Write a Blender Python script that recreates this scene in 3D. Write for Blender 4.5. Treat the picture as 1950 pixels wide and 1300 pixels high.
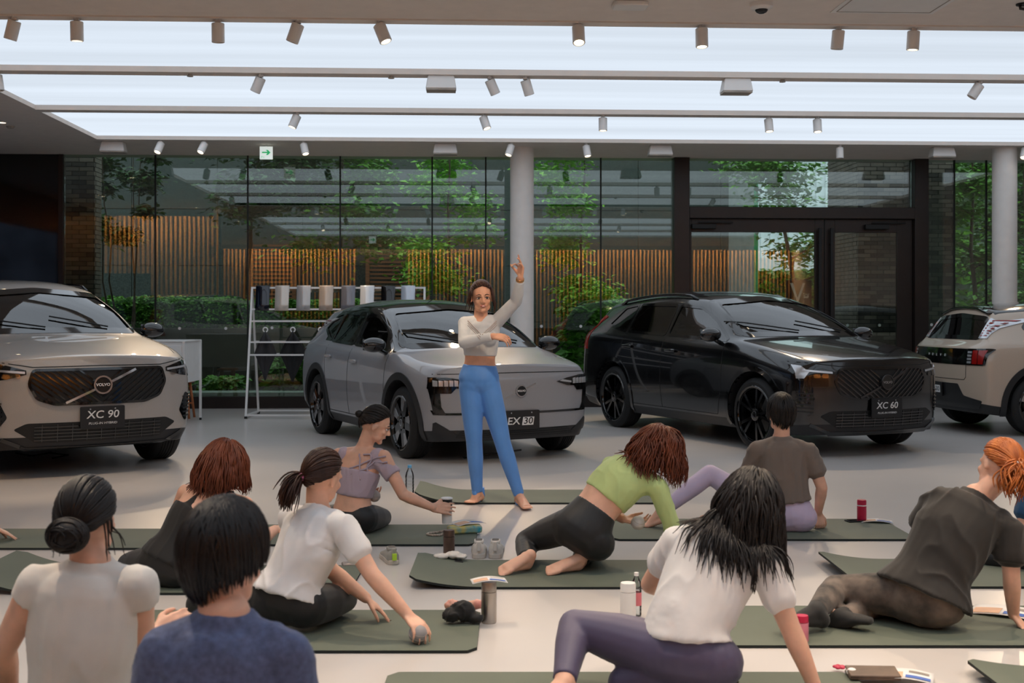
import bpy, bmesh, math, random
from mathutils import Vector, Matrix, Quaternion, noise
from mathutils.bvhtree import BVHTree
from mathutils.geometry import delaunay_2d_cdt

random.seed(11)
scene = bpy.context.scene
for o in list(bpy.data.objects):
    bpy.data.objects.remove(o)
col = scene.collection
V = Vector
R = math.radians

# ------------------------------------------------------------------ camera
YAW = R(2.8)          # the camera looks a little to the right of the room's axis
FPX = 2300.0          # focal length in pixels of the 1950 x 1300 frame
HOR = 595.0           # horizon row
CAMZ = 1.40
cam_d = bpy.data.cameras.new('camera')
cam_d.sensor_width = 36.0
cam_d.lens = FPX / 1950.0 * 36.0
cam_d.shift_y = -(650.0 - HOR) / 1950.0
cam_d.clip_end = 300
cam_d.dof.use_dof = True
cam_d.dof.focus_distance = 9.0
cam_d.dof.aperture_fstop = 5.0
cam = bpy.data.objects.new('camera', cam_d)
cam.location = (0, 0, CAMZ)
cam.rotation_euler = (R(90), 0, -YAW)
col.objects.link(cam)
scene.camera = cam

# ------------------------------------------------------------------ sky and exposure
world = bpy.data.worlds.new('overcast_sky')
scene.world = world
world.use_nodes = True
wn = world.node_tree.nodes
wb = wn['Background']
wb.inputs['Color'].default_value = (0.80, 0.90, 1.0, 1)
wb.inputs['Strength'].default_value = 1.6
scene.view_settings.view_transform = 'Standard'
scene.view_settings.look = 'None'
scene.view_settings.gamma = 1.0
scene.view_settings.exposure = 0.0
scene.view_settings.use_curve_mapping = False

PANEL_STRENGTH = 0.92     # luminous ceiling
SPOT_POWER = 96.0         # each lit track spot, watts


# ------------------------------------------------------------------ coordinates
CY, SY = math.cos(YAW), math.sin(YAW)


def at(px, py, d):
    """world point seen at pixel (px, py) at depth d metres along the view axis"""
    u = (px - 975.0) / FPX
    return V((u * d * CY + d * SY, -u * d * SY + d * CY, CAMZ + (HOR - py) / FPX * d))


def flr(px, py, z=0.0):
    """floor point (height z) seen at pixel"""
    return at(px, py, (CAMZ - z) * FPX / (py - HOR))


def onwall(px, Y):
    """x where the ray through column px meets the plane y = Y"""
    u = (px - 975.0) / FPX
    return Y * (u * CY + SY) / (-u * SY + CY)


def camvec(x, d, z=0.0):
    """direction given in camera axes (right, away, up) turned to world axes"""
    return V((x * CY + d * SY, -x * SY + d * CY, z))


# ------------------------------------------------------------------ materials
def C(r, g, b):
    def f(c):
        c = c / 255.0
        return c / 12.92 if c <= 0.04045 else ((c + 0.055) / 1.055) ** 2.4
    return (f(r), f(g), f(b), 1.0)


MATS = {}


def mat(name, colour, rough=0.5, metal=0.0, spec=0.5, coat=0.0, var=0.08, vscale=8.0, bump=0.0, bscale=60.0,
        emis=None, estr=0.0, stretch=(1, 1, 1), colour2=None, trans=0.0, sheen=0.0, subs=0.0):
    if name in MATS:
        return MATS[name]
    m = bpy.data.materials.new(name)
    m.use_nodes = True
    nt = m.node_tree
    b = nt.nodes['Principled BSDF']
    b.inputs['Roughness'].default_value = rough
    b.inputs['Metallic'].default_value = metal
    b.inputs['Specular IOR Level'].default_value = spec
    b.inputs['Coat Weight'].default_value = coat
    b.inputs['Coat Roughness'].default_value = 0.03
    b.inputs['Transmission Weight'].default_value = trans
    b.inputs['Sheen Weight'].default_value = sheen
    if subs:
        b.inputs['Subsurface Weight'].default_value = subs
        b.inputs['Subsurface Radius'].default_value = (0.02, 0.008, 0.004)
        b.inputs['Subsurface Scale'].default_value = 0.5
    tc = nt.nodes.new('ShaderNodeTexCoord')
    mp = nt.nodes.new('ShaderNodeMapping')
    mp.inputs['Scale'].default_value = stretch
    nt.links.new(tc.outputs['Object'], mp.inputs['Vector'])
    nz = nt.nodes.new('ShaderNodeTexNoise')
    nz.inputs['Scale'].default_value = vscale
    nz.inputs['Detail'].default_value = 4
    nt.links.new(mp.outputs['Vector'], nz.inputs['Vector'])
    mx = nt.nodes.new('ShaderNodeMix')
    mx.data_type = 'RGBA'
    c2 = colour2 if colour2 else tuple(min(1, c * (1 + var * 2)) for c in colour[:3]) + (1,)
    c1 = colour if colour2 else tuple(c * (1 - var * 2) for c in colour[:3]) + (1,)
    mx.inputs[6].default_value = c1
    mx.inputs[7].default_value = c2
    rp = nt.nodes.new('ShaderNodeMapRange')
    rp.inputs[1].default_value = 0.3
    rp.inputs[2].default_value = 0.7
    nt.links.new(nz.outputs['Fac'], rp.inputs[0])
    nt.links.new(rp.outputs[0], mx.inputs[0])
    nt.links.new(mx.outputs[2], b.inputs['Base Color'])
    if bump:
        n2 = nt.nodes.new('ShaderNodeTexNoise')
        n2.inputs['Scale'].default_value = bscale
        n2.inputs['Detail'].default_value = 3
        nt.links.new(mp.outputs['Vector'], n2.inputs['Vector'])
        bp = nt.nodes.new('ShaderNodeBump')
        bp.inputs['Strength'].default_value = bump
        bp.inputs['Distance'].default_value = 0.01
        nt.links.new(n2.outputs['Fac'], bp.inputs['Height'])
        nt.links.new(bp.outputs['Normal'], b.inputs['Normal'])
    if emis:
        b.inputs['Emission Color'].default_value = emis
        b.inputs['Emission Strength'].default_value = estr
    MATS[name] = m
    return m


def glass_mat(name, tint, refl, rough=0.0, ior_boost=0.0):
    """thin pane: transparent body with a clear mirror reflection on top"""
    if name in MATS:
        return MATS[name]
    m = bpy.data.materials.new(name)
    m.use_nodes = True
    nt = m.node_tree
    nt.nodes.remove(nt.nodes['Principled BSDF'])
    out = nt.nodes['Material Output']
    tr = nt.nodes.new('ShaderNodeBsdfTransparent')
    tr.inputs['Color'].default_value = tint
    gl = nt.nodes.new('ShaderNodeBsdfGlossy')
    gl.inputs['Roughness'].default_value = rough
    gl.inputs['Color'].default_value = (1, 1, 1, 1)
    fr = nt.nodes.new('ShaderNodeFresnel')
    fr.inputs['IOR'].default_value = 1.5
    ad = nt.nodes.new('ShaderNodeMath')
    ad.operation = 'ADD'
    ad.use_clamp = True
    ad.inputs[1].default_value = refl
    nt.links.new(fr.outputs[0], ad.inputs[0])
    mx = nt.nodes.new('ShaderNodeMixShader')
    nt.links.new(ad.outputs[0], mx.inputs[0])
    nt.links.new(tr.outputs[0], mx.inputs[1])
    nt.links.new(gl.outputs[0], mx.inputs[2])
    nt.links.new(mx.outputs[0], out.inputs['Surface'])
    MATS[name] = m
    return m


def emit_mat(name, colour, strength, var=0.0, vscale=1.0, stretch=(1, 1, 1)):
    if name in MATS:
        return MATS[name]
    m = bpy.data.materials.new(name)
    m.use_nodes = True
    nt = m.node_tree
    nt.nodes.remove(nt.nodes['Principled BSDF'])
    e = nt.nodes.new('ShaderNodeEmission')
    e.inputs['Color'].default_value = colour
    e.inputs['Strength'].default_value = strength
    nt.links.new(e.outputs[0], nt.nodes['Material Output'].inputs['Surface'])
    if var:
        tc = nt.nodes.new('ShaderNodeTexCoord')
        mp = nt.nodes.new('ShaderNodeMapping')
        mp.inputs['Scale'].default_value = stretch
        nz = nt.nodes.new('ShaderNodeTexNoise')
        nz.inputs['Scale'].default_value = vscale
        nz.inputs['Detail'].default_value = 5
        rp = nt.nodes.new('ShaderNodeMapRange')
        rp.inputs[1].default_value = 0.3
        rp.inputs[2].default_value = 0.7
        rp.inputs[3].default_value = strength * (1 - var)
        rp.inputs[4].default_value = strength * (1 + var)
        nt.links.new(tc.outputs['Object'], mp.inputs['Vector'])
        nt.links.new(mp.outputs['Vector'], nz.inputs['Vector'])
        nt.links.new(nz.outputs['Fac'], rp.inputs[0])
        nt.links.new(rp.outputs[0], e.inputs['Strength'])
    MATS[name] = m
    return m


# ------------------------------------------------------------------ mesh helpers
class MB:
    """collects shapes and links them as ONE mesh object"""

    def __init__(self):
        self.v = []
        self.f = []

    def add(self, vs, fs):
        n = len(self.v)
        self.v.extend([V(p) for p in vs])
        self.f.extend([tuple(i + n for i in f) for f in fs])
        return self

    def box(self, lo, hi, M=None):
        x0, y0, z0 = lo
        x1, y1, z1 = hi
        vs = [V(p) for p in ((x0, y0, z0), (x1, y0, z0), (x1, y1, z0), (x0, y1, z0),
                             (x0, y0, z1), (x1, y0, z1), (x1, y1, z1), (x0, y1, z1))]
        if M:
            vs = [M @ p for p in vs]
        return self.add(vs, [(3, 2, 1, 0), (4, 5, 6, 7), (0, 1, 5, 4), (1, 2, 6, 5), (2, 3, 7, 6), (3, 0, 4, 7)])

    def bar(self, a, b, w, h=None, up=V((0, 0, 1))):
        """rectangular bar from a to b"""
        a, b = V(a), V(b)
        h = w if h is None else h
        d = (b - a).normalized()
        s = d.cross(up)
        if s.length < 1e-4:
            s = d.cross(V((1, 0, 0)))
        s.normalize()
        t = s.cross(d)
        vs = []
        for p in (a, b):
            for i, j in ((-1, -1), (1, -1), (1, 1), (-1, 1)):
                vs.append(p + s * (i * w / 2) + t * (j * h / 2))
        return self.add(vs, [(3, 2, 1, 0), (4, 5, 6, 7), (0, 1, 5, 4), (1, 2, 6, 5), (2, 3, 7, 6), (3, 0, 4, 7)])

    def tube(self, pts, rad, n=8, caps=True, closed=False):
        """round tube along points, radius a number or one per point"""
        pts = [V(p) for p in pts]
        m = len(pts)
        if not isinstance(rad, (list, tuple)):
            rad = [rad] * m
        vs = []
        ref = None
        for i, p in enumerate(pts):
            a = pts[(i - 1) % m] if (closed or i > 0) else pts[i]
            b = pts[(i + 1) % m] if (closed or i < m - 1) else pts[i]
            d = (b - a)
            if d.length < 1e-9:
                d = V((0, 0, 1))
            d.normalize()
            if ref is None:
                ref = d.cross(V((0, 0, 1)))
                if ref.length < 1e-3:
                    ref = d.cross(V((1, 0, 0)))
            s = (ref - d * ref.dot(d))
            if s.length < 1e-6:
                s = d.orthogonal()
            s.normalize()
            ref = s
            t = d.cross(s)
            for k in range(n):
                a_ = 2 * math.pi * k / n
                vs.append(p + (s * math.cos(a_) + t * math.sin(a_)) * rad[i])
        fs = []
        for i in range(m if closed else m - 1):
            j = (i + 1) % m
            for k in range(n):
                l = (k + 1) % n
                fs.append((i * n + k, i * n + l, j * n + l, j * n + k))
        if caps and not closed:
            fs.append(tuple(range(n - 1, -1, -1)))
            fs.append(tuple((m - 1) * n + k for k in range(n)))
        return self.add(vs, fs)

    def lathe(self, prof, n=24, M=None, caps=True):
        """profile [(r, z)] turned about z"""
        vs = []
        for r, z in prof:
            for k in range(n):
                a = 2 * math.pi * k / n
                p = V((r * math.cos(a), r * math.sin(a), z))
                vs.append(M @ p if M else p)
        fs = []
        m = len(prof)
        for i in range(m - 1):
            for k in range(n):
                l = (k + 1) % n
                fs.append((i * n + k, i * n + l, (i + 1) * n + l, (i + 1) * n + k))
        if caps:
            fs.append(tuple(range(n - 1, -1, -1)))
            fs.append(tuple((m - 1) * n + k for k in range(n)))
        return self.add(vs, fs)

    def prism(self, poly, z0, z1, M=None):
        n = len(poly)
        vs = [V((x, y, z0)) for x, y in poly] + [V((x, y, z1)) for x, y in poly]
        if M:
            vs = [M @ p for p in vs]
        fs = [tuple(range(n - 1, -1, -1)), tuple(range(n, 2 * n))]
        for i in range(n):
            j = (i + 1) % n
            fs.append((i, j, n + j, n + i))
        return self.add(vs, fs)

    def ball(self, c, r, M=None, n=12, m=8):
        c = V(c)
        if not isinstance(r, (list, tuple)):
            r = (r, r, r)
        vs = [V((0, 0, r[2]))]
        for i in range(1, m):
            t = math.pi * i / m
            for k in range(n):
                a = 2 * math.pi * k / n
                vs.append(V((r[0] * math.sin(t) * math.cos(a), r[1] * math.sin(t) * math.sin(a), r[2] * math.cos(t))))
        vs.append(V((0, 0, -r[2])))
        if M:
            vs = [M @ p for p in vs]
        vs = [c + p for p in vs]
        fs = [(0, 1 + k, 1 + (k + 1) % n) for k in range(n)]
        for i in range(m - 2):
            for k in range(n):
                a = 1 + i * n + k
                b = 1 + i * n + (k + 1) % n
                fs.append((a, a + n, b + n, b))
        e = 1 + (m - 1) * n
        fs += [(e, e - n + (k + 1) % n, e - n + k) for k in range(n)]
        return self.add(vs, fs)

    def mesh(self, name, material=None, smooth=False, auto=None):
        me = bpy.data.meshes.new(name)
        me.from_pydata([tuple(p) for p in self.v], [], self.f)
        me.validate()
        bm = bmesh.new()
        bm.from_mesh(me)
        bmesh.ops.recalc_face_normals(bm, faces=bm.faces)
        bm.to_mesh(me)
        bm.free()
        if material:
            me.materials.append(material)
        finish(me, smooth, auto)
        return me

    def build(self, name, material, parent=None, smooth=False, auto=None, bevel=0.0, seg=2):
        o = link(name, self.mesh(name, material, smooth, auto), parent)
        if bevel:
            b = o.modifiers.new('bevel', 'BEVEL')
            b.width = bevel
            b.segments = seg
            b.limit_method = 'ANGLE'
            b.angle_limit = R(35)
            for p in o.data.polygons:
                p.use_smooth = True
            sharp_by_angle(o.data, 50)
        return o


def sharp_by_angle(me, deg):
    try:
        me.set_sharp_from_angle(angle=R(deg))
    except Exception:
        pass


def finish(me, smooth, auto):
    if smooth or auto:
        for p in me.polygons:
            p.use_smooth = True
        if auto:
            sharp_by_angle(me, auto)


def link(name, data, parent=None):
    o = bpy.data.objects.new(name, data)
    col.objects.link(o)
    if parent is not None:
        o.parent = parent
    return o


def empty(name, loc=(0, 0, 0), rz=0.0):
    o = bpy.data.objects.new(name, None)
    o.empty_display_size = 0.1
    o.location = loc
    o.rotation_euler = (0, 0, rz)
    col.objects.link(o)
    return o


def tag(o, label=None, cat=None, group=None, kind=None):
    if label:
        o['label'] = label
    if cat:
        o['category'] = cat
    if group:
        o['group'] = group
    if kind:
        o['kind'] = kind
    return o


def struct(o):
    o['kind'] = 'structure'
    return o


def copy_tree(o, parent=None):
    c = o.copy()
    col.objects.link(c)
    c.parent = parent
    for ch in o.children:
        copy_tree(ch, c)
    return c


bench = bpy.data.scenes.new('workbench')      # a side scene where modifiers are applied; removed at the end


def evaluated(o, others=()):
    """mesh of o with its modifiers applied (o and its helpers live on the side scene)"""
    vl = bench.view_layers[0]
    vl.update()
    return bpy.data.meshes.new_from_object(o.evaluated_get(vl.depsgraph))


def frame(x, y, z, o):
    """matrix with the given axes and origin"""
    M = Matrix.Identity(4)
    for i in range(3):
        M[i][0], M[i][1], M[i][2], M[i][3] = x[i], y[i], z[i], o[i]
    return M


TEXTS = {}


def text_mesh(s, size, depth=0.002, shear=0.0, sx=1.0, spacing=1.0, bold=0.0):
    key = (s, size, depth, shear, sx, spacing, bold)
    if key in TEXTS:
        return TEXTS[key]
    cu = bpy.data.curves.new('lettering', 'FONT')
    cu.body = s
    cu.size = size
    cu.extrude = depth
    cu.shear = shear
    cu.align_x = 'CENTER'
    cu.align_y = 'CENTER'
    cu.space_character = spacing
    cu.offset = bold
    cu.resolution_u = 3
    o = bpy.data.objects.new('lettering', cu)
    bench.collection.objects.link(o)
    me = evaluated(o)
    bpy.data.objects.remove(o)
    if sx != 1.0:
        for v in me.vertices:
            v.co.x *= sx
    TEXTS[key] = me
    return me


def lettering(name, s, size, M, material, parent, **kw):
    """flat raised letters laid on a surface; M maps (x right, y up, z out)"""
    me = text_mesh(s, size, **kw).copy()
    me.transform(M)
    me.materials.clear()
    me.materials.append(material)
    return link(name, me, parent)


def round_poly(pts, r, n=4):
    """2-D polygon with rounded corners"""
    out = []
    m = len(pts)
    for i in range(m):
        p0, p, p1 = V((*pts[i - 1], 0)), V((*pts[i], 0)), V((*pts[(i + 1) % m], 0))
        a, b = (p0 - p), (p1 - p)
        k = min(r, a.length * 0.45, b.length * 0.45)
        a, b = p + a.normalized() * k, p + b.normalized() * k
        for j in range(n + 1):
            t = j / n
            q = a * (1 - t) ** 2 + p * 2 * t * (1 - t) + b * t * t
            out.append((q.x, q.y))
    return out
# ================================================================== the room
YG = 17.88            # plane of the glass front
ZC = 3.70             # ceiling height
XL, XR = -8.0, 12.0   # side walls
YB = -6.5             # rear wall, behind the camera

M_floor = mat('pale_grey_resin_floor', C(196, 190, 186), rough=0.30, spec=0.5, var=0.025, vscale=0.9, bump=0.012, bscale=5)
M_plaster = mat('warm_white_plaster', C(226, 214, 204), rough=0.8, var=0.015)
M_plaster2 = mat('white_plaster_column', C(236, 230, 224), rough=0.6, var=0.015)
M_white = mat('white_powder_coat', C(232, 230, 228), rough=0.4, var=0.015)
M_bronze = mat('dark_bronze_frame', C(46, 38, 35), rough=0.35, metal=0.3, var=0.06, vscale=4)
M_black = mat('black_rubber', C(16, 16, 16), rough=0.55, var=0.1)
M_joint = mat('dark_joint', C(20, 26, 22), rough=0.6, var=0.05)
M_wood = mat('warm_oak', C(204, 152, 92), rough=0.5, var=0.2, vscale=3, stretch=(6, 6, 0.5))
M_darkwood = mat('dark_walnut_wall', C(30, 21, 16), rough=0.35, var=0.25, vscale=2, stretch=(1, 1, 10))
M_pane = glass_mat('window_glass', (0.80, 0.89, 0.84, 1), 0.042)
M_panel = emit_mat('luminous_membrane', (0.80, 0.89, 1.0, 1), PANEL_STRENGTH, var=0.10, vscale=0.7, stretch=(0.12, 2.4, 1))

floor = MB().box((XL - .3, YB - .3, -.12), (XR + .3, YG + .02, 0)).build('floor', M_floor)
struct(floor)
PX0, PX1 = -4.72, 9.0       # luminous ceiling, left and right edge
rows = [9.62, 11.76, 14.0, 16.28]
rows_back = [-0.8, 1.6, 4.0, 6.4]
cm = MB()
T = 0.18
for (x0, y0, x1, y1) in ((XL - .3, YB - .3, PX0, YG + .3), (PX1, YB - .3, XR + .3, YG + .3),
                         (PX0, rows[-1], PX1, YG + .3), (PX0, rows_back[-1], PX1, rows[0]), (PX0, YB - .3, PX1, rows_back[0])):
    cm.box((x0, y0, ZC), (x1, y1, ZC + T))
cm.box((XL - .3, YB - .3, ZC + T + .08), (XR + .3, YG + .3, ZC + T + .12))
ceiling = cm.build('ceiling', M_plaster)
struct(ceiling)
nb = 1
for rr in (rows, rows_back):
    for y in rr[1:-1]:
        struct(MB().box((PX0, y - .09, ZC - .005), (PX1, y + .09, ZC + T)).build('trim_%d' % nb, M_plaster))
        nb += 1
struct(MB().box((PX0, rows[0] - .13, ZC - .012), (PX1, rows[0], ZC + T)).build('trim_%d' % nb, M_plaster))
pos = ['over the standing instructor, widest of the three bands', 'between two track beams above the parked cars', 'nearest the glass front']
for rr, g in ((rows, 0), (rows_back, 1)):
    for i in range(3):
        a = rr[i] + (.09 if i else 0)
        b = rr[i + 1] - (.09 if i < 2 else 0)
        p = MB().box((PX0, a, ZC + .05), (PX1, b, ZC + .07)).build('ceiling_light_panel', M_panel)
        tag(p, 'bluish white luminous ceiling band ' + pos[i] if not g else 'luminous ceiling band over the mats at the rear of the room',
            'light panel', 'luminous ceiling bands' if not g else 'luminous ceiling bands at the rear')

struct(MB().box((XL - .2, YB, 0), (XL, YG, ZC)).build('wall_left', M_darkwood))
struct(MB().box((XR, YB, 0), (XR + .2, YG, ZC)).build('wall_right', M_plaster))
wall_back = struct(MB().box((XL - .2, YB - .2, 0), (XR + .2, YB, ZC)).build('wall_back', M_darkwood))
# timber slats along the rear wall and part of the left wall, washed by warm light: seen mirrored in the glass
sb = MB()
x = XL + .1
while x < XR:
    if not (-3.4 < x < -1.6 or 1.8 < x < 2.6):
        sb.box((x, YB + .06, 0.05), (x + .055, YB + .17, ZC))
    x += .135
tag(sb.build('timber_slats', M_wood, wall_back), kind='stuff')
# slatted partition left of the class, facing the glass front; seen mirrored in it
PY = 7.6
wall_part = struct(MB().box((XL, PY - .12, 0), (-5.35, PY, ZC)).build('wall_partition', M_darkwood))
sl = MB()
x = XL + .05
while x < -5.4:
    sl.box((x, PY + .05, 2.3 if x < -7.0 else 1.7), (x + .045, PY + .13, ZC))
    x += .105
tag(sl.build('timber_slats', M_wood, wall_part), kind='stuff')
M_warmled = emit_mat('warm_led_strip', (1.0, 0.66, 0.34, 1), 120.0)
for lo, hi, vlo, vhi, lab in (((XL + .2, YB + .80, ZC - .05), (XR - .2, YB + .84, ZC - .03), (XL, YB + .87, ZC - .14), (XR, YB + .90, ZC), 'warm light strip washing the slatted rear wall'),
                              ((XL + .1, PY + .70, ZC - .05), (-5.4, PY + .74, ZC - .03), (XL, PY + .77, ZC - .14), (-5.35, PY + .80, ZC), 'warm light strip washing the slatted partition')):
    cv = empty('cove_light', ((lo[0] + hi[0]) / 2, (lo[1] + hi[1]) / 2, ZC))
    sh = V(cv.location)
    MB().box(V(lo) - sh, V(hi) - sh).build('light_strip', M_warmled, cv)
    MB().box(V(vlo) - sh, V(vhi) - sh).build('valance', M_plaster, cv)
    tag(cv, lab, 'light strip')
# video wall on the left wall, seen only as a reflection
M_screen = emit_mat('video_wall_picture', (0.16, 0.22, 0.34, 1), 0.6, var=0.5, vscale=0.8, stretch=(1, .5, 1.4))
vw = empty('video_wall', (XL, 13.4, 0))
MB().box((0, -2.4, .75), (.06, 2.4, 3.02)).build('housing', M_black, vw)
MB().box((.06, -2.36, .79), (.065, 2.36, 2.98)).build('screen', M_screen, vw)
tag(vw, 'large dim blue video wall mounted on the left wall', 'screen')

# ------------------------------------------------------------------ glass front
joints_px = [122, 296, 472, 648, 823, 925, 1144, 1281]
XJ = [onwall(p, YG) for p in joints_px]
ZT = ZC + .02
npane = 0


def pane(x0, x1, z0, z1, name='window'):
    global npane
    npane += 1
    p = MB().box((x0 + .008, YG - .012, z0), (x1 - .008, YG + .012, z1)).build('window_%d' % npane, M_pane)
    struct(p)
    return p


left_end = onwall(-120, YG)
wd = struct(MB().box((left_end - 3, YG - .03, 0), (onwall(113, YG), YG + .25, ZC)).build('wall_front_left',
     mat('dark_glossy_wall_panel', C(22, 17, 15), rough=0.06, spec=0.6, var=0.2, vscale=1.5, stretch=(1, 1, 12))))
struct(MB().box((onwall(113, YG), YG - .05, 0), (XJ[0], YG + .06, ZC)).build('trim_%d' % (nb + 1), M_bronze))
for i in range(len(XJ) - 1):
    pw = pane(XJ[i], XJ[i + 1], .16, ZT)
    if i:
        MB().box((XJ[i] - .011, YG - .016, .16), (XJ[i] + .011, YG + .016, ZT)).build('joint', M_joint, pw)
# low sill rail
struct(MB().box((XJ[0], YG - .07, 0), (XJ[-1], YG + .07, .17)).build('trim_%d' % (nb + 2), M_bronze))
# safety dots on the glass
M_dot = mat('white_vinyl_dot', C(225, 225, 225), rough=0.6)
dots = [(250, 625), (342, 625), (430, 625), (518, 624), (1031, 621), (1106, 621), (1614, 619), (1675, 619), (1774, 618)]
dm = MB().lathe([(.022, 0), (.022, .003)], 14, Matrix.Rotation(R(90), 4, 'X')).mesh('safety_dot', M_dot)
for i_, (px, py) in enumerate(dots):
    x = onwall(px, YG - .015)
    d = x * SY + (YG - .015) * CY
    o = link('safety_dot', dm)
    o.location = (x, YG - .013, CAMZ + (HOR - py) / FPX * d)
    where = ['above the white cabinet', 'right of the white cabinet', 'between cabinet and display rack', 'behind the hanging fabric samples', 'just right of the round column',
             'before the leafy shrub', 'on the right door leaf near its handle', 'on the right door leaf near its hinge', 'on the pane before the right brick pier'][i_]
    tag(o, 'small round white marker dot on the glass ' + where, 'marker dot', 'white dots on the glass')

# door portal
JX = [onwall(p, YG) for p in (1281, 1310, 1736, 1762)]
pt = MB()
pt.box((JX[0], YG - .14, 0), (JX[1], YG + .1, ZC))
pt.box((JX[2], YG - .14, 0), (JX[3], YG + .1, ZC))
zt0, zt1 = 2.80, 2.97
pt.box((JX[1], YG - .14, zt0), (JX[2], YG + .1, zt1))
portal = struct(pt.build('trim_%d' % (nb + 3), M_bronze, bevel=.006))
pane(JX[1], JX[2], zt1, ZT)
LX = [onwall(p, YG) for p in (1312, 1550, 1568, 1588, 1706, 1735)]
zg1 = 2.60


def leaf(x0, g0, g1, x1, n, handle_x):
    d = empty('door_%d' % n, (x0, YG - .02, 0))
    struct(d)
    fr = MB()
    for lo, hi in (((x0, -.03, 0.02), (g0, .03, zt0 - .002)), ((g1, -.03, 0.02), (x1, .03, zt0 - .002)),
                   ((g0, -.03, 0.02), (g1, .03, .22)), ((g0, -.03, zg1), (g1, .03, zt0 - .002))):
        fr.box((lo[0] - x0, lo[1], lo[2]), (hi[0] - x0, hi[1], hi[2]))
    fr.build('door_frame', M_bronze, d, bevel=.004)
    MB().box((g0 - x0, -.01, .22), (g1 - x0, .01, zg1)).build('door_glass', M_pane, d)
    hx = handle_x - x0
    h = MB().box((hx - .02, -.12, .35), (hx + .02, -.085, zg1 + .06))
    for z in (.5, 1.4, 2.4):
        h.box((hx - .012, -.09, z), (hx + .012, -.02, z + .03))
    h.build('pull_handle', M_black, d, bevel=.004)
    return d


d1 = leaf(LX[0], LX[0] + .03, LX[1], LX[2] - .005, 1, onwall(1557, YG))
d2 = leaf(LX[2] + .005, LX[3], LX[4], LX[5], 2, onwall(1579, YG))
for d, x, s in ((d1, .02, 1), (d2, LX[5] - LX[2] - .75, -1)):
    MB().box((x, -.13, zg1 + .045), (x + .36, -.05, zg1 + .115)).box((x + .1, -.1, zg1 + .13), (x + .62, -.08, zg1 + .15)).build('door_closer', M_black, d, bevel=.006)
# glass right of the portal
RX = [JX[3], onwall(1817, YG), onwall(1878, YG), onwall(2060, YG)]
for i in range(3):
    pw = pane(RX[i], RX[i + 1], .16, ZT)
    if i:
        MB().box((RX[i] - .011, YG - .016, .16), (RX[i] + .011, YG + .016, ZT)).build('joint', M_joint, pw)
struct(MB().box((RX[0], YG - .07, 0), (RX[-1], YG + .07, .17)).build('trim_%d' % (nb + 4), M_bronze))
struct(MB().box((RX[-1], YG - .05, 0), (XR + .2, YG + .2, ZC)).build('wall_front_right', M_darkwood))

for px, lab in ((994, 'round white column beside the raised hand of the instructor'), (1913, 'round white column behind the beige car')):
    c = at(px, 600, 16.95)
    o = MB().lathe([(.166, 0), (.166, ZC + .002)], 48).build('column', M_plaster2, auto=40)
    o.location = (c.x, c.y, 0)
    tag(o, lab, 'column', kind='structure')
# ================================================================== fittings on the ceiling
M_lampwhite = mat('lamp_white_enamel', C(228, 224, 220), rough=0.45, var=0.01)
M_warmlens = emit_mat('warm_lamp_lens', (1.0, 0.80, 0.55, 1), 5.0)
M_lensoff = mat('unlit_lamp_lens', C(215, 190, 160), rough=0.3, var=0.02)
M_grille = mat('grey_perforated_metal', C(170, 160, 150), rough=0.6)
rows_y = {'A': 9.56, 'B': 11.76, 'C': 14.0, 'D': 16.36}

can = [(.045, 0), (.050, .004), (.050, .146), (.046, .15), (.041, .15), (.041, .135), (.0, .135)]
body_me = MB().lathe(can, 28, caps=False).mesh('lamp_can', M_lampwhite, auto=35)
lens_on = MB().lathe([(.0405, .1362), (.0405, .139)], 24).mesh('lens', M_warmlens)
lens_off = MB().lathe([(.0405, .1362), (.0405, .139)], 24).mesh('lens', M_lensoff)
clip_me = MB().box((-.02, -.02, -.03), (.02, .02, .004)).box((-.004, -.052, -.02), (.004, -.044, .05)).mesh('stem', M_lampwhite)
# pixel column, row, lean across (deg, + = foot swings right), lean towards the room (deg), lit, light aimed at floor pixel or None
spots = [
    (28, 'A', -16, -6, 0, None), (146, 'A', 0, -4, 1, (120, 925)), (415, 'A', 0, -4, 0, None), (568, 'A', -20, -4, 0, None),
    (722, 'A', 22, 10, 1, (960, 950)), (1101, 'A', 0, 24, 1, (1180, 1250)), (1336, 'A', 0, 6, 1, (1330, 1010)), (1597, 'A', -4, -6, 0, None),
    (1740, 'A', -3, -2, 1, (1700, 1160)),
    (-6, 'B', 8, 0, 0, None), (497, 'B', -25, -10, 0, None), (932, 'B', 25, -12, 0, None), (1000, 'B', 18, -12, 0, None), (1866, 'B', -32, -8, 0, None),
    (566, 'C', -22, 8, 1, (300, 925)), (920, 'C', 18, 14, 1, (1010, 905)), (1148, 'C', 0, 4, 1, (1240, 850)), (1463, 'C', 3, 10, 1, (1600, 925)),
    (1556, 'C', 0, 10, 1, (1690, 920)),
    (307, 'D', -16, 25, 1, (180, 905)), (390, 'D', -20, 25, 1, (480, 925)), (578, 'D', 14, 16, 1, (720, 790)), (974, 'D', -18, 16, 1, (880, 880)),
    (1116, 'D', 8, 14, 1, (1200, 800)), (1599, 'D', 0, 4, 0, None), (1952, 'D', -20, 22, 1, (1850, 900)),
]
ordn = ['first', 'second', 'third', 'fourth', 'fifth', 'sixth', 'seventh', 'eighth', 'ninth']
count = {}
rowname = {'A': 'on the wide beam', 'B': 'on the first track', 'C': 'on the second track', 'D': 'above the glass front'}
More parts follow.
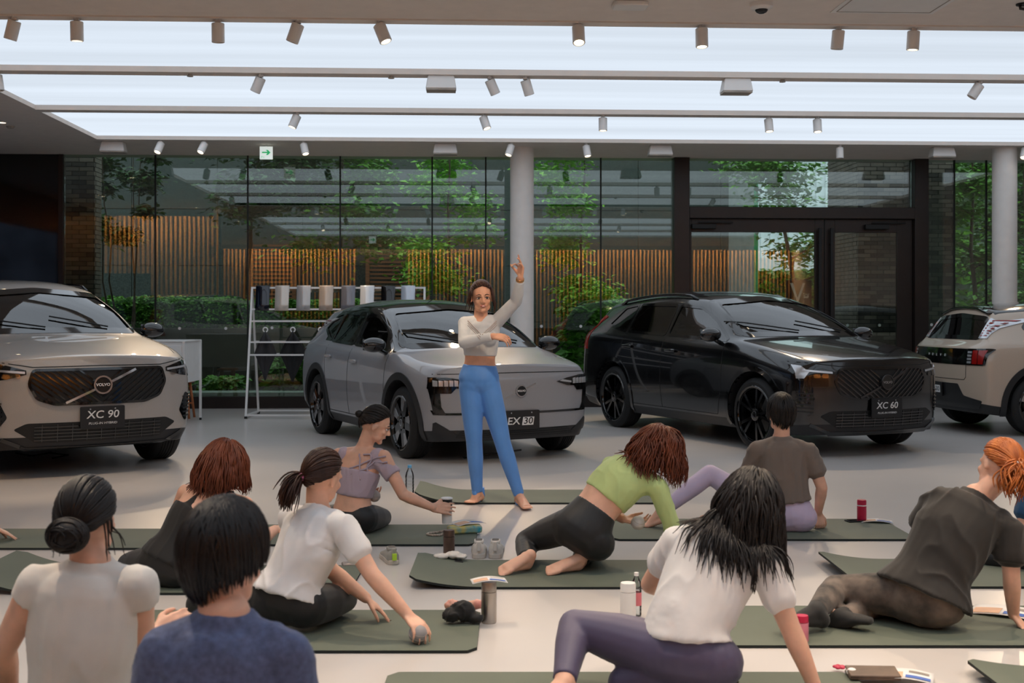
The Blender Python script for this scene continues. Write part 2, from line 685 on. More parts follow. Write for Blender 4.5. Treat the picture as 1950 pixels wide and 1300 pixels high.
for px, rw, la, lb, lit, aim in spots:
    Y = rows_y[rw]
    x = onwall(px, Y)
    o = empty('track_spotlight', (x, Y, ZC))
    tilt = Matrix.Rotation(R(-la), 4, 'Y') @ Matrix.Rotation(R(-lb), 4, 'X') @ Matrix.Rotation(R(180), 4, 'X')
    b = link('lamp_can', body_me, o)
    b.matrix_local = Matrix.Translation((0, 0, -.035)) @ tilt
    l = link('lens', lens_on if lit else lens_off, b)
    s = link('stem', clip_me, o)
    side = 'leaning left' if la < -6 else 'leaning right' if la > 6 else 'hanging straight down'
    count[rw] = count.get(rw, -1) + 1
    tag(o, '%s %s white spotlight %s, %s from the brick pier end' % (side.replace('hanging straight down', 'upright'), 'lit' if lit else 'unlit', rowname[rw], ordn[count[rw]]), 'spotlight', 'spotlights ' + rowname[rw])
    if aim:
        ld = bpy.data.lights.new('spot_beam', 'SPOT')
        ld.energy = SPOT_POWER * (1.5 if rw in 'CD' else 1.5)
        ld.color = (1.0, 0.74, 0.48)
        ld.spot_size = R(38)
        ld.spot_blend = 0.7
        ld.shadow_soft_size = 0.035
        lo = bpy.data.objects.new('spot_beam', ld)
        col.objects.link(lo)
        p = V((x, Y, ZC - .22))
        lo.location = p
        lo.rotation_euler = (flr(*aim) - p).to_track_quat('-Z', 'Y').to_euler()
        lo.parent = o
        lo.matrix_parent_inverse = Matrix.Translation((-x, -Y, -ZC))

# the same lamps on the rear tracks, lighting the class from above and behind
for i, (x, Y, ax_, ay_) in enumerate(((-2.6, 6.4, -1.6, 4.4), (-.6, 6.4, -.2, 5.4), (1.6, 6.4, 1.3, 5.0), (3.6, 6.4, 2.9, 5.3), (-1.7, 4.0, -1.3, 3.4), (.6, 4.0, .6, 4.2), (2.6, 4.0, 1.9, 4.3), (4.4, 4.0, 3.3, 4.6),
                                     (-3.4, 4.0, -2.6, 6.2), (0.9, 6.4, .10, 10.2))):
    o = empty('track_spotlight', (x, Y, ZC))
    aim_ = V((ax_, ay_, 0))
    dv = (aim_ - V((x, Y, ZC))).normalized()
    b = link('lamp_can', body_me, o)
    b.matrix_local = Matrix.Translation((0, 0, -.035)) @ dv.to_track_quat('Z', 'Y').to_matrix().to_4x4()
    link('lens', lens_on, b)
    link('stem', clip_me, o)
    tag(o, 'lit white spotlight on a rear track, %s of the lamps over the mats' % (ordn + ['tenth'])[i], 'spotlight', 'spotlights on the rear tracks')
    ld = bpy.data.lights.new('spot_beam', 'SPOT')
    ld.energy = SPOT_POWER * 1.8
    ld.color = (1.0, 0.78, 0.56)
    ld.spot_size = R(60)
    ld.spot_blend = .8
    ld.shadow_soft_size = .035
    lo = bpy.data.objects.new('spot_beam', ld)
    col.objects.link(lo)
    lo.parent = o
    lo.matrix_local = Matrix.Translation(V((0, 0, -.035)) + dv * .20) @ dv.to_track_quat('-Z', 'Y').to_matrix().to_4x4()

spk_prof = [(-.135, 0), (.135, 0), (.145, -.09), (.14, -.145), (-.14, -.145), (-.145, -.09)]
for px, Y, lab in ((840, 11.76, 'white wedge loudspeaker on the first track near the middle of the room'),
                   (1402, 11.76, 'white wedge loudspeaker on the first track above the black car'),
                   (216, 16.5, 'white wedge loudspeaker at the ceiling edge beside the brick pier'),
                   (848, 16.5, 'white wedge loudspeaker at the ceiling edge behind the instructor'),
                   (1257, 16.5, 'white wedge loudspeaker at the ceiling edge left of the dark door frame'),
                   (1794, 16.5, 'white wedge loudspeaker at the ceiling edge right of the dark door frame')):
    o = empty('ceiling_speaker', (onwall(px, Y), Y, ZC))
    h = MB()
    k = 1.0 if Y < 12 else 1.12
    for (z, w, d) in ((0, .12, .07), (-.02, .13, .08), (-.115, .148, .095), (-.15, .15, .1)):
        pass
    vs, fs = [], []
    sec = [(0, .115, .06), (-.012, .128, .07), (-.12, .146, .09), (-.135, .148, .095)]
    for z, w, d in sec:
        vs += [(-w * k, -d, z), (w * k, -d, z), (w * k, d, z), (-w * k, d, z)]
    for i in range(3):
        for a in range(4):
            c = (a + 1) % 4
            fs.append((i * 4 + a, i * 4 + c, i * 4 + 4 + c, i * 4 + 4 + a))
    fs += [(3, 2, 1, 0), (12, 13, 14, 15)]
    h.add(vs, fs)
    h.build('cabinet', M_lampwhite, o, bevel=.008)
    MB().box((-.142 * k, -.09, -.152), (.142 * k, .09, -.135)).build('grille', M_grille, o, bevel=.004)
    tag(o, lab, 'loudspeaker', 'wedge loudspeakers on the ceiling')

# exit sign
M_sign = mat('sign_white', C(235, 240, 238), rough=0.4, emis=(0.9, 1, 0.95, 1), estr=0.55, var=0.01)
M_green = mat('sign_green', C(20, 160, 90), rough=0.4, emis=(0.02, .45, .16, 1), estr=0.6, var=0.01)


def exit_sign(p, w, lab):
    o = empty('exit_sign', p)
    MB().box((-w / 2, -.012, -w), (w / 2, .012, 0)).build('housing', M_sign, o, bevel=.003)
    MB().box((-.006, -.006, 0), (.006, .006, ZC - p.z)).build('hanger', M_lampwhite, o)
    for s in (1, -1):
        a = MB()
        M = Matrix.Translation((0, -.0125 * s, -w * .47)) @ (Matrix.Rotation(R(90), 4, 'X') if s > 0 else Matrix.Rotation(R(180), 4, 'Z') @ Matrix.Rotation(R(90), 4, 'X'))
        k = w * s
        poly = [(-.32 * k, -.055 * w), (.1 * k, -.055 * w), (-.02 * k, -.2 * w), (.14 * k, -.2 * w), (.34 * k, 0), (.14 * k, .2 * w), (-.02 * k, .2 * w), (.1 * k, .055 * w), (-.32 * k, .055 * w)]
        if s < 0:
            poly = poly[::-1]
        a.prism(poly, 0, .002, M)
        a.build('arrow', M_green, o)
        f = MB()
        f.box((-.36 * w, -.30 * w, 0), (-.33 * w, -.44 * w, .002), M)
        f.box((-.36 * w, -.30 * w, 0), (-.24 * w, -.33 * w, .002), M)
        f.box((-.19 * w, -.30 * w, 0), (-.16 * w, -.44 * w, .002), M)
        f.build('pictogram', M_green, o)
    tag(o, lab, 'exit sign')


exit_sign(at(507, 279, 16.55), .175, 'white exit sign with green arrow hanging before the glass front')
exit_sign(V((-2.3, 1.0, ZC - .12)), .2, 'white exit sign with green arrow hanging over the rear rows')

# recessed downlights in the plaster ceiling at the left and behind
dl_ring = MB().lathe([(.06, 0), (.06, -.006), (.045, -.006), (.042, .0)], 24, caps=False).mesh('trim_ring', M_lampwhite)
dl_lens = MB().lathe([(.043, -.003), (.043, -.001)], 20).mesh('lens', emit_mat('downlight_lens', (1.0, .78, .5, 1), 7.0))
dspots = [(-5.45, 14.9), (-6.9, 11.5), (-5.6, 9.0), (-6.6, 6.5), (-5.4, 5.0), (-7.0, 3.6), (-3.0, 7.9), (0.5, 7.9), (4.0, 7.9), (7.5, 7.9), (-2, -2.2), (1, -2.2), (4, -2.2), (7, -2.2)]
for i, (x, y) in enumerate(dspots):
    o = empty('ceiling_downlight', (x, y, ZC))
    link('trim_ring', dl_ring, o)
    link('lens', dl_lens, o)
    tag(o, 'lit recessed downlight in the plaster ceiling left of the light bands' if i == 0 else 'lit recessed downlight in the plaster ceiling over the rear of the room',
        'downlight', 'recessed downlights')
p = at(20, 232, 14.9)
tag(MB().lathe([(.05, 0), (.05, -.012), (.035, -.03), (.0, -.032)], 20).build('smoke_detector', M_grille, auto=40), 'small grey round smoke detector on the left ceiling', 'smoke detector')
bpy.data.objects['smoke_detector'].location = (p.x, p.y, ZC)
# router, camera and air-conditioning grille on the near ceiling
dnear = (ZC - CAMZ) * FPX / (HOR - 6)
p = at(1200, 6, dnear)
o = MB().prism(round_poly([(-.13, -.09), (.13, -.09), (.13, .09), (-.13, .09)], .04), -.035, 0).build('wireless_router', M_lampwhite, bevel=.008)
o.location = (p.x, p.y, ZC)
tag(o, 'flat white wireless router with rounded corners on the ceiling', 'router')
p = at(1450, 8, dnear)
o = empty('dome_camera', (p.x, p.y, ZC))
MB().lathe([(.085, 0), (.085, -.03), (.07, -.045), (.05, -.05)], 28).build('base', M_lampwhite, o, auto=40)
MB().ball((0, 0, -.045), (.05, .05, .035)).build('lens_dome', mat('black_gloss_dome', C(14, 12, 12), rough=.08), o, smooth=True)
tag(o, 'white security camera with black dome on the ceiling', 'camera')
pa, pb = at(1585, 24, 9.25), at(1775, 24, 9.25)
o = empty('air_conditioner_cassette', ((pa.x + pb.x) / 2, pa.y - .40, ZC))
MB().box((-.40, -.40, -.006), (.40, .40, 0)).build('panel', M_lampwhite, o)
g = MB()
for s in (-1, 1):
    g.box((-.36, s * .36 - .004, -.009), (.36, s * .36 + .004, -.006))
    g.box((s * .36 - .004, -.36, -.009), (s * .36 + .004, .36, -.006))
g.build('slot', M_grille, o)
tag(o, 'square white air conditioner cassette flush in the near ceiling', 'air conditioner')
p = at(1948, 4, 9.0)
o = empty('ceiling_sensor', (p.x, p.y, ZC))
MB().lathe([(.05, 0), (.05, -.01)], 20).build('base', M_black, o)
MB().tube([(-.02, 0, -.01), (-.03, -.02, -.04), (.02, -.03, -.05)], .012, 8).build('arm', M_black, o)
tag(o, 'small black sensor with bent arm on the ceiling', 'sensor')
for k_, (px, py) in enumerate(((362, 141), (745, 146), (1490, 148))):
    Y = 11.76
    o = MB().lathe([(.02, 0), (.02, -.02), (.03, -.022), (.03, -.03), (.0, -.032)], 14).build('sprinkler_head', M_grille, auto=40)
    o.location = (onwall(px, Y), Y, ZC)
    tag(o, 'tiny metal sprinkler head under the first track beam, %s from the brick pier end' % ordn[k_], 'sprinkler', 'sprinkler heads')
# ================================================================== courtyard beyond the glass
M_granite = mat('speckled_granite', C(66, 72, 67), rough=0.5, colour2=C(34, 38, 36), vscale=34, bump=.02)
M_paving = mat('courtyard_paving', C(92, 92, 88), rough=.8, var=.1, vscale=3)
M_stone = mat('low_stone_wall', C(66, 57, 48), rough=.8, var=.15, vscale=6, bump=.05)
M_kerb = mat('pale_stone_kerb', C(150, 158, 146), rough=.7, var=.06)
M_soil = mat('dark_soil', C(40, 34, 28), rough=.95, var=.3, vscale=12, bump=.2, bscale=20)
M_bark = mat('tree_bark', C(74, 58, 46), rough=.9, var=.25, vscale=9, stretch=(3, 3, .6))
M_brick = mat('dark_grey_brick', C(128, 114, 104), rough=.75, colour2=C(52, 47, 45), vscale=4, bump=.1)
_nt = M_brick.node_tree
_oi = _nt.nodes.new('ShaderNodeObjectInfo')
_mr = [n for n in _nt.nodes if n.bl_idname == 'ShaderNodeMapRange'][0]
_av = _nt.nodes.new('ShaderNodeMath')
_av.operation = 'MULTIPLY_ADD'
_nt.links.new(_mr.outputs[0], _av.inputs[0])
_av.inputs[1].default_value = .35
_nt.links.new(_oi.outputs['Random'], _av.inputs[2])
_nt.links.new(_av.outputs[0], [n for n in _nt.nodes if n.bl_idname == 'ShaderNodeMix'][0].inputs[0])
M_mortar = mat('brick_mortar', C(30, 29, 29), rough=.9)

struct(MB().box((-30, YG + .02, -.12), (34, 60, -.02)).build('ground', M_paving))
gb = struct(MB().box((-14, 26.0, 0), (onwall(1385, 26.0), 26.4, 9)).build('wall_granite', M_granite))
# panel joints of the granite cladding are real recesses between slabs
xg = -14.0
slab_me = {}
xe = onwall(1385, 26.0)
while xg < xe - .1:
    x1 = min(xg + 1.8, xe)
    zg = 0
    while zg < 9:
        key = (round(x1 - xg, 3), round(min(1.2, 9 - zg), 3))
        if key not in slab_me:
            slab_me[key] = MB().box((.006, -.05, .006), (key[0] - .006, 0, key[1] - .006)).mesh('slab', M_granite)
        sl_ = link('slab', slab_me[key], gb)
        sl_.location = (xg, 26.0, zg)
        zg += 1.2
    xg = x1
struct(MB().box((-14, YG + .12, -.02), (onwall(1281, 18.4), 18.5, .22)).build('trim_kerb', M_kerb))
struct(MB().box((-14, 18.5, -.02), (onwall(1281, 18.5), 20.3, .12)).build('planting_bed', M_soil))
struct(MB().box((-14, 20.3, 0), (onwall(1270, 20.3), 20.7, 1.14)).build('wall_low_stone', M_stone))
struct(MB().box((-14, 20.7, 0), (onwall(1270, 20.7), 22.0, 1.0)).build('raised_bed', M_soil))


def brick_pier(px0, px1, Y, name, depth=.9):
    x0, x1 = onwall(px0, Y), onwall(px1, Y)
    core = struct(MB().box((x0 + .01, Y + .01, 0), (x1 - .01, Y + depth, 5.2)).build(name, M_mortar))
    b = MB()
    cache = {}
    bh, bl = .068, .215
    z, r = 0.0, 0
    while z < 5.2:
        x = x0 - (bl / 2 if r % 2 else 0)
        while x < x1 - .01:
            a, e = max(x, x0), min(x + bl - .012, x1)
            if e - a > .02:
                key = round(e - a, 3)
                if z > 3.8:
                    b.box((a, Y - .003, z), (e, Y + .05, z + bh - .01))
                else:
                    if key not in cache:
                        cache[key] = MB().box((0, 0, 0), (key, .05, bh - .01)).mesh('brick', M_brick)
                    k_ = link('brick', cache[key], core)
                    k_.location = (a, Y - random.uniform(0, .008), z)
            x += bl
        for sx in (x0, x1):
            y = Y + (.05 if r % 2 else .0)
            while y < Y + depth:
                b.box((sx - .006, y + .012, z), (sx + .006, min(y + bl, Y + depth), z + bh - .01))
                y += bl
        z += bh
        r += 1
    tag(b.build('return_bricks', M_brick, core), kind='stuff')


brick_pier(124, 180, 18.50, 'wall_brick_pier', .35)
brick_pier(1634, 1742, 19.6, 'wall_brick_pier_door', 1.6)
brick_pier(1762, 1817, 18.7, 'wall_brick_pier_right')

# timber louvre screen of horizontal boards
M_louvre = mat('reddish_timber_louvre', C(120, 72, 44), rough=.55, var=.2, vscale=4, stretch=(.5, 6, 6))
for px0, px1, lab in ((700, 815, 'reddish horizontal timber louvre screen on the granite wall behind the instructor'),
                      (478, 560, 'reddish horizontal timber louvre screen on the granite wall behind the display rack')):
    Yl = 25.6
    x0, x1 = onwall(px0, Yl), onwall(px1, Yl)
    lv = empty('louvre_screen', ((x0 + x1) / 2, Yl, 0))
    n = 22
    bd = MB().box(((x0 - x1) / 2, -.03, 0), ((x1 - x0) / 2, .03, .045)).mesh('board', M_louvre)
    for i in range(n):
        b = link('board', bd, lv)
        b.location = (0, 0, 1.0 + i * .085)
    for s in (-1, 1):
        MB().box((s * (x1 - x0) / 2 - .04, -.04, .0), (s * (x1 - x0) / 2 + .04, .04, 1.0 + n * .085)).build('post', M_louvre, lv)
    tag(lv, lab, 'louvre screen')

# ------------------------------------------------------------------ plants
def leaf_mat(name, c, c2):
    m = mat(name, c, rough=.45, colour2=c2, vscale=3.0)
    return m


M_leafdark = leaf_mat('dark_leaf', C(66, 104, 40), C(30, 56, 20))
M_leafmid = leaf_mat('mid_leaf', C(118, 172, 54), C(64, 112, 32))
M_leafbright = leaf_mat('bright_leaf', C(160, 216, 64), C(96, 168, 40))
M_leafhedge = leaf_mat('hedge_leaf', C(130, 190, 66), C(50, 90, 30))


def leaves(mb, c, n, spread, size, rng, flat=.6, drop=0.0):
    for _ in range(n):
        p = c + V((rng.gauss(0, spread[0]), rng.gauss(0, spread[1]), rng.gauss(0, spread[2])))
        s = size * rng.uniform(.6, 1.3)
        a = rng.uniform(0, 6.283)
        d = V((math.cos(a), math.sin(a), rng.uniform(-.7, .3) - drop)).normalized()
        w = d.cross(V((rng.uniform(-flat, flat), rng.uniform(-flat, flat), 1))).normalized() * (s * .28)
        up = w.cross(d).normalized() * s * .08
        vs = [p, p + d * s * .45 + w + up, p + d * s, p + d * s * .45 - w + up]
        mb.add(vs, [(0, 1, 2, 3)])


def tree(name, base, height, spread, n_leaf, lsize, m_leaf, lab, seed, stems=1, first=.45, lean=(0, 0), trunk_r=.05, extra=None):
    rng = random.Random(seed)
    o = empty(name, base)
    wood, lv = MB(), MB()
    tips = []
    for s in range(stems):
        ang = rng.uniform(0, 6.28)
        off = V((math.cos(ang), math.sin(ang), 0)) * (.12 * (stems > 1))
        top = V((lean[0], lean[1], height)) + V((rng.uniform(-.4, .4), rng.uniform(-.4, .4), 0)) * spread * (1 if stems > 1 else .3) + off * 6
        pts = []
        for i in range(8):
            t = i / 7
            pts.append(off.lerp(top, t) + V((rng.uniform(-1, 1), rng.uniform(-1, 1), 0)) * .05 * height * t * (1 - t))
        wood.tube(pts, [trunk_r * (1 - .75 * i / 7) for i in range(8)], 7)
        nb_ = 9 if stems == 1 else 5
        for b in range(nb_):
            t = first + (1 - first) * (b + rng.random()) / nb_
            i = min(6, int(t * 7))
            p = pts[i].lerp(pts[i + 1], t * 7 - i)
            a = rng.uniform(0, 6.283)
            L = spread * rng.uniform(.55, 1.1) * (1.15 - .6 * t)
            e = p + V((math.cos(a) * L, math.sin(a) * L, L * rng.uniform(.1, .6)))
            m_ = p.lerp(e, .5) + V((0, 0, .12 * L))
            wood.tube([p, m_, e], [trunk_r * .45 * (1.2 - t), trunk_r * .3 * (1.2 - t), .006], 5)
            tips += [m_, m_.lerp(e, .5), e]
            for k in range(3):
                q = m_.lerp(e, rng.random())
                e2 = q + V((rng.uniform(-1, 1), rng.uniform(-1, 1), rng.uniform(-.2, .5))) * L * .45
                wood.tube([q, e2], [.008, .004], 4)
                tips += [e2, q.lerp(e2, .6)]
    per = max(1, n_leaf // len(tips))
    for t in tips:
        leaves(lv, t, per, (spread * .16, spread * .16, spread * .10), lsize, rng)
    wood.build('trunk', M_bark, o, smooth=True)
    tag(lv.build('foliage', m_leaf, o), kind='stuff')
    tag(o, lab, 'tree', 'trees in the courtyard')
    return o


def gpt(px, Y, z=0.0):
    return V((onwall(px, Y), Y, z))


tree('courtyard_tree', gpt(242, 19.75, .1), 4.2, .55, 3600, .13, M_leafdark, 'slender several-stemmed tree beside the brick pier and granite wall', 3, stems=4, first=.5, trunk_r=.022)
tree('courtyard_tree', gpt(455, 21.4, 1.0), 3.7, 1.6, 6200, .15, M_leafdark, 'dark green tree rising behind the display rack', 5, trunk_r=.06, lean=(.3, 0))
tree('courtyard_tree', gpt(640, 22.6, 0), 4.8, 1.5, 6000, .14, M_leafmid, 'mid green tree before the granite wall left of the instructor', 8, trunk_r=.06)
tree('courtyard_tree', gpt(850, 20.2, .1), 4.3, 1.15, 5200, .12, M_leafbright, 'bright green feathery tree just behind the instructor', 12, trunk_r=.04, first=.3)
tree('courtyard_tree', gpt(1105, 19.9, .1), 4.2, 1.0, 5200, .12, M_leafbright, 'bright green feathery tree between column and door frame', 17, trunk_r=.04, first=.15)
tree('courtyard_tree', gpt(1545, 24.5, 0), 4.9, 1.6, 4200, .16, M_leafmid, 'leafy street tree with leaning trunk behind the glass door', 21, trunk_r=.07, lean=(-.9, 0), first=.35)
tree('courtyard_tree', gpt(1650, 27.5, 0), 5.4, 1.4, 3200, .17, M_leafbright, 'bright green tree farther off behind the glass door', 27, trunk_r=.06)
tree('courtyard_tree', gpt(1858, 21.2, 0), 4.4, 1.05, 5200, .15, M_leafmid, 'full green tree behind the glass right of the door', 31, trunk_r=.06, first=.15)
tree('courtyard_tree', gpt(1965, 22.6, 0), 4.6, 1.4, 4200, .15, M_leafdark, 'dark tree beyond the right white column', 37, trunk_r=.06, first=.15)


def bush(name, lo, hi, n, lsize, m, lab, cat, seed, core=True):
    rng = random.Random(seed)
    c = (V(lo) + V(hi)) / 2
    o = empty(name, (c.x, c.y, lo[2]))
    h = V((hi[0] - lo[0], hi[1] - lo[1], hi[2] - lo[2]))
    mb = MB()
    for _ in range(n):
        f = rng.choice('ftfts')
        p = V((rng.uniform(-.5, .5) * h.x, rng.uniform(-.5, .5) * h.y, rng.random() * h.z))
        if f == 'f':
            p.y = -.5 * h.y + rng.uniform(-.04, .05)
        elif f == 't':
            p.z = h.z + rng.uniform(-.06, .03)
        leaves(mb, p, 1, (.02, .02, .02), lsize, rng, flat=1.2)
    if core:
        MB().box((-.5 * h.x + .06, -.5 * h.y + .06, 0), (.5 * h.x - .06, .5 * h.y - .06, h.z - .07)).build('stems', M_leafdark, o)
    tag(mb.build('foliage', m, o), kind='stuff')
    tag(o, lab, cat, 'planting in the courtyard')


bush('clipped_hedge', (onwall(178, 20.9), 20.86, 1.0), (onwall(445, 20.9), 21.6, 1.62), 7000, .075, M_leafhedge, 'long clipped hedge on the low stone wall left of the rack', 'hedge', 2)
bush('clipped_hedge', (onwall(456, 20.9), 20.85, 1.0), (onwall(700, 20.9), 21.6, 1.58), 5600, .075, M_leafhedge, 'long clipped hedge behind the display rack', 'hedge', 4)
bush('clipped_hedge', (onwall(1118, 20.9), 20.85, 1.0), (onwall(1210, 20.9), 21.6, 1.56), 2600, .075, M_leafhedge, 'short clipped hedge left of the black car roof', 'hedge', 6)
bush('leafy_shrub', (onwall(1070, 19.3), 19.0, .1), (onwall(1120, 19.3), 19.7, 1.45), 1500, .15, M_leafmid, 'upright leafy shrub beside the round column', 'shrub', 9, core=False)
bush('leafy_shrub', (onwall(520, 18.9), 18.6, .1), (onwall(610, 18.9), 19.2, .62), 900, .20, M_leafmid, 'broad-leaved shrub low behind the hanging cloths', 'shrub', 14, core=False)
bush('leafy_shrub', (onwall(384, 18.9), 18.6, .1), (onwall(465, 18.9), 19.3, .36), 900, .10, M_leafmid, 'low ground cover between cabinet and rack', 'shrub', 15, core=False)
bush('leafy_shrub', (onwall(1078, 18.8), 18.6, .1), (onwall(1118, 18.8), 19.0, .75), 500, .18, M_leafmid, 'small leafy shrub right of the silver car', 'shrub', 19, core=False)
bush('leafy_shrub', (onwall(1400, 30), 30, 0), (onwall(1640, 30), 31, 2.4), 5200, .2, M_leafmid, 'bank of shrubs beyond the glass door', 'shrub', 23)
bush('leafy_shrub', (onwall(1790, 27), 27, 0), (onwall(2100, 27), 28, 5.0), 6500, .26, M_leafmid, 'tall bank of shrubs beyond the right column', 'shrub', 29)

# buildings beyond the entrance
M_cladding = mat('white_ribbed_cladding', C(225, 228, 230), rough=.5, var=.03)
M_concrete = mat('grey_concrete', C(150, 152, 150), rough=.8, var=.06)
wb_ = empty('white_ribbed_building', (onwall(1560, 42), 42, 0))
w = 5.5
MB().box((-w, 0, 0), (w, 6, 12)).build('wall', M_cladding, wb_)
rib = MB().box((-.05, -.08, 2.5), (.05, 0, 12)).mesh('rib', M_cladding)
for i in range(34):
    r_ = link('rib', rib, wb_)
    r_.location = (-w + .15 + i * .33, 0, 0)
MB().box((-w, -1.6, 2.75), (w, 0, 3.25)).build('canopy', M_cladding, wb_)
tag(wb_, 'white ribbed building with a pale canopy beyond the glass door', 'building')
gw = empty('granite_building', (onwall(1345, 28), 28, 0))
xa, xb = onwall(1312, 28) - gw.location.x, onwall(1452, 28) - gw.location.x
MB().box((xa, 0, 0), (xb - .8, 2.5, 9)).build('wall', M_granite, gw)
MB().box((xb - .8, .4, 0), (xb - .1, 2.5, 9)).build('corner_pier', M_concrete, gw)
MB().box((xa + .2, -.02, 0.4), (xb - 1.1, 0, 2.7)).build('window', mat('far_window', C(30, 34, 34), rough=.1), gw)
MB().box((xb - .1, .4, 0), (xb, .5, 9)).build('green_downpipe', mat('green_sign_strip', C(30, 150, 90), rough=.5), gw)
tag(gw, 'granite corner building seen through the left door leaf', 'building')

# poster stand outside the door
ps = empty('poster_stand', gpt(1521, 19.4))
M_poster = mat('dark_brown_poster', C(38, 30, 30), rough=.4, var=.08)
hw = (onwall(1545, 19.4) - onwall(1497, 19.4)) / 2
MB().box((-hw, -.02, .5), (hw, .02, 1.93)).build('board', M_poster, ps, bevel=.004)
MB().box((-hw * .5, .0, 0), (-hw * .4, .03, .6)).box((hw * .4, .0, 0), (hw * .5, .03, .6)).build('leg', M_black, ps)
MB().box((-.22, -.15, 0), (.22, .15, .02)).build('base', M_black, ps)
M_silver = mat('silver_print', C(205, 205, 208), rough=.35, metal=.3)
vm = MB()
Mf = Matrix.Translation((0, -.021, 0)) @ Matrix.Rotation(R(90), 4, 'X')
vm.prism([(-.15, 1.88), (-.10, 1.88), (-.02, 1.62), (-.035, 1.58)], 0, .002, Mf)
vm.prism([(.10, 1.88), (.06, 1.88), (-.045, 1.58), (-.01, 1.58)], 0, .002, Mf)
vm.build('letter_mark', M_silver, ps)
lettering('lettering', 'Your', .055, Mf @ Matrix.Translation((.115, 1.70, 0)), M_silver, ps)
lettering('lettering', 'Self', .06, Mf @ Matrix.Translation((.115, 1.655, 0)), M_silver, ps, bold=.002)
for k in range(5):
    MB().box((-.13, -.0225, 1.30 - k * .05), (.10 - .04 * (k % 2), -.0215, 1.306 - k * .05)).build('text_line', M_silver, ps)
MB().box((.05, -.0235, 1.36), (.15, -.0215, 1.43)).build('label', mat('red_print', C(190, 40, 70), rough=.5), ps)
tag(ps, 'dark brown poster stand with large silver V outside the door', 'poster')
# ================================================================== cars
M_tyre = mat('tyre_rubber', C(20, 20, 21), rough=.7, var=.1, vscale=20)
M_trim = mat('satin_black_trim', C(30, 30, 32), rough=.45, var=.05)
M_gloss = mat('gloss_black_trim', C(9, 9, 10), rough=.08, spec=.6, coat=.6, var=.02)
M_chrome = mat('chrome', C(205, 205, 208), rough=.12, metal=1.0, var=.01)
M_alloy = mat('machined_alloy', C(190, 190, 192), rough=.25, metal=.9, var=.02)
M_darkchrome = mat('dark_chrome', C(92, 90, 90), rough=.22, metal=.9, var=.02)
M_seam = mat('panel_gap', C(10, 10, 11), rough=.8)
M_cabin = mat('dark_cabin_lining', C(34, 32, 31), rough=.8, var=.1)
M_seat = mat('dark_seat_cloth', C(52, 50, 50), rough=.8, var=.1, vscale=30)
M_carglass = glass_mat('car_glass', (.34, .38, .38, 1), .075)
M_tintglass = glass_mat('tinted_car_glass', (.10, .11, .11, 1), .06)
M_lampglass = glass_mat('lamp_cover', (.80, .83, .86, 1), .08)
M_lampbright = mat('lamp_reflector', C(210, 212, 216), rough=.2, metal=.6, var=.02)
M_lampred = mat('red_lamp', C(150, 18, 14), rough=.2, coat=.5, var=.05)
M_plateblk = mat('black_plate', C(26, 26, 28), rough=.4, var=.03)
M_letter = mat('white_lettering', C(225, 225, 225), rough=.4, var=.01)


def paint(name, c, metal=.0, rough=.45):
    return mat(name, c, rough=rough, metal=metal, coat=1.0, var=.012, vscale=120)


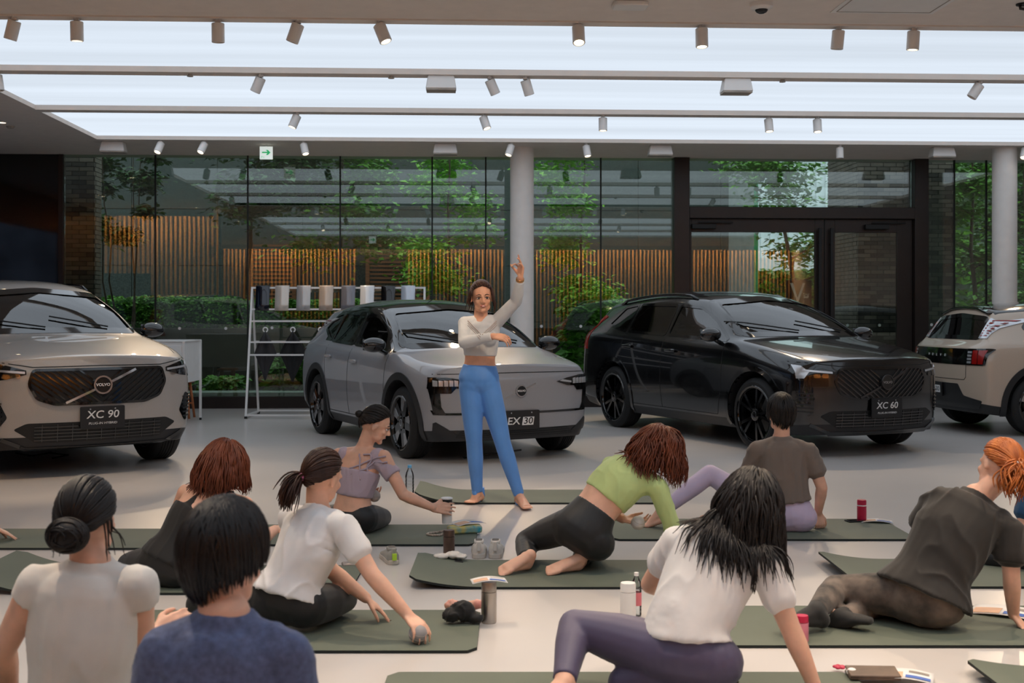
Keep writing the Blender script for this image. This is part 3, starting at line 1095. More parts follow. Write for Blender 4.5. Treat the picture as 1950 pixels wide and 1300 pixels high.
class Car:
    def __init__(self, sp):
        self.sp = sp
        self.xf = sp['wb'] / 2 + sp['fo']
        self.cage()

    def X(self, s):
        return self.xf - s

    def cage(self):
        sp = self.sp
        L, W, H = sp['L'], sp['W'], sp['H']
        hw = W / 2
        sc, zc, sh, zh = sp['sc'], sp['zc'], sp['sh'], sp['zhd']
        zn = sp['zn']
        sr, zr, sg, zg = sp['sr'], sp['zr'], sp['sg'], sp['zg']
        yr = sp['yr'] * hw
        st = []

        def low(s, w, zb, shz):
            k = sp.get('mid', .50)
            return [(0, zb), (.35 * w, zb), (.66 * w, zb), (.90 * w, zb), (.970 * w, zb + .10), (1.0 * w, k), (1.0 * w, k + .26), (.972 * w, shz)]

        def hood(s, w, zb, z, bow):
            r = low(s, w, zb, z - .10)
            r += [(.90 * w, z - .022), (.66 * w, z + .004), (.35 * w, z + .018), (0, z + .022)]
            return (s, r, bow)

        def cabin(s, w, zb, belt, ztop, yt, bow, arch=.0):
            r = low(s, w, zb, belt - .05)
            r += [(.915 * w, belt + .005), (yt, ztop - .085), (yt * .62, ztop - .012), (0, ztop)]
            return (s, r, bow)
        b0, b1 = sp['belt']

        def belt(s):
            return b0 + (b1 - b0) * (s - sc) / (sr - sc)
        zb = sp['clear']
        st.append(hood(.17, .90 * hw, zb + .02, zn, .15))
        st.append(hood(.36, .97 * hw, zb, zn + (zc - zn) * .25, .11))
        st.append(hood(.72, 1.0 * hw, zb, zn + (zc - zn) * .60, .07))
        st.append(hood(sc - .12, 1.0 * hw, zb, zc - .02, .06))
        # cowl
        r = low(sc, hw, zb, zc - .12) + [(.915 * hw, zc - .03), (.80 * hw, zc + .0), (.45 * hw, zc + .022), (0, zc + .03)]
        st.append((sc + .06, r, .16))
        sm = (sc + sh) / 2
        zm = (zc + zh) / 2 + .035
        r = low(sm, hw, zb, belt(sm) - .05) + [(.915 * hw, belt(sm) + .005), (.5 * (.82 * hw + yr) + .015, zm - .05), (.42 * hw, zm - .005), (0, zm + .005)]
        st.append((sm, r, .16))
        st.append(cabin(sh, hw, zb, belt(sh), zh, yr, .13))
        st.append(cabin(sh + .28, hw, zb, belt(sh + .28), zh + (H - zh) * .75, yr * 1.01, .05))
        sp_ = (sh + sr) / 2
        st.append(cabin(sp_, hw, zb, belt(sp_), H, yr * 1.01, 0))
        st.append(cabin(sr - .45, hw * .995, zb, belt(sr - .4), zr + (H - zr) * .45, yr * .98, 0))
        st.append(cabin(sr, hw * .98, zb + .03, belt(sr), zr, yr * .94, -.06))
        # rear screen foot, then tail
        wz = hw * sp.get('tailw', .96)
        r = low(sg, wz, zb + .06, zg - .10) + [(.915 * wz, zg - .01), (.80 * wz, zg + .0), (.45 * wz, zg + .005), (0, zg + .01)]
        st.append((sg, r, -.06))
        wz2 = hw * sp.get('tailw', .96) * .965
        zt = zg - .07
        r = low(L - .12, wz2, zb + .08, zt - .09) + [(.90 * wz2, zt - .02), (.66 * wz2, zt), (.35 * wz2, zt + .005), (0, zt + .01)]
        st.append((L - .14, r, -.12))

        bm = bmesh.new()
        rings = []
        nl = 12
        for s, r, bow in st:
            w = max(p[0] for p in r)
            row = {}
            for sd in (1, -1):
                for k, (y, z) in enumerate(r):
                    if y == 0 and sd == -1:
                        row[(k, -1)] = row[(k, 1)]
                        continue
                    x = self.X(s) + bow * (1 - (y / w) ** 2)
                    row[(k, sd)] = bm.verts.new((x, y * sd, z))
            rings.append(row)
        roofcells = sp.get('roofcells', range(0))
        for i in range(len(rings) - 1):
            a, b = rings[i], rings[i + 1]
            for sd in (1, -1):
                for k in range(nl - 1):
                    q = [a[(k, sd)], a[(k + 1, sd)], b[(k + 1, sd)], b[(k, sd)]]
                    if sd == -1:
                        q.reverse()
                    f = bm.faces.new(q)
                    if k <= 3:
                        f.material_index = 1
                    elif 5 <= i <= 9 and k >= 9 and sp['blackroof']:
                        f.material_index = 2
                    elif 4 <= i <= 8 and k >= 8 and sp['blackroof']:
                        f.material_index = 2
        colsF = [3, 2, 1, 0]

        def cap(row, s0, prof, front):
            """grid across the nose or tail, rows at ring levels 3..8"""
            seq = [(3, -1), (2, -1), (1, -1), (0, 1), (1, 1), (2, 1), (3, 1)]
            top = [(8, -1), (9, -1), (10, -1), (11, 1), (10, 1), (9, 1), (8, 1)]
            fr = [-1, -.66 / .9, -.35 / .9, 0, .35 / .9, .66 / .9, 1]
            grid = [[row[c] for c in seq]]
            for lv in (4, 5, 6, 7):
                e = row[(lv, 1)].co
                line = [row[(lv, -1)]]
                off, bow = prof[lv]
                for t in fr[1:-1]:
                    x = e.x + off + bow * (1 - t * t)
                    line.append(bm.verts.new((x, e.y * t, e.z)))
                line.append(row[(lv, 1)])
                grid.append(line)
            grid.append([row[c] for c in top])
            for j in range(len(grid) - 1):
                for c in range(6):
                    q = [grid[j][c], grid[j][c + 1], grid[j + 1][c + 1], grid[j + 1][c]]
                    if not front:
                        q.reverse()
                    f = bm.faces.new(q)
                    if j == 0:
                        f.material_index = 1
            return grid
        fp = sp.get('fascia', {4: (.0, .16), 5: (.03, .165), 6: (.03, .165), 7: (.015, .16)})
        gf = cap(rings[0], 0, fp, True)
        gr = cap(rings[-1], 0, {4: (-.02, -.10), 5: (-.05, -.09), 6: (-.05, -.09), 7: (-.03, -.10)}, False)
        bmesh.ops.recalc_face_normals(bm, faces=bm.faces)
        cr = bm.edges.layers.float.new('crease_edge')
        bm.verts.ensure_lookup_table()

        def crease(v0, v1, c):
            e = bm.edges.get((v0, v1))
            if e:
                e[cr] = c
        for i in range(len(rings) - 1):
            for sd in (1, -1):
                crease(rings[i][(8, sd)], rings[i + 1][(8, sd)], .35 if i > 3 else .3)
                crease(rings[i][(4, sd)], rings[i + 1][(4, sd)], .5)
                if i >= 4:
                    crease(rings[i][(9, sd)], rings[i + 1][(9, sd)], .45)
                crease(rings[i][(3, sd)], rings[i + 1][(3, sd)], .7)
        for g in (gf, gr):
            for c in range(6):
                crease(g[5][c], g[5][c + 1], .55)
                crease(g[1][c], g[1][c + 1], .5)
                crease(g[0][c], g[0][c + 1], .7)
        for ring_i in (10, 11):
            for k in (9, 10):
                for sd in (1, -1):
                    crease(rings[ring_i][(k, sd)], rings[ring_i][(k + 1, sd)], .5)
        me = bpy.data.meshes.new('cage')
        bm.to_mesh(me)
        bm.free()
        o = bpy.data.objects.new('cage', me)
        bench.collection.objects.link(o)
        sub = o.modifiers.new('s', 'SUBSURF')
        sub.levels = 3
        sub.render_levels = 3
        body = evaluated(o)
        bpy.data.objects.remove(o)
        # stretch to the exact outer size
        xs = [v.co.x for v in body.vertices]
        ys = [v.co.y for v in body.vertices]
        zs = [v.co.z for v in body.vertices]
        kx = L / (max(xs) - min(xs))
        ky = W / (max(ys) - min(ys))
        kz = (H - zb) / (max(zs) - min(zs))
        x0, z0 = max(xs), min(zs)
        for v in body.vertices:
            v.co.x = self.xf + (v.co.x - x0) * kx
            v.co.y *= ky
            v.co.z = zb + (v.co.z - z0) * kz
        self.body = body
        bm = bmesh.new()
        bm.from_mesh(body)
        self.bvh = BVHTree.FromBMesh(bm)
        bm.free()

    # ---- projection on the skin
    def hit(self, axis, a, b):
        o, d = {'F': (V((9, a, b)), V((-1, 0, 0))), 'B': (V((-9, a, b)), V((1, 0, 0))), 'L': (V((a, 9, b)), V((0, -1, 0))),
                'R': (V((a, -9, b)), V((0, 1, 0))), 'T': (V((a, b, 9)), V((0, 0, -1)))}[axis]
        h = self.bvh.ray_cast(o, d)
        if h[0] is None:
            n = self.bvh.find_nearest(o + d * (9 - (self.xf - .3 if axis in 'FB' else .8 if axis in 'LR' else 1.2)))
            return n[0], n[1]
        return h[0], h[1]

    def patch(self, name, poly, axis, material, off=.003, thick=.012, res=.05, parent=None):
        n = len(poly)
        x0, x1 = min(p[0] for p in poly), max(p[0] for p in poly)
        y0, y1 = min(p[1] for p in poly), max(p[1] for p in poly)
        # densify the outline so it follows the skin
        edge = []
        for i in range(n):
            a, b = V((*poly[i], 0)), V((*poly[(i + 1) % n], 0))
            k = max(1, int((b - a).length / res))
            for j in range(k):
                q = a.lerp(b, j / k)
                edge.append((q.x, q.y))
        m = len(edge)

        def inside(x, y):
            c = False
            j = m - 1
            for i in range(m):
                xi, yi = edge[i]
                xj, yj = edge[j]
                if (yi > y) != (yj > y) and x < (xj - xi) * (y - yi) / (yj - yi) + xi:
                    c = not c
                j = i
            return c

        def far(x, y):
            return all((x - ex) ** 2 + (y - ey) ** 2 > (res * .45) ** 2 for ex, ey in edge)
        pts = [V(p) for p in edge]
        gx = x0 + res * .5
        while gx < x1:
            gy = y0 + res * .5
            while gy < y1:
                if inside(gx, gy) and far(gx, gy):
                    pts.append(V((gx, gy)))
                gy += res
            gx += res
        r = delaunay_2d_cdt(pts, [(i, (i + 1) % m) for i in range(m)], [], 1, 1e-6)
        vs, fs = r[0], r[2]
        top, bot = [], []
        for p in vs:
            h, nn = self.hit(axis, p.x, p.y)
            top.append(h + nn * off)
            bot.append(h + nn * (off - thick))
        mb = MB()
        k = len(top)
        faces = [tuple(f) for f in fs]
        # boundary edges
        cnt = {}
        for f in faces:
            for i in range(len(f)):
                e = (f[i], f[(i + 1) % len(f)])
                key = tuple(sorted(e))
                cnt.setdefault(key, []).append(e)
        walls = []
        if thick:
            for es in cnt.values():
                if len(es) == 1:
                    a, b = es[0]
                    walls.append((b, a, a + k, b + k))
            mb.add(top + bot, faces + walls)
        else:
            mb.add(top, faces)
        o = mb.build(name, material, parent or self.root)
        me = o.data
        # sheets must face outwards
        c = V((0, 0, .8))
        bm = bmesh.new()
        bm.from_mesh(me)
        ref = {'F': V((1, 0, 0)), 'B': V((-1, 0, 0)), 'L': V((0, 1, 0)), 'R': V((0, -1, 0)), 'T': V((0, 0, 1))}[axis]
        tot = sum((f.normal.dot(ref) * f.calc_area() for f in bm.faces), 0.0)
        if tot < 0:
            bmesh.ops.reverse_faces(bm, faces=bm.faces)
        bm.to_mesh(me)
        bm.free()
        for p in me.polygons:
            p.use_smooth = True
        sharp_by_angle(me, 45)
        return o

    def ribbon(self, name, pts, axis, width, material, off=.0015, closed=False, parent=None, res=.04, thick=0.0):
        P = []
        n = len(pts)
        for i in range(n if closed else n - 1):
            a, b = V((*pts[i], 0)), V((*pts[(i + 1) % n], 0))
            k = max(1, int((b - a).length / res))
            for j in range(k):
                P.append(a.lerp(b, j / k))
        if not closed:
            P.append(V((*pts[-1], 0)))
        m = len(P)
        mb = MB()
        vs = []
        for i in range(m):
            a = P[(i - 1) % m] if closed or i else P[i]
            b = P[(i + 1) % m] if closed or i < m - 1 else P[i]
            d = (b - a).normalized()
            s = V((-d.y, d.x, 0)) * width / 2
            for q in (P[i] + s, P[i] - s):
                h, nn = self.hit(axis, q.x, q.y)
                vs.append(h + nn * off)
                vs.append(h + nn * (off - max(thick, .006)))
        fs = []
        for i in range(m if closed else m - 1):
            j = (i + 1) % m
            a, b = i * 4, j * 4
            fs += [(a, a + 2, b + 2, b), (a + 1, a, b, b + 1), (a + 2, a + 3, b + 3, b + 2)]
        mb.add(vs, fs)
        o = mb.build(name, material, parent or self.root)
        for p in o.data.polygons:
            p.use_smooth = True
        sharp_by_angle(o.data, 40)
        return o

    # ---- assembling
    def assemble(self, label, cat='car'):
        sp = self.sp
        root = self.root = empty(sp['name'])
        tag(root, label, cat, 'cars on show')
        tr = sp['W'] / 2 - sp['tw'] / 2 - .02
        self.track = tr
        wb, rw = sp['wb'], sp['rw']
        # cutters: wheel wells, cabin, windows
        cut = MB()
        for sx in (1, -1):
            for sy in (1, -1):
                Mx = Matrix.Translation((sx * wb / 2, sy * (sp['W'] / 2 - .17), rw + .01)) @ Matrix.Rotation(R(90), 4, 'X')
                cut.lathe([(rw + .055, -.24), (rw + .055, .24)], 40, Mx)
        wells = cut.mesh('wells', M_trim)
        W2 = sp['W'] / 2
        X = self.X
        win = self.windows()
        cab = bmesh.new()
        yr = sp['yr'] * W2
        zl = .62
        pts = []
        for s in (1, -1):
            pts += [(X(sp['sc'] + .30), s * .72 * W2, zl), (X(sp['sc'] + .22), s * .74 * W2, sp['zc'] + .01), (X(sp['sh'] + .03), s * (yr - .06), sp['zhd'] - .115),
                    (X((sp['sh'] + sp['sr']) / 2), s * (yr - .05), sp['H'] - .12), (X(sp['sr'] - .12), s * (yr * .93 - .06), sp['zr'] - .12),
                    (X(sp['sr'] - .15), s * .80 * W2, sp['belt'][1] - .02), (X(sp['sg'] - .20), s * .70 * W2, sp['zg'] + .0), (X(sp['sg'] - .35), s * .70 * W2, zl),
                    (X((sp['sh'])), s * .83 * W2, sp['belt'][0] - .0), (X((sp['sh'])), s * .80 * W2, zl), (X(sp['sr'] - .4), s * .80 * W2, zl)]
        for p in pts:
            cab.verts.new(p)
        hull = bmesh.ops.convex_hull(cab, input=cab.verts)
        bmesh.ops.delete(cab, geom=[v for v in cab.verts if not v.link_faces], context='VERTS')
        bmesh.ops.recalc_face_normals(cab, faces=cab.faces)
        cabme = bpy.data.meshes.new('cabin')
        cab.to_mesh(cabme)
        cab.free()
        cabme.materials.append(M_cabin)
        sides = []
        for poly in win['side']:
            sides.append(MB().prism(self.inset(poly, .006), -1.6003, 1.5997, Matrix.Rotation(R(90), 4, 'X')).mesh('winside', M_gloss))
        wf = MB()
        Mf = frame(V((0, 1, 0)), V((0, 0, 1)), V((1, 0, 0)), V((0, 0, 0)))
        wf.prism(self.inset(win['front'], .012), X(sp['sh'] + .5), X(.2), Mf)
        wr = wf.mesh('winfront', M_gloss)
        wq = MB()
        wq.prism(self.inset(win['rear'], .012), X(sp['L'] + .3), X(sp['sr'] - .35), Mf)
        wqm = wq.mesh('winrear', M_gloss)
        body = self.body
        for m_ in (sp['paint'], sp['lower'], M_gloss if sp['blackroof'] else sp['paint'], M_trim, M_cabin, M_gloss):
            body.materials.append(m_)
        def boole(base, cutters, op):
            o = bpy.data.objects.new('solid', base)
            bench.collection.objects.link(o)
            tmp = []
            for me_ in cutters:
                c = bpy.data.objects.new('cutter', me_)
                bench.collection.objects.link(c)
                md = o.modifiers.new('b', 'BOOLEAN')
                md.operation = op
                md.solver = 'MANIFOLD'
                md.object = c
                md.material_mode = 'TRANSFER'
                tmp.append(c)
            r_ = evaluated(o)
            for c in [o] + tmp:
                bpy.data.objects.remove(c)
            return r_
        cabme = boole(cabme, [*sides, wr, wqm], 'UNION')
        res = boole(body, [wells, cabme], 'DIFFERENCE')
        if len(res.polygons) < 10000:
            res = boole(body, [wells], 'DIFFERENCE')
        shell = link('body_shell', res, root)
        for p in res.polygons:
            p.use_smooth = True
        sharp_by_angle(res, 38)
        self.shell = shell
        # glazing
        for poly in win['side']:
            for ax in 'LR':
                rearw = max(p[0] for p in poly) < X(sp['tintfrom'])
                self.patch('side_window', poly, ax, M_tintglass if rearw else M_carglass, off=-.006, thick=0, res=.08)
                self.ribbon('window_trim', poly, ax, .03, M_gloss, off=.003, closed=True)
        self.patch('windscreen', win['front'], 'F', M_carglass, off=-.004, thick=0, res=.08)
        self.ribbon('windscreen_trim', win['front'], 'F', .05, M_gloss, off=.003, closed=True)
        self.patch('rear_window', win['rear'], 'B', M_tintglass, off=-.004, thick=0, res=.08)
        self.ribbon('window_trim', win['rear'], 'B', .05, M_gloss, off=.003, closed=True)
        self.wheels()
        self.cabin_fit()
        self.side_fit()
        return root

    @staticmethod
    def inset(poly, d):
        n = len(poly)
        out = []
        area = sum(poly[i][0] * poly[(i + 1) % n][1] - poly[(i + 1) % n][0] * poly[i][1] for i in range(n))
        sg = 1 if area > 0 else -1
        for i in range(n):
            a, p, b = V(poly[i - 1]), V(poly[i]), V(poly[(i + 1) % n])
            u, w = (p - a).normalized(), (b - p).normalized()
            nn = V((-(u.y + w.y), u.x + w.x)) * sg
            if nn.length < 1e-5:
                nn = V((-u.y, u.x)) * sg
            out.append(tuple(p + nn.normalized() * d))
        return out

    def windows(self):
        sp, X = self.sp, self.X
        W2 = sp['W'] / 2
        b0, b1 = sp['belt']
        d = sp['dlo']   # s of: front foot, front top, pillar, door end, rear foot, rear top

        def zb(s):
            return b0 + (b1 - b0) * (s - sp['sc']) / (sp['sr'] - sp['sc']) + .045

        def zt(s):
            pts = [(sp['sh'], sp['zhd'] - .125), ((sp['sh'] + sp['sr']) / 2, sp['H'] - .13), (sp['sr'], sp['zr'] - .13)]
            if s <= pts[0][0]:
                return pts[0][1] - (pts[0][0] - s) * .5
            for (a, za), (b, z_b) in zip(pts, pts[1:]):
                if s <= b:
                    return za + (z_b - za) * (s - a) / (b - a)
            return pts[-1][1]
        side = []
        A0, A1, B, Cc, D0, D1 = d
        am = (A0 + A1) / 2
        zmid = zb(am) + (zt(A1) - zb(A0)) * .56
        side.append([(X(A0), zb(A0) - .005), (X(am), zmid), (X(A1), zt(A1)), (X(B - .035), zt(B)), (X(B - .02), zb(B))])
        side.append([(X(B + .035), zb(B)), (X(B + .035), zt(B)), (X(min(Cc, D1) - .05), zt(Cc)), (X(Cc - .02), zb(Cc))])
        if D0 - Cc > .2:
            side.append([(X(Cc + .03), zb(Cc)), (X(min(Cc, D1) + .02), zt(Cc)), (X(D1), zt(D1) - .005), (X(D0), zb(D0) + sp.get('kick', .03))])
        side = [round_poly(p, .04, 3) for p in side]
        yt = sp['yr'] * W2
        zc, zh = sp['zc'], sp['zhd']
        front = round_poly([(-.80 * W2, zc + .035), (-.45 * W2, zc + .045), (0, zc + .05), (.45 * W2, zc + .045), (.80 * W2, zc + .035), (.5 * (.82 * W2 + yt) - .012, (zc + zh) / 2 + .0), (yt - .030, zh - .062), (0, zh - .012), (-yt + .030, zh - .062), (-.5 * (.82 * W2 + yt) + .012, (zc + zh) / 2 + .0)], .05, 3)
        zg, zr = sp['zg'], sp['zr']
        rear = round_poly([(-.70 * W2, zg + .05), (.70 * W2, zg + .05), (yt * .90, zr - .14), (0, zr - .10), (-yt * .90, zr - .14)], .06, 3)
        return {'side': side, 'front': front, 'rear': rear}

    def wheels(self):
        sp = self.sp
        rw, tw = sp['rw'], sp['tw']
        rr = rw * sp.get('rimk', .70)
        prof = [(rr - .02, -tw * .44), (rr + .01, -tw * .5), (rw - .045, -tw * .5), (rw - .012, -tw * .42), (rw, -tw * .34)]
        for k in range(-3, 4):
            z = tw * .34 * k / 3.5
            prof += [(rw, z - tw * .03), (rw - .006, z - tw * .02), (rw - .006, z + tw * .02), (rw, z + tw * .03)] if abs(k) < 3 else []
        prof += [(rw, tw * .34), (rw - .012, tw * .42), (rw - .045, tw * .5), (rr + .01, tw * .5), (rr - .02, tw * .44)]
        tyre = MB().lathe(prof, 56, caps=False).mesh('tyre', M_tyre, auto=30)
        rim = MB().lathe([(rr + .012, .5 * tw), (rr + .006, .52 * tw), (rr - .012, .5 * tw), (rr - .022, .40 * tw), (rr - .03, -.1 * tw), (rr - .03, -.42 * tw), (rr + .012, -.46 * tw)], 56, caps=False).mesh('rim', sp['rim_m'], auto=30)
        disc = MB().lathe([(.02, -.1 * tw), (rr * .62, -.1 * tw), (rr * .62, 0), (.02, 0)], 32).mesh('brake_disc', mat('brake_steel', C(110, 108, 106), rough=.35, metal=.9), auto=30)
        back = MB().lathe([(.01, -.3 * tw), (rr - .02, -.3 * tw), (rr - .02, -.28 * tw), (.01, -.28 * tw)], 32).mesh('wheel_back', M_trim)
        spk, fac = MB(), []
        n = sp['spokes']
        for i in range(n):
            a = 2 * math.pi * i / n
            Mr = Matrix.Rotation(a, 4, 'Z')
            if sp['wheel'] == 'blade':
                spk.prism([(.03, -.055), (rr - .01, -.075), (rr - .01, .075), (.03, .055)], .22 * tw, .42 * tw, Mr)
                fac.append(MB().prism([(rr * .42, -.012), (rr - .014, -.055), (rr - .014, .04), (rr * .5, .03)], .42 * tw, .435 * tw, Mr @ Matrix.Rotation(math.pi / n * .35, 4, 'Z')).mesh('bright_facet', M_alloy))
            else:
                for s in (-1, 1):
                    spk.prism([(.03, s * .012), (rr - .005, s * .075), (rr - .005, s * .045), (.05, s * -.014)] if s > 0 else [(.05, .014), (rr - .005, -.045), (rr - .005, -.075), (.03, -.012)], .24 * tw, .43 * tw, Mr)
        hub = MB().lathe([(.065, .2 * tw), (.065, .44 * tw), (.05, .46 * tw), (.03, .465 * tw), (.0, .465 * tw)], 24).mesh('hub_cap', M_gloss, auto=30)
        ring = MB().lathe([(.034, .466 * tw), (.034, .475 * tw), (.027, .475 * tw), (.027, .466 * tw)], 24, caps=False).mesh('hub_ring', M_chrome)
        spm = spk.mesh('spokes', M_gloss)
        for sx in (1, -1):
            for sy in (1, -1):
                t = link('wheel', tyre, self.root)
                steer = sp.get('steer', 0) if sx > 0 else 0
                t.matrix_local = Matrix.Translation((sx * sp['wb'] / 2, sy * self.track, rw)) @ Matrix.Rotation(R(steer), 4, 'Z') @ Matrix.Rotation(R(-90 * sy), 4, 'X')
                for nm, me_ in (('rim', rim), ('spokes', spm), ('brake_disc', disc), ('wheel_back', back), ('hub_cap', hub), ('hub_ring', ring)) + tuple(('bright_facet', q) for q in fac):
                    link(nm, me_, t)

    def cabin_fit(self):
        sp, X = self.sp, self.X
        r = self.root
        zc = sp['zc']
        fl = .62
        for yy in (.37, -.37):
            s = sp['sh'] + .22
            m = MB()
            m.box((X(s + .5), yy - .24, fl), (X(s), yy + .24, fl + .14))
            o = m.build('front_seat', M_seat, r, bevel=.04)
            Mb = Matrix.Translation((X(s + .48), yy, fl + .10)) @ Matrix.Rotation(R(-14), 4, 'Y')
            MB().box((-.07, -.23, 0), (.06, .23, .50), Mb).build('seat_back', M_seat, o, bevel=.04)
            MB().box((-.05, -.12, .54), (.05, .12, .72), Mb).box((-.012, -.05, .48), (.012, -.03, .56), Mb).box((-.012, .03, .48), (.012, .05, .56), Mb).build('headrest', M_seat, o, bevel=.025)
        s = sp['sr'] - .85
        o = MB().box((X(s + .45), -.60, fl), (X(s), .60, fl + .12)).build('rear_seat', M_seat, r, bevel=.03)
        MB().box((X(s + .5), -.58, fl), (X(s + .38), .58, fl + .52)).build('seat_back', M_seat, o, bevel=.03)
        MB().box((X(sp['sc'] + .62), -.66, zc - .22), (X(sp['sc'] + .28), .66, zc - .03)).build('dashboard', sp.get('dash', M_cabin), r, bevel=.03)
        c = V((X(sp['sh'] - .22), -.37, zc - .07))
        ax = V((.9, 0, .42)).normalized()
        u = V((0, 1, 0))
        w_ = ax.cross(u)
        MB().tube([c + (u * math.cos(a) + w_ * math.sin(a)) * .17 for a in [2 * math.pi * k / 24 for k in range(24)]], .014, 8, closed=True).bar(c - u * .16, c + u * .16, .03, .03).build('steering_wheel', M_cabin, r, smooth=True)
        # rear-view mirror
        c = V((X(sp['sh'] - .06), 0, sp['zhd'] - .13))
        MB().box((c.x - .02, -.11, c.z - .035), (c.x + .02, .11, c.z + .035)).build('rear_view_mirror', M_cabin, r, bevel=.012)

    def side_fit(self):
        sp, X = self.sp, self.X
        d = sp['dlo']
        b0, b1 = sp['belt']
        rw, wb = sp['rw'], sp['wb']
        r = self.root
        lowz = sp['clear'] + .13

        def bz(s):
            return b0 + (b1 - b0) * (s - sp['sc']) / (sp['sr'] - sp['sc'])
        sA = d[0] - .0
        sB = d[2]
        sC = d[3] + .02
        rearx = X(sC)
        ra = rw + .10
        for ax in 'LR':
            self.ribbon('door_gap', [(X(sA + .02), bz(sA)), (X(sA + .02), .62), (X(sA + .10), lowz)], ax, .007, M_seam)
            self.ribbon('door_gap', [(X(sB), bz(sB)), (X(sB + .0), .6), (X(sB - .02), lowz)], ax, .007, M_seam)
            self.ribbon('door_gap', [(X(sC), bz(sC)), (X(sC + .0), .86), (-wb / 2 + ra * .80, rw + ra * .62), (-wb / 2 + ra * 1.02, lowz)], ax, .007, M_seam)
            self.ribbon('door_gap', [(X(sA + .1), lowz), (-wb / 2 + ra * 1.02, lowz)], ax, .007, M_seam)
            # arch lips
            for sx in (1, -1):
                arc = [(sx * wb / 2 + math.cos(R(a)) * (rw + .055 + sp['archw'] / 2), rw + .01 + math.sin(R(a)) * (rw + .055 + sp['archw'] / 2)) for a in range(-18, 199, 6)]
                arc = [p for p in arc if p[1] > sp['clear'] + .02]
                self.ribbon('wheel_arch', arc, ax, sp['archw'], sp['arch_m'], off=.010, thick=.04)
            # handles
            for s in (d[2] - .20, d[3] - .14):
                h, n = self.hit(ax, X(s), bz(s) - .12)
                sg = 1 if ax == 'L' else -1
                c = h + V((0, sg * .022, 0))
                MB().box((c.x - .10, c.y - .012, c.z - .018), (c.x + .10, c.y + .012, c.z + .018)).build('door_handle', sp['paint'], r, bevel=.011)
            # mirror
            s = d[0] + .12
            h, n = self.hit(ax, X(s), bz(s) + .0)
            sg = 1 if ax == 'L' else -1
            c = h + V((.02, sg * .13, .10))
            mm = MB().ball(c, (.085, .125, .075), n=20, m=12)
            mo = mm.build('door_mirror', sp['mirror'], r, smooth=True)
            for v in mo.data.vertices:      # flat glass side to the rear, pointed towards the front
                if v.co.x < c.x - .045:
                    v.co.x = c.x - .045
            MB().box((c.x - .048, c.y - .10, c.z - .055), (c.x - .0455, c.y + .10, c.z + .055)).build('mirror_glass', M_chrome, mo)
            MB().bar(h + V((.0, -sg * .03, .0)), c + V((0, -sg * .05, -.05)), .07, .03).build('mirror_arm', M_gloss, mo, bevel=.008)
            if sp['rails']:
                y = sp['yr'] * sp['W'] / 2 * .99 * sg
                p = []
                for k in range(13):
                    s = sp['sh'] + .25 + (sp['sr'] - .25 - sp['sh'] - .25) * k / 12
                    hh, nn = self.hit('T', X(s), y * .985)
                    p.append(hh + V((0, 0, .035 if 0 < k < 12 else .0)))
                MB().tube(p, .017, 8).build('roof_rail', sp['rails'], r, smooth=True)
        # wipers
        for yy, ln in ((-.12, .62), (.48, .52)):
            pts = []
            for k in range(7):
                t = k / 6
                y = yy - ln * t
                h, n = self.hit('F', y, sp['zc'] + .065 + .10 * t)
                pts.append(h + n * .018)
            MB().tube(pts, .008, 6).build('wiper', M_black, r)

    # ---- pieces for the noses
    def place(self, axis, a, b, off=0.0, up=V((0, 0, 1))):
        """frame on the skin: x right as seen from outside, y up, z out"""
        h, n = self.hit(axis, a, b)
        z = n.normalized()
        x = up.cross(z).normalized()
        y = z.cross(x)
        return frame(x, y, z, h + z * off)

    def emblem(self, y, z, r, bar, ring_m, disc_m, face, letter_m, bar_m=None, off=.012, ax='F'):
        M = self.place(ax, y, z, off)
        e = MB().lathe([(r, -.02), (r, .004), (r * .97, .010), (r * .80, .010), (r * .78, .004), (r * .78, -.02)], 40, M, caps=False).build('emblem', ring_m, self.root, auto=35)
        MB().lathe([(r * .79, -.01), (r * .79, .005)], 36, M).build('emblem_disc', disc_m, e)
        lettering('emblem_letters', 'VOLVO', r * .42, M @ Matrix.Translation((0, 0, .006)), letter_m, e, depth=.001, sx=1.05, bold=.0006)
        return e

    def plate(self, y, z, w, h, lines, box=None, tilt=0):
        M = self.place('F', y, z, .03)
        # plates stand upright
        x = M.col[0].to_3d()
        o = M.col[3].to_3d()
        zax = V((1, 0, 0))
        M = frame(V((0, 1, 0)), V((0, 0, 1)), zax, o)
        p = MB().prism(round_poly([(-w / 2, -h / 2), (w / 2, -h / 2), (w / 2, h / 2), (-w / 2, h / 2)], .012), -.012, 0, M).build('number_plate', M_plateblk, self.root)
        MB().box((-w * .3, -h * .3, -.06), (w * .3, h * .3, -.012), M).build('plate_bracket', M_trim, p)
        for sx in (-1, 1):
            MB().lathe([(.007, 0), (.007, .003)], 10, M @ Matrix.Translation((sx * w * .28, h * .38, 0))).build('plate_screw', M_chrome, p)
        for txt, size, ty, sx, inv in lines:
            lettering('plate_letters', txt, size, M @ Matrix.Translation((tx_of(txt, inv), ty, .0012)), M_plateblk if inv else M_letter, p, depth=.0008, sx=sx, shear=.12 if inv is not None else 0, bold=.0008 if size > .05 else 0)
        if box:
            x0, x1, y0, y1 = box
            MB().prism([(x0, y0), (x1 - .012, y0), (x1, y1), (x0 + .012, y1)], 0, .0008, M).build('plate_box', M_letter, p)
        return p


def tx_of(txt, inv):
    return {'EX': -.085, '30': .068}.get(txt, 0.0)


def mirror_poly(p):
    return [(-y, z) for y, z in p][::-1]


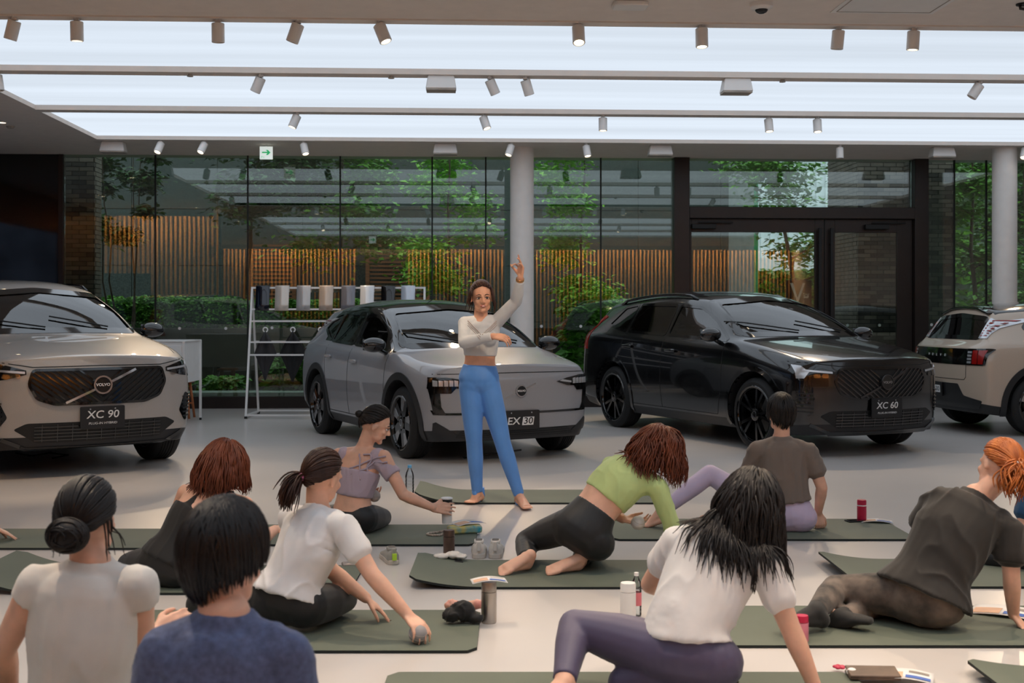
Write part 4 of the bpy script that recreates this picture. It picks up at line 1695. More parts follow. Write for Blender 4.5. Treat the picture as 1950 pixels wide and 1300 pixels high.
def grille_bars(car, poly, bars, axis, width, material, off, name='grille_bar', deep=.02):
    """individual bars clipped to the polygon outline"""
    n = len(poly)
    for (a, b) in bars:
        ts = []
        dx, dy = b[0] - a[0], b[1] - a[1]
        for i in range(n):
            p, q = poly[i], poly[(i + 1) % n]
            ex, ey = q[0] - p[0], q[1] - p[1]
            den = dx * ey - dy * ex
            if abs(den) < 1e-9:
                continue
            t = ((p[0] - a[0]) * ey - (p[1] - a[1]) * ex) / den
            u = ((p[0] - a[0]) * dy - (p[1] - a[1]) * dx) / den
            if 0 <= u <= 1:
                ts.append(t)
        ts.sort()
        if len(ts) >= 2 and ts[-1] - ts[0] > .04:
            t0, t1 = max(0, ts[0]), min(1, ts[-1])
            if t1 - t0 > .02:
                car.ribbon(name, [(a[0] + dx * t0, a[1] + dy * t0), (a[0] + dx * t1, a[1] + dy * t1)], axis, width, material, off=off, thick=deep, res=.12)


def place_car(car, cx, cd, phi, wheel):
    """phi: heading to the right of straight-at-the-camera; wheel (sx, sy) stands at camera-frame (cx, cd)"""
    h = camvec(math.sin(phi), -math.cos(phi))
    rz = math.atan2(h.y, h.x)
    p = V((cx * CY + cd * SY, -cx * SY + cd * CY, 0))
    loc = V((wheel[0] * car.sp['wb'] / 2, wheel[1] * car.track, 0))
    loc.rotate(Quaternion((0, 0, 1), rz))
    car.root.location = p - loc
    car.root.rotation_euler = (0, 0, rz)


P_grey = paint('vapour_grey_paint', C(142, 143, 148))
P_black = paint('onyx_black_paint', C(8, 8, 10), rough=.2)
P_silver = paint('warm_silver_paint', C(164, 159, 154))
P_sand = paint('sand_beige_paint', C(188, 170, 152))

compact = dict(L=4.233, W=1.838, H=1.55, wb=2.65, fo=.79, clear=.19, mid=.50, zn=.89, sc=1.02, zc=1.03, sh=1.92, zhd=1.475, sr=3.80, zr=1.47, sg=4.02, zg=1.06,
               yr=.68, belt=(.97, 1.06), dlo=(1.18, 1.98, 2.32, 3.12, 3.58, 3.40), kick=.12, rw=.345, tw=.235, rimk=.74, wheel='blade', spokes=5, tintfrom=2.3,
               blackroof=True, archw=.07, arch_m=M_trim, rails=None, mirror=M_gloss, lower=M_trim, tailw=.98)


def compact_nose(c, plate=True):
    r = c.root
    # black U-shaped surround under the lamps and along the foot of the closed nose panel
    for sg in (1, -1):
        f = (lambda p: p) if sg > 0 else mirror_poly
        c.patch('lamp_surround', f([(.70, .46), (.80, .48), (.835, .70), (.80, .745), (.755, .70), (.74, .53)]), 'F', M_gloss, off=.008, res=.02)
        hl = c.patch('headlamp', f([(.40, .745), (.53, .705), (.62, .70), (.66, .655), (.80, .655), (.84, .70), (.83, .80), (.70, .80), (.52, .775)]), 'F', M_gloss, off=.009, res=.02)
        for k in range(5):
            y0 = .60 + k * .042
            c.patch('lamp_segment', f([(y0, .72), (y0 + .034, .72), (y0 + .034, .775), (y0, .77)]), 'F', M_lampbright, off=.014, thick=.006, res=.02, parent=hl)
        c.patch('lamp_segment', f([(.43, .748), (.58, .728), (.58, .745), (.47, .762)]), 'F', M_lampbright, off=.014, thick=.006, res=.02, parent=hl)
        c.patch('air_slot', f([(.60, .27), (.80, .27), (.80, .38), (.78, .39), (.66, .31)]), 'F', M_trim, off=.008, res=.02)
    c.patch('nose_strip', [(-.80, .455), (.80, .455), (.82, .50), (.70, .475), (-.70, .475), (-.82, .50)], 'F', M_gloss, off=.005)
    c.patch('lower_grille', round_poly([(-.62, .24), (.62, .24), (.56, .31), (-.56, .31)], .02), 'F', M_black, off=.003)
    for k in range(3):
        c.ribbon('grille_bar', [(-.56, .255 + k * .02), (.56, .255 + k * .02)], 'F', .007, M_trim, off=.008)
    c.ribbon('bonnet_gap', [(-.80, .83), (-.5, .835), (0, .84), (.5, .835), (.80, .83)], 'F', .007, M_seam)
    c.ribbon('badge_bar', [(-.16, .60), (.16, .735)], 'F', .012, M_alloy, off=.004)
    c.emblem(0, .668, .058, None, M_chrome, M_gloss, 'F', M_letter)
    if plate:
        c.plate(0, .40, .38, .18, [('EX', .095, -.01, 1.15, False), ('30', .085, -.01, 1.2, True)], box=(.005, .135, -.048, .028))


def compact_tail(c):
    c.patch('rear_mask', round_poly([(-.80, .80), (.80, .80), (.80, .985), (-.80, .985)], .03), 'B', M_gloss, off=.005)
    for sg in (1, -1):
        f = (lambda p: p) if sg > 0 else mirror_poly
        lamp = c.patch('tail_lamp', f(round_poly([(.60, .80), (.855, .80), (.865, .99), (.60, .985)], .02)), 'B', M_gloss, off=.010)
        c.patch('lamp_segment', f([(.70, .815), (.765, .815), (.765, .97), (.70, .97)]), 'B', M_lampred, off=.014, thick=.006, parent=lamp)
        c.patch('lamp_segment', f([(.775, .815), (.83, .815), (.845, .97), (.775, .97)]), 'B', M_lampred, off=.014, thick=.006, parent=lamp)
        for k in range(4):
            c.patch('lamp_segment', f([(.625, .82 + k * .038), (.685, .82 + k * .038), (.685, .845 + k * .038), (.625, .845 + k * .038)]), 'B', M_lampbright, off=.013, thick=.005, parent=lamp)
        up = c.patch('upper_tail_lamp', f([(.62, 1.10), (.74, 1.10), (.68, 1.33), (.60, 1.33)]), 'B', M_lampbright, off=.012)
        for k in range(7):
            z = 1.125 + k * .028
            c.patch('lamp_segment', f([(.635, z), (.715 - k * .006, z), (.712 - k * .006, z + .012), (.633, z + .012)]), 'B', M_lampred, off=.016, thick=.005, parent=up)
    c.patch('rear_bumper', round_poly([(-.74, .24), (.74, .24), (.82, .40), (.55, .45), (.46, .58), (-.46, .58), (-.55, .45), (-.82, .40)], .02), 'B', M_trim, off=.006)
    c.ribbon('tailgate_gap', [(-.60, .80), (-.60, .66), (-.57, .63), (.57, .63), (.60, .66), (.60, .80)], 'B', .007, M_seam)
    for k, ch in enumerate('VOLVO'):
        M = c.place('B', .20 - k * .10, .90, .012)
        lettering('tail_letter', ch, .042, M, M_letter, c.root, depth=.001)
    M = c.place('B', 0, .50, .03)
    p = MB().prism(round_poly([(-.17, -.085), (.17, -.085), (.17, .085), (-.17, .085)], .012), -.01, 0, M).build('number_plate', M_plateblk, c.root)
    lettering('plate_letters', 'EX', .09, M @ Matrix.Translation((-.085, 0, .001)), M_letter, p, depth=.0008, sx=1.15)
    MB().box((.0, -.04, 0), (.13, .045, .0008), M).build('plate_box', M_letter, p)
    lettering('plate_letters', '30', .08, M @ Matrix.Translation((.066, 0, .0016)), M_plateblk, p, depth=.0008, sx=1.15)
    # roof spoiler
    pts = []
    for y in (-.56, -.3, 0, .3, .56):
        h, n = c.hit('T', c.X(c.sp['sr'] - .06), y)
        pts.append(h)
    mb = MB()
    vs = []
    for h in pts:
        vs += [h + V((.10, 0, .004)), h + V((-.16, 0, -.012)), h + V((-.16, 0, -.04)), h + V((.05, 0, -.05))]
    fs = []
    for i in range(4):
        for k in range(4):
            l = (k + 1) % 4
            fs.append((i * 4 + k, i * 4 + l, i * 4 + 4 + l, i * 4 + 4 + k))
    fs += [(3, 2, 1, 0), (16, 17, 18, 19)]
    mb.add(vs, fs).build('roof_spoiler', M_gloss, c.root, bevel=.008)


# ---- silver-grey compact in the middle
sp = dict(compact, name='compact_suv', paint=P_grey, rim_m=M_gloss)
car1 = Car(sp)
car1.assemble('grey compact electric SUV with black roof and closed nose behind the instructor')
compact_nose(car1)
compact_tail(car1)
place_car(car1, -0.97, 11.66, R(26.5), (1, -1))
tag(MB().tube([car1.root.location + camvec(.85, -1.1, .012), car1.root.location + camvec(.4, -1.6, .008), car1.root.location + camvec(.95, -1.75, .10)], .008, 6).build('charging_cable', M_black), 'thin black cable hanging under the grey car', 'cable')

# ---- beige compact at the right, seen from behind
sp = dict(compact, name='compact_suv', paint=P_sand, rim_m=M_gloss)
car2 = Car(sp)
car2.assemble('sand beige compact SUV with black roof parked tail-on beside the right column')
compact_nose(car2, False)
compact_tail(car2)
place_car(car2, 5.96, 13.75, math.pi - R(83), (-1, -1))

# ---- black mid-size SUV
sp = dict(L=4.708, W=1.90, H=1.655, wb=2.865, fo=.87, clear=.20, mid=.50, zn=.93, sc=1.22, zc=1.13, sh=2.10, zhd=1.575, sr=4.30, zr=1.56, sg=4.55, zg=1.16,
          yr=.66, belt=(1.06, 1.15), dlo=(1.40, 2.16, 2.62, 3.52, 4.06, 3.86), kick=.06, rw=.372, tw=.25, rimk=.76, wheel='twin', spokes=5, tintfrom=2.6,
          blackroof=False, archw=.05, arch_m=M_gloss, rails=M_gloss, mirror=M_gloss, lower=P_black, tailw=.96, name='mid_size_suv', paint=P_black, rim_m=M_gloss,
          dash=mat('tan_dashboard', C(150, 122, 96), rough=.6))
car3 = Car(sp)
car3.assemble('glossy black mid-size SUV with black grille in front of the glass door')


def suv_nose(c, gz0, gz1, gw0, gw1, hz, slat_m, surround_m, em, plate_lines, pz, iz, lamp_y, emb_m, slash):
    z0, z1 = gz0, gz1
    g = round_poly([(-gw0, z1), (-gw1, z1 - .12), (-gw1 + .06, z0 + .05), (-gw1 + .20, z0), (gw1 - .20, z0), (gw1 - .06, z0 + .05), (gw1, z1 - .12), (gw0, z1)], .03, 3)
    gr = c.patch('grille', g, 'F', M_black, off=.002)
    c.ribbon('grille_surround', g, 'F', .022, surround_m, off=.012, closed=True, thick=.02)
    bars = []
    # bars lean opposite ways on the two sides of the badge
    for k in range(-14, 15):
        y = k * .062
        if slash == 'both':
            bars.append(((y - .30, z0 - .1), (y + .30, z1 + .1)) if True else None)
    if slash == 'both':
        L_, R_ = [], []
        for k in range(0, 22):
            y = .02 + k * .062
            R_.append(((y - .30, z0 - .08), (y + .30, z1 + .10)))
            L_.append(((-y + .30, z0 - .08), (-y - .30, z1 + .10)))
        half_r = [(max(0.0, p[0]), p[1]) for p in g]
        half_l = [(min(0.0, p[0]), p[1]) for p in g]
        grille_bars(c, half_r, R_, 'F', .014, slat_m, .012, deep=.02)
        grille_bars(c, half_l, L_, 'F', .014, slat_m, .012, deep=.02)
    c.ribbon('badge_bar', [(-.30, z0 + .01), (.30, z1 - .01)], 'F', .020, emb_m, off=.020, thick=.02)
    c.emblem(0, (z0 + z1) / 2 + .01, em, None, emb_m, M_gloss, 'F', M_letter if emb_m is M_chrome else M_alloy, off=.030)
    ly0, ly1 = lamp_y
    for sg in (1, -1):
        f = (lambda p: p) if sg > 0 else mirror_poly
        hl = c.patch('headlamp', f([(ly0, hz + .01), (ly0, hz + .045), (ly1 - .12, hz + .10), (ly1, hz + .13), (ly1 + .01, hz + .06), (ly1 - .03, hz - .05), (ly0 + .15, hz - .03)]), 'F', M_gloss, off=.004)
        c.patch('light_blade', f([(ly0 + .01, hz + .015), (ly1 - .10, hz + .035), (ly1 - .06, hz - .03), (ly1 - .015, hz - .03), (ly1 - .02, hz + .10), (ly1 - .06, hz + .09), (ly1 - .08, hz + .055), (ly0 + .01, hz + .035)]), 'F', M_lampbright, off=.009, thick=.006, parent=hl)
        for k in range(2):
            y = ly1 - .16 - k * .075
            c.patch('lamp_lens', f(round_poly([(y - .03, hz - .025), (y + .03, hz - .025), (y + .03, hz + .015), (y - .03, hz + .015)], .02)), 'F', M_lampglass, off=.008, thick=.004, parent=hl)
        c.patch('side_vent', f(round_poly([(ly1 - .10, iz - .02), (ly1 + .005, iz + .02), (ly1 + .005, iz + .22), (ly1 - .10, iz + .24), (ly1 - .17, iz + .08)], .02)), 'F', M_gloss, off=.004)
        for k in range(6):
            c.ribbon('vent_fin', [(sg * (ly1 - .13), iz + .02 + k * .036), (sg * (ly1 - .01), iz + .03 + k * .034)], 'F', .010, M_trim, off=.012, thick=.015)
    low = round_poly([(-.52, iz - .14), (.52, iz - .14), (.70, iz - .02), (.60, iz + .03), (-.60, iz + .03), (-.70, iz - .02)], .025)
    c.patch('lower_grille', low, 'F', M_black, off=.002)
    for k in range(5):
        c.ribbon('grille_bar', [(-.54, iz - .115 + k * .028), (.54, iz - .115 + k * .028)], 'F', .008, slat_m, off=.010, thick=.012)
    for k in range(-4, 5):
        c.ribbon('grille_bar', [(k * .12, iz - .13), (k * .12, iz + .02)], 'F', .006, slat_m, off=.009, thick=.012)
    c.ribbon('bumper_lip', [(-.78, iz - .10), (-.60, iz - .185), (0, iz - .19), (.60, iz - .185), (.78, iz - .10)], 'F', .03, surround_m, off=.014, thick=.02)
    c.ribbon('bonnet_gap', [(-ly1 + .02, hz + .13), (-gw0, z1 + .025), (0, z1 + .03), (gw0, z1 + .025), (ly1 - .02, hz + .13)], 'F', .007, M_seam)
    c.plate(0, pz, .38, .19, plate_lines)
    # bonnet ridges
    for sg in (1, -1):
        c.ribbon('bonnet_gap', [(c.X(c.sp['sc'] - .02), sg * .80), (c.X(.55), sg * .80), (c.X(.30), sg * .76)], 'T', .006, M_seam)


def suv_tail(c, zl0, zl1):
    for sg in (1, -1):
        f = (lambda p: p) if sg > 0 else mirror_poly
        c.patch('tail_lamp', f(round_poly([(.60, zl0), (.88, zl0), (.86, zl0 + .16), (.70, zl1), (.62, zl1), (.70, zl0 + .14)], .02)), 'B', M_lampred, off=.008)
        ax = 'L' if sg > 0 else 'R'
        x = c.X(c.sp['L'] - .28)
        c.patch('tail_lamp', [(x, zl0 + .02), (x - .10, zl0 + .02), (x - .05, zl0 + .14), (x + .10, zl1 - .02), (x + .06, zl1 - .02), (x - .02, zl0 + .12)], ax, M_lampred, off=.008)
    c.patch('rear_bumper', round_poly([(-.74, .26), (.74, .26), (.78, .42), (-.78, .42)], .03), 'B', M_trim, off=.006)


suv_nose(car3, .565, .855, .50, .56, .795, M_darkchrome, M_gloss, .078, [('XC 60', .088, .022, 1.12, False), ('PLUG-IN HYBRID', .026, -.048, 1.2, False)], .475, .42, (.57, .885), M_darkchrome, 'both')
suv_tail(car3, .92, 1.36)
place_car(car3, 2.55, 12.24, R(24.8), (1, -1))

# ---- silver large SUV at the left
sp = dict(L=4.953, W=1.91, H=1.745, wb=2.984, fo=.88, clear=.23, mid=.52, zn=1.0, sc=1.28, zc=1.185, sh=2.16, zhd=1.635, sr=4.55, zr=1.66, sg=4.80, zg=1.22,
          yr=.68, belt=(1.12, 1.19), dlo=(1.46, 2.24, 2.72, 3.62, 4.36, 4.22), kick=.05, rw=.385, tw=.27, rimk=.74, wheel='twin', spokes=6, tintfrom=2.7,
          blackroof=False, archw=.05, arch_m=P_silver, rails=M_gloss, mirror=M_gloss, lower=P_silver, tailw=.97, name='large_suv', paint=P_silver, rim_m=M_alloy)
car4 = Car(sp)
car4.assemble('large silver SUV with diagonal-slat grille and chrome badge beside the white cabinet')
suv_nose(car4, .625, .915, .55, .585, .87, M_gloss, M_gloss, .082, [('XC 90', .092, .022, 1.12, False), ('PLUG-IN HYBRID', .027, -.05, 1.2, False)], .505, .44, (.60, .91), M_chrome, 'both')
suv_tail(car4, .98, 1.45)
place_car(car4, -3.42, 11.58, R(37), (1, 1))
tag(MB().tube([flr(30, 862, .01), flr(60, 868, .03), flr(95, 862, .05), flr(130, 866, .02), flr(100, 872, .01)], .009, 6).build('charging_cable', M_black), 'loose black cable lying under the silver SUV', 'cable')
# ================================================================== people: tools
def cone(mb, c0, r0, c1, r1, side=None, caps=(1, 1), n=16):
    """tapered limb piece with elliptic ends; caps 1 = rounded, 0 = flat"""
    c0, c1 = V(c0), V(c1)
    r0 = r0 if isinstance(r0, tuple) else (r0, r0)
    r1 = r1 if isinstance(r1, tuple) else (r1, r1)
    d = c1 - c0
    if d.length < 1e-5:
        d = V((0, 0, 1e-5))
    ax = d.normalized()
    s = V(side) if side is not None else ax.orthogonal()
    s = s - ax * s.dot(ax)
    if s.length < 1e-4:
        s = ax.orthogonal()
    s.normalize()
    t = ax.cross(s)
    rings = []
    if caps[0]:
        m = min(r0)
        for a in (78, 50, 25):
            rings.append((c0 - ax * m * math.sin(R(a)), r0, math.cos(R(a))))
    rings.append((c0, r0, 1))
    k = max(1, int(d.length / .06))
    for i in range(1, k):
        f = i / k
        rings.append((c0.lerp(c1, f), (r0[0] + (r1[0] - r0[0]) * f, r0[1] + (r1[1] - r0[1]) * f), 1))
    rings.append((c1, r1, 1))
    if caps[1]:
        m = min(r1)
        for a in (25, 50, 78):
            rings.append((c1 + ax * m * math.sin(R(a)), r1, math.cos(R(a))))
    vs, fs = [], []
    for c, r, sc in rings:
        for j in range(n):
            a = 2 * math.pi * j / n
            vs.append(c + s * (r[0] * sc * math.cos(a)) + t * (r[1] * sc * math.sin(a)))
    m = len(rings)
    for i in range(m - 1):
        for j in range(n):
            l = (j + 1) % n
            fs.append((i * n + j, i * n + l, (i + 1) * n + l, (i + 1) * n + j))
    fs.append(tuple(range(n - 1, -1, -1)))
    fs.append(tuple((m - 1) * n + j for j in range(n)))
    mb.add(vs, fs)


def remesh(mb, voxel, smooth=4, name='body'):
    me = mb.mesh(name)
    o = bpy.data.objects.new(name, me)
    bench.collection.objects.link(o)
    r = o.modifiers.new('r', 'REMESH')
    r.mode = 'VOXEL'
    r.voxel_size = voxel
    s = o.modifiers.new('s', 'SMOOTH')
    s.factor = .5
    s.iterations = smooth
    out = evaluated(o)
    bpy.data.objects.remove(o)
    for p in out.polygons:
        p.use_smooth = True
    return out


def wrinkle(me, amp, freq=9.0, seed=0.0, zs=.55):
    """fabric folds: ridged noise along the normal"""
    off = V((seed * 3.1, seed * 1.7, seed * 2.3))
    n = len(me.vertices)
    co, no = [0.0] * (3 * n), [0.0] * (3 * n)
    me.vertices.foreach_get('co', co)
    me.vertices.foreach_get('normal', no)
    for i in range(0, 3 * n, 3):
        p = V((co[i] * freq, co[i + 1] * freq, co[i + 2] * freq * zs)) + off
        w = noise.noise(p * .45)
        n1 = 1 - abs(noise.noise(p + V((w, w, w)) * 1.6)) * 2
        d = amp * (max(0, n1) ** 2 - .15) + amp * .5 * w
        co[i] += no[i] * d
        co[i + 1] += no[i + 1] * d
        co[i + 2] += no[i + 2] * d
    me.vertices.foreach_set('co', co)
    me.update()


def skin_mat(name, c):
    return mat(name, c, rough=.48, var=.05, vscale=14, subs=.12, spec=.4)


SKIN = skin_mat('fair_skin', C(226, 176, 150))
SKIN2 = skin_mat('tanned_skin', C(222, 166, 136))
M_eye = mat('eye_white', C(232, 228, 224), rough=.2, var=.01)
M_iris = mat('dark_iris', C(28, 18, 14), rough=.1)
M_lip = mat('lips', C(190, 88, 84), rough=.35, var=.05)
M_teeth = mat('teeth', C(238, 234, 228), rough=.25)


def hair_mat(name, c, c2):
    return mat(name, c, rough=.42, colour2=c2, vscale=18, stretch=(1, 1, .15), spec=.28)


H_black = hair_mat('black_hair', C(22, 18, 17), C(38, 31, 28))
H_brown = hair_mat('dark_brown_hair', C(44, 27, 21), C(72, 44, 32))
H_auburn = hair_mat('auburn_hair', C(84, 42, 28), C(122, 64, 40))
H_orange = hair_mat('copper_hair', C(150, 76, 36), C(206, 120, 58))

RAD = dict(pelvis=(.158, .112), waist=(.120, .088), chest=(.140, .100), top=(.150, .085), nb=(.060, .056), sh=.050, thigh0=.090, thigh1=.080, knee=.057, calf=.056,
           ankle=.036, arm0=.048, arm1=.043, elbow=.037, fore=.038, wrist=.025)


class Person:
    """J: joints as world points. L / R are the sides as seen in the joint list, not anatomy."""

    def __init__(self, name, label, J, size=1.0, skin=SKIN, voxel=.0066, girth=1.0, group='yoga class'):
        self.J, self.k = J, size
        self.skin = skin
        self.voxel = voxel
        self.g = girth
        base = V((J['pel'].x, J['pel'].y, 0))
        self.root = empty(name, base)
        self.base = base
        tag(self.root, label, 'person', group)
        self.side = (J['shR'] - J['shL']).normalized()
        hs = (J['hipR'] - J['hipL'])
        self.hside = hs.normalized()
        J['waist'] = J.get('waist', J['pel'].lerp(J['chest'], .50))
        J['top'] = J['chest'].lerp(J['nb'], .62)
        f, u = J['face'].normalized(), J['up'].normalized()
        x = f.cross(u).normalized()          # the head's own right
        u = x.cross(f)
        self.Mh = frame(x, f, u, J['head'])
        self.over = .022          # hair rests this far off the skin, on top of the clothes

    def r(self, key, inf=0.0):
        v = RAD[key]
        k = self.k
        if isinstance(v, tuple):
            return (v[0] * k * self.g + inf, v[1] * k * self.g + inf)
        return v * k * (self.g if key in ('thigh0', 'thigh1') else 1) + inf

    # ---- pieces that both the body and the clothes are made of
    def torso(self, mb, inf=0.0, lo=0.0, hi=1.0, caps=(1, 1)):
        """lo..hi along pelvis(0) waist(.35) chest(.65) top(.88) neck base(1)"""
        J = self.J
        keys = [(0, 'pel', 'pelvis', self.hside), (.35, 'waist', 'waist', (self.hside + self.side) / 2), (.65, 'chest', 'chest', self.side), (.88, 'top', 'top', self.side), (1.0, 'nb', 'nb', self.side)]
        down = (J['pel'] - J['waist']).normalized()
        n = len(keys)
        pts = []
        # finer stations by smooth interpolation
        N = 24
        for i in range(N + 1):
            t = lo + (hi - lo) * i / N
            for a in range(n - 1):
                if t <= keys[a + 1][0] + 1e-6:
                    break
            t0, t1 = keys[a][0], keys[a + 1][0]
            f = (t - t0) / (t1 - t0)
            fs = f * f * (3 - 2 * f)
            p0, p1 = J[keys[max(0, a - 1)][1]], J[keys[a][1]]
            p2, p3 = J[keys[a + 1][1]], J[keys[min(n - 1, a + 2)][1]]
            if a == 0:
                p0 = p1 * 2 - p2
            if a == n - 2:
                p3 = p2 * 2 - p1
            c = ((p1 * 2) + (p2 - p0) * f + (p0 * 2 - p1 * 5 + p2 * 4 - p3) * f * f + (p1 * 3 - p0 - p2 * 3 + p3) * f ** 3) * .5
            ra, rb = self.r(keys[a][2], inf if not callable(inf) else inf(t)), self.r(keys[a + 1][2], inf if not callable(inf) else inf(t))
            s = keys[a][3].lerp(keys[a + 1][3], fs)
            pts.append((c, (ra[0] + (rb[0] - ra[0]) * fs, ra[1] + (rb[1] - ra[1]) * fs), s))
        for i in range(N):
            (c0, r0, s0), (c1, r1, s1) = pts[i], pts[i + 1]
            cone(mb, c0, r0, c1, r1, s0, caps=(caps[0] if i == 0 else 0, caps[1] if i == N - 1 else 0), n=22)
        self._tor = pts

    def hips(self, mb, inf=0.0):
        J = self.J
        back = (J['waist'] - J['pel']).cross(self.hside)
        for h in ('hipL', 'hipR'):
            mb.ball(J[h].lerp(J['pel'], .25), self.r('thigh0', inf) * 1.12, n=16, m=12)

    def leg(self, mb, S, inf=0.0, hi=2.0, cap=1):
        J = self.J
        h, k, a = J['hip' + S], J['kn' + S], J['an' + S]
        st = [(0, h, 'thigh0'), (.5, h.lerp(k, .5), 'thigh1'), (1, k, 'knee'), (1.33, k.lerp(a, .33), 'calf'), (1.7, k.lerp(a, .72), None), (2, a, 'ankle')]
        self._chain(mb, st, inf, hi, cap, mid=.043)

    def arm(self, mb, S, inf=0.0, hi=2.0, cap=1, lo=0.0):
        J = self.J
        s, e, w = J['sh' + S], J['el' + S], J['wr' + S]
        st = [(0, s, 'arm0'), (.5, s.lerp(e, .5), 'arm1'), (1, e, 'elbow'), (1.3, e.lerp(w, .28), 'fore'), (2, w, 'wrist')]
        self._chain(mb, st, inf, hi, cap)

    def _chain(self, mb, st, inf, hi, cap, mid=.04):
        rad = [(mid * self.k + (inf(t) if callable(inf) else inf)) if key is None else self.r(key, inf(t) if callable(inf) else inf) for t, p, key in st]
        for i in range(len(st) - 1):
            t0, p0, _ = st[i]
            t1, p1, _ = st[i + 1]
            if t0 >= hi:
                break
            r0, r1 = rad[i], rad[i + 1]
            last = t1 >= hi - 1e-6
            if t1 > hi:
                f = (hi - t0) / (t1 - t0)
                p1 = p0.lerp(p1, f)
                r1 = r0 + (r1 - r0) * f
            cone(mb, p0, r0, p1, r1, caps=(1, cap if last else 1))

    def shoulders(self, mb, inf=0.0):
        J = self.J
        for S in 'LR':
            s = J['sh' + S]
            cone(mb, J['top'], self.r('sh', .012 + inf), s, self.r('arm0', inf))
            cone(mb, J['nb'].lerp(J['top'], .35), .042 * self.k + inf, s.lerp(J['nb'], .12), self.r('arm0', inf - .006))
            cone(mb, J['chest'].lerp(J['top'], .4), .07 * self.k + inf, s.lerp(J['top'], .15), self.r('arm0', inf))

    def foot(self, mb, S, toes=True, inf=0.0):
        J = self.J
        a, t = J['an' + S], J['to' + S]
        k = self.k
        sole = J.get('sole' + S, V((0, 0, -1)))
        d = (t - a)
        fwd = (d - sole * d.dot(sole)).normalized()
        heel = a + sole * .035 * k - fwd * .035 * k
        w = fwd.cross(sole).normalized()
        ball_ = t - fwd * .05 * k
        cone(mb, a, .036 * k + inf, heel, .033 * k + inf)
        cone(mb, heel, (.030 * k + inf, .028 * k + inf), ball_, (.042 * k + inf, .019 * k + inf), w)
        cone(mb, a, .034 * k + inf, ball_, (.036 * k + inf, .016 * k + inf), w)
        if toes:
            for i, (o, l, r) in enumerate(((-.032, .050, .0125), (-.013, .050, .010), (.003, .044, .0095), (.018, .037, .009), (.032, .028, .0085))):
                b = ball_ + w * o * k
                cone(mb, b - fwd * .01, r * k * 1.1, b + fwd * l * k + sole * .002, r * k)
        else:
            cone(mb, ball_, (.042 * k + inf, .018 * k + inf), t, (.03 * k + inf, .013 * k + inf), w)

    def hand(self, mb, S, dirn, palm, curl=(.25, .3, .2), thumb=1, spread=.1, pinch=False, fing=None):
        """dirn: wrist to knuckles, palm: direction the palm faces, thumb +1/-1: which side"""
        J = self.J
        w0 = J['wr' + S]
        k = self.k * .98
        d = V(dirn).normalized()
        p = V(palm)
        p = (p - d * p.dot(d)).normalized()
        s = d.cross(p).normalized() * thumb      # towards the thumb
        lens = [(.036, .024, .019), (.041, .027, .021), (.038, .025, .020), (.030, .019, .017)]
        for i in range(4):
            o = (.031 - .0205 * i)
            base = w0 + s * o * .55 * k
            kn = w0 + d * (.082 - abs(i - 1.2) * .004) * k + s * o * k
            cone(mb, base, (.014 * k, .012 * k), kn, (.0115 * k, .0105 * k), s)
            ang = 0.0
            q = kn
            cr = fing[i] if fing else curl
            sp_ = (1.2 - i) * spread
            for j in range(3):
                ang += cr[j]
                dd = (d * math.cos(ang) + p * math.sin(ang) + s * sp_ * math.cos(ang)).normalized()
                e = q + dd * lens[i][j] * k
                cone(mb, q, (.0086 - j * .0008) * k, e, (.0080 - j * .0009) * k, n=10)
                q = e
        tb = w0 + d * .020 * k + s * .020 * k
        t1 = tb + (d * .6 + s * .65 + p * .30).normalized() * .045 * k
        t2 = t1 + (d * .85 + s * .22 + p * (.35 + (.5 if pinch else 0))).normalized() * .033 * k
        t3 = t2 + (d * .9 - s * .05 + p * (.45 + (.5 if pinch else 0))).normalized() * .026 * k
        cone(mb, tb, .0145 * k, t1, .0115 * k, n=10)
        cone(mb, t1, .0105 * k, t2, .0095 * k, n=10)
        cone(mb, t2, .0095 * k, t3, .0078 * k, n=10)

    def headshape(self, mb):
        k = self.k
        M = self.Mh

        def L(x, y, z):
            return M @ V((x * k, y * k, z * k))
        R3 = M.to_3x3().to_4x4()
        mb.ball(M @ V((0, -.012 * k, .022 * k)), (.076 * k, .094 * k, .094 * k), R3, n=24, m=16)
        mb.ball(L(0, .014, -.030), (.062 * k, .074 * k, .078 * k), R3, n=20, m=14)      # face
        cone(mb, L(-.030, .030, -.070), .030 * k, L(.030, .030, -.070), .030 * k)              # jaw
        mb.ball(L(0, .062, -.094), (.024 * k, .019 * k, .018 * k), R3)                       # chin
        for s in (-1, 1):
            mb.ball(L(.036 * s, .062, -.026), (.022 * k, .016 * k, .020 * k), R3)            # cheekbones
            cone(mb, L(.016 * s, .082, .018), .010 * k, L(.045 * s, .066, .016), .009 * k)       # brow ridge
            cone(mb, L(.077 * s, -.006, .006), (.006 * k, .020 * k), L(.079 * s, -.012, -.030), (.006 * k, .012 * k), M.to_3x3() @ V((1, 0, 0)))  # ears
        cone(mb, L(0, .082, .006), .0085 * k, L(0, .103, -.028), .0105 * k, n=10)              # nose
        for s in (-1, 1):
            mb.ball(L(.011 * s, .094, -.032), .0085 * k)
        cone(mb, L(-.014, .078, -.057), .010 * k, L(.014, .078, -.057), .010 * k, n=10)         # mouth
        # neck
        cone(mb, self.J['nb'] - self.J['up'].normalized() * .02, .054 * k, L(0, -.022, -.055), .049 * k)

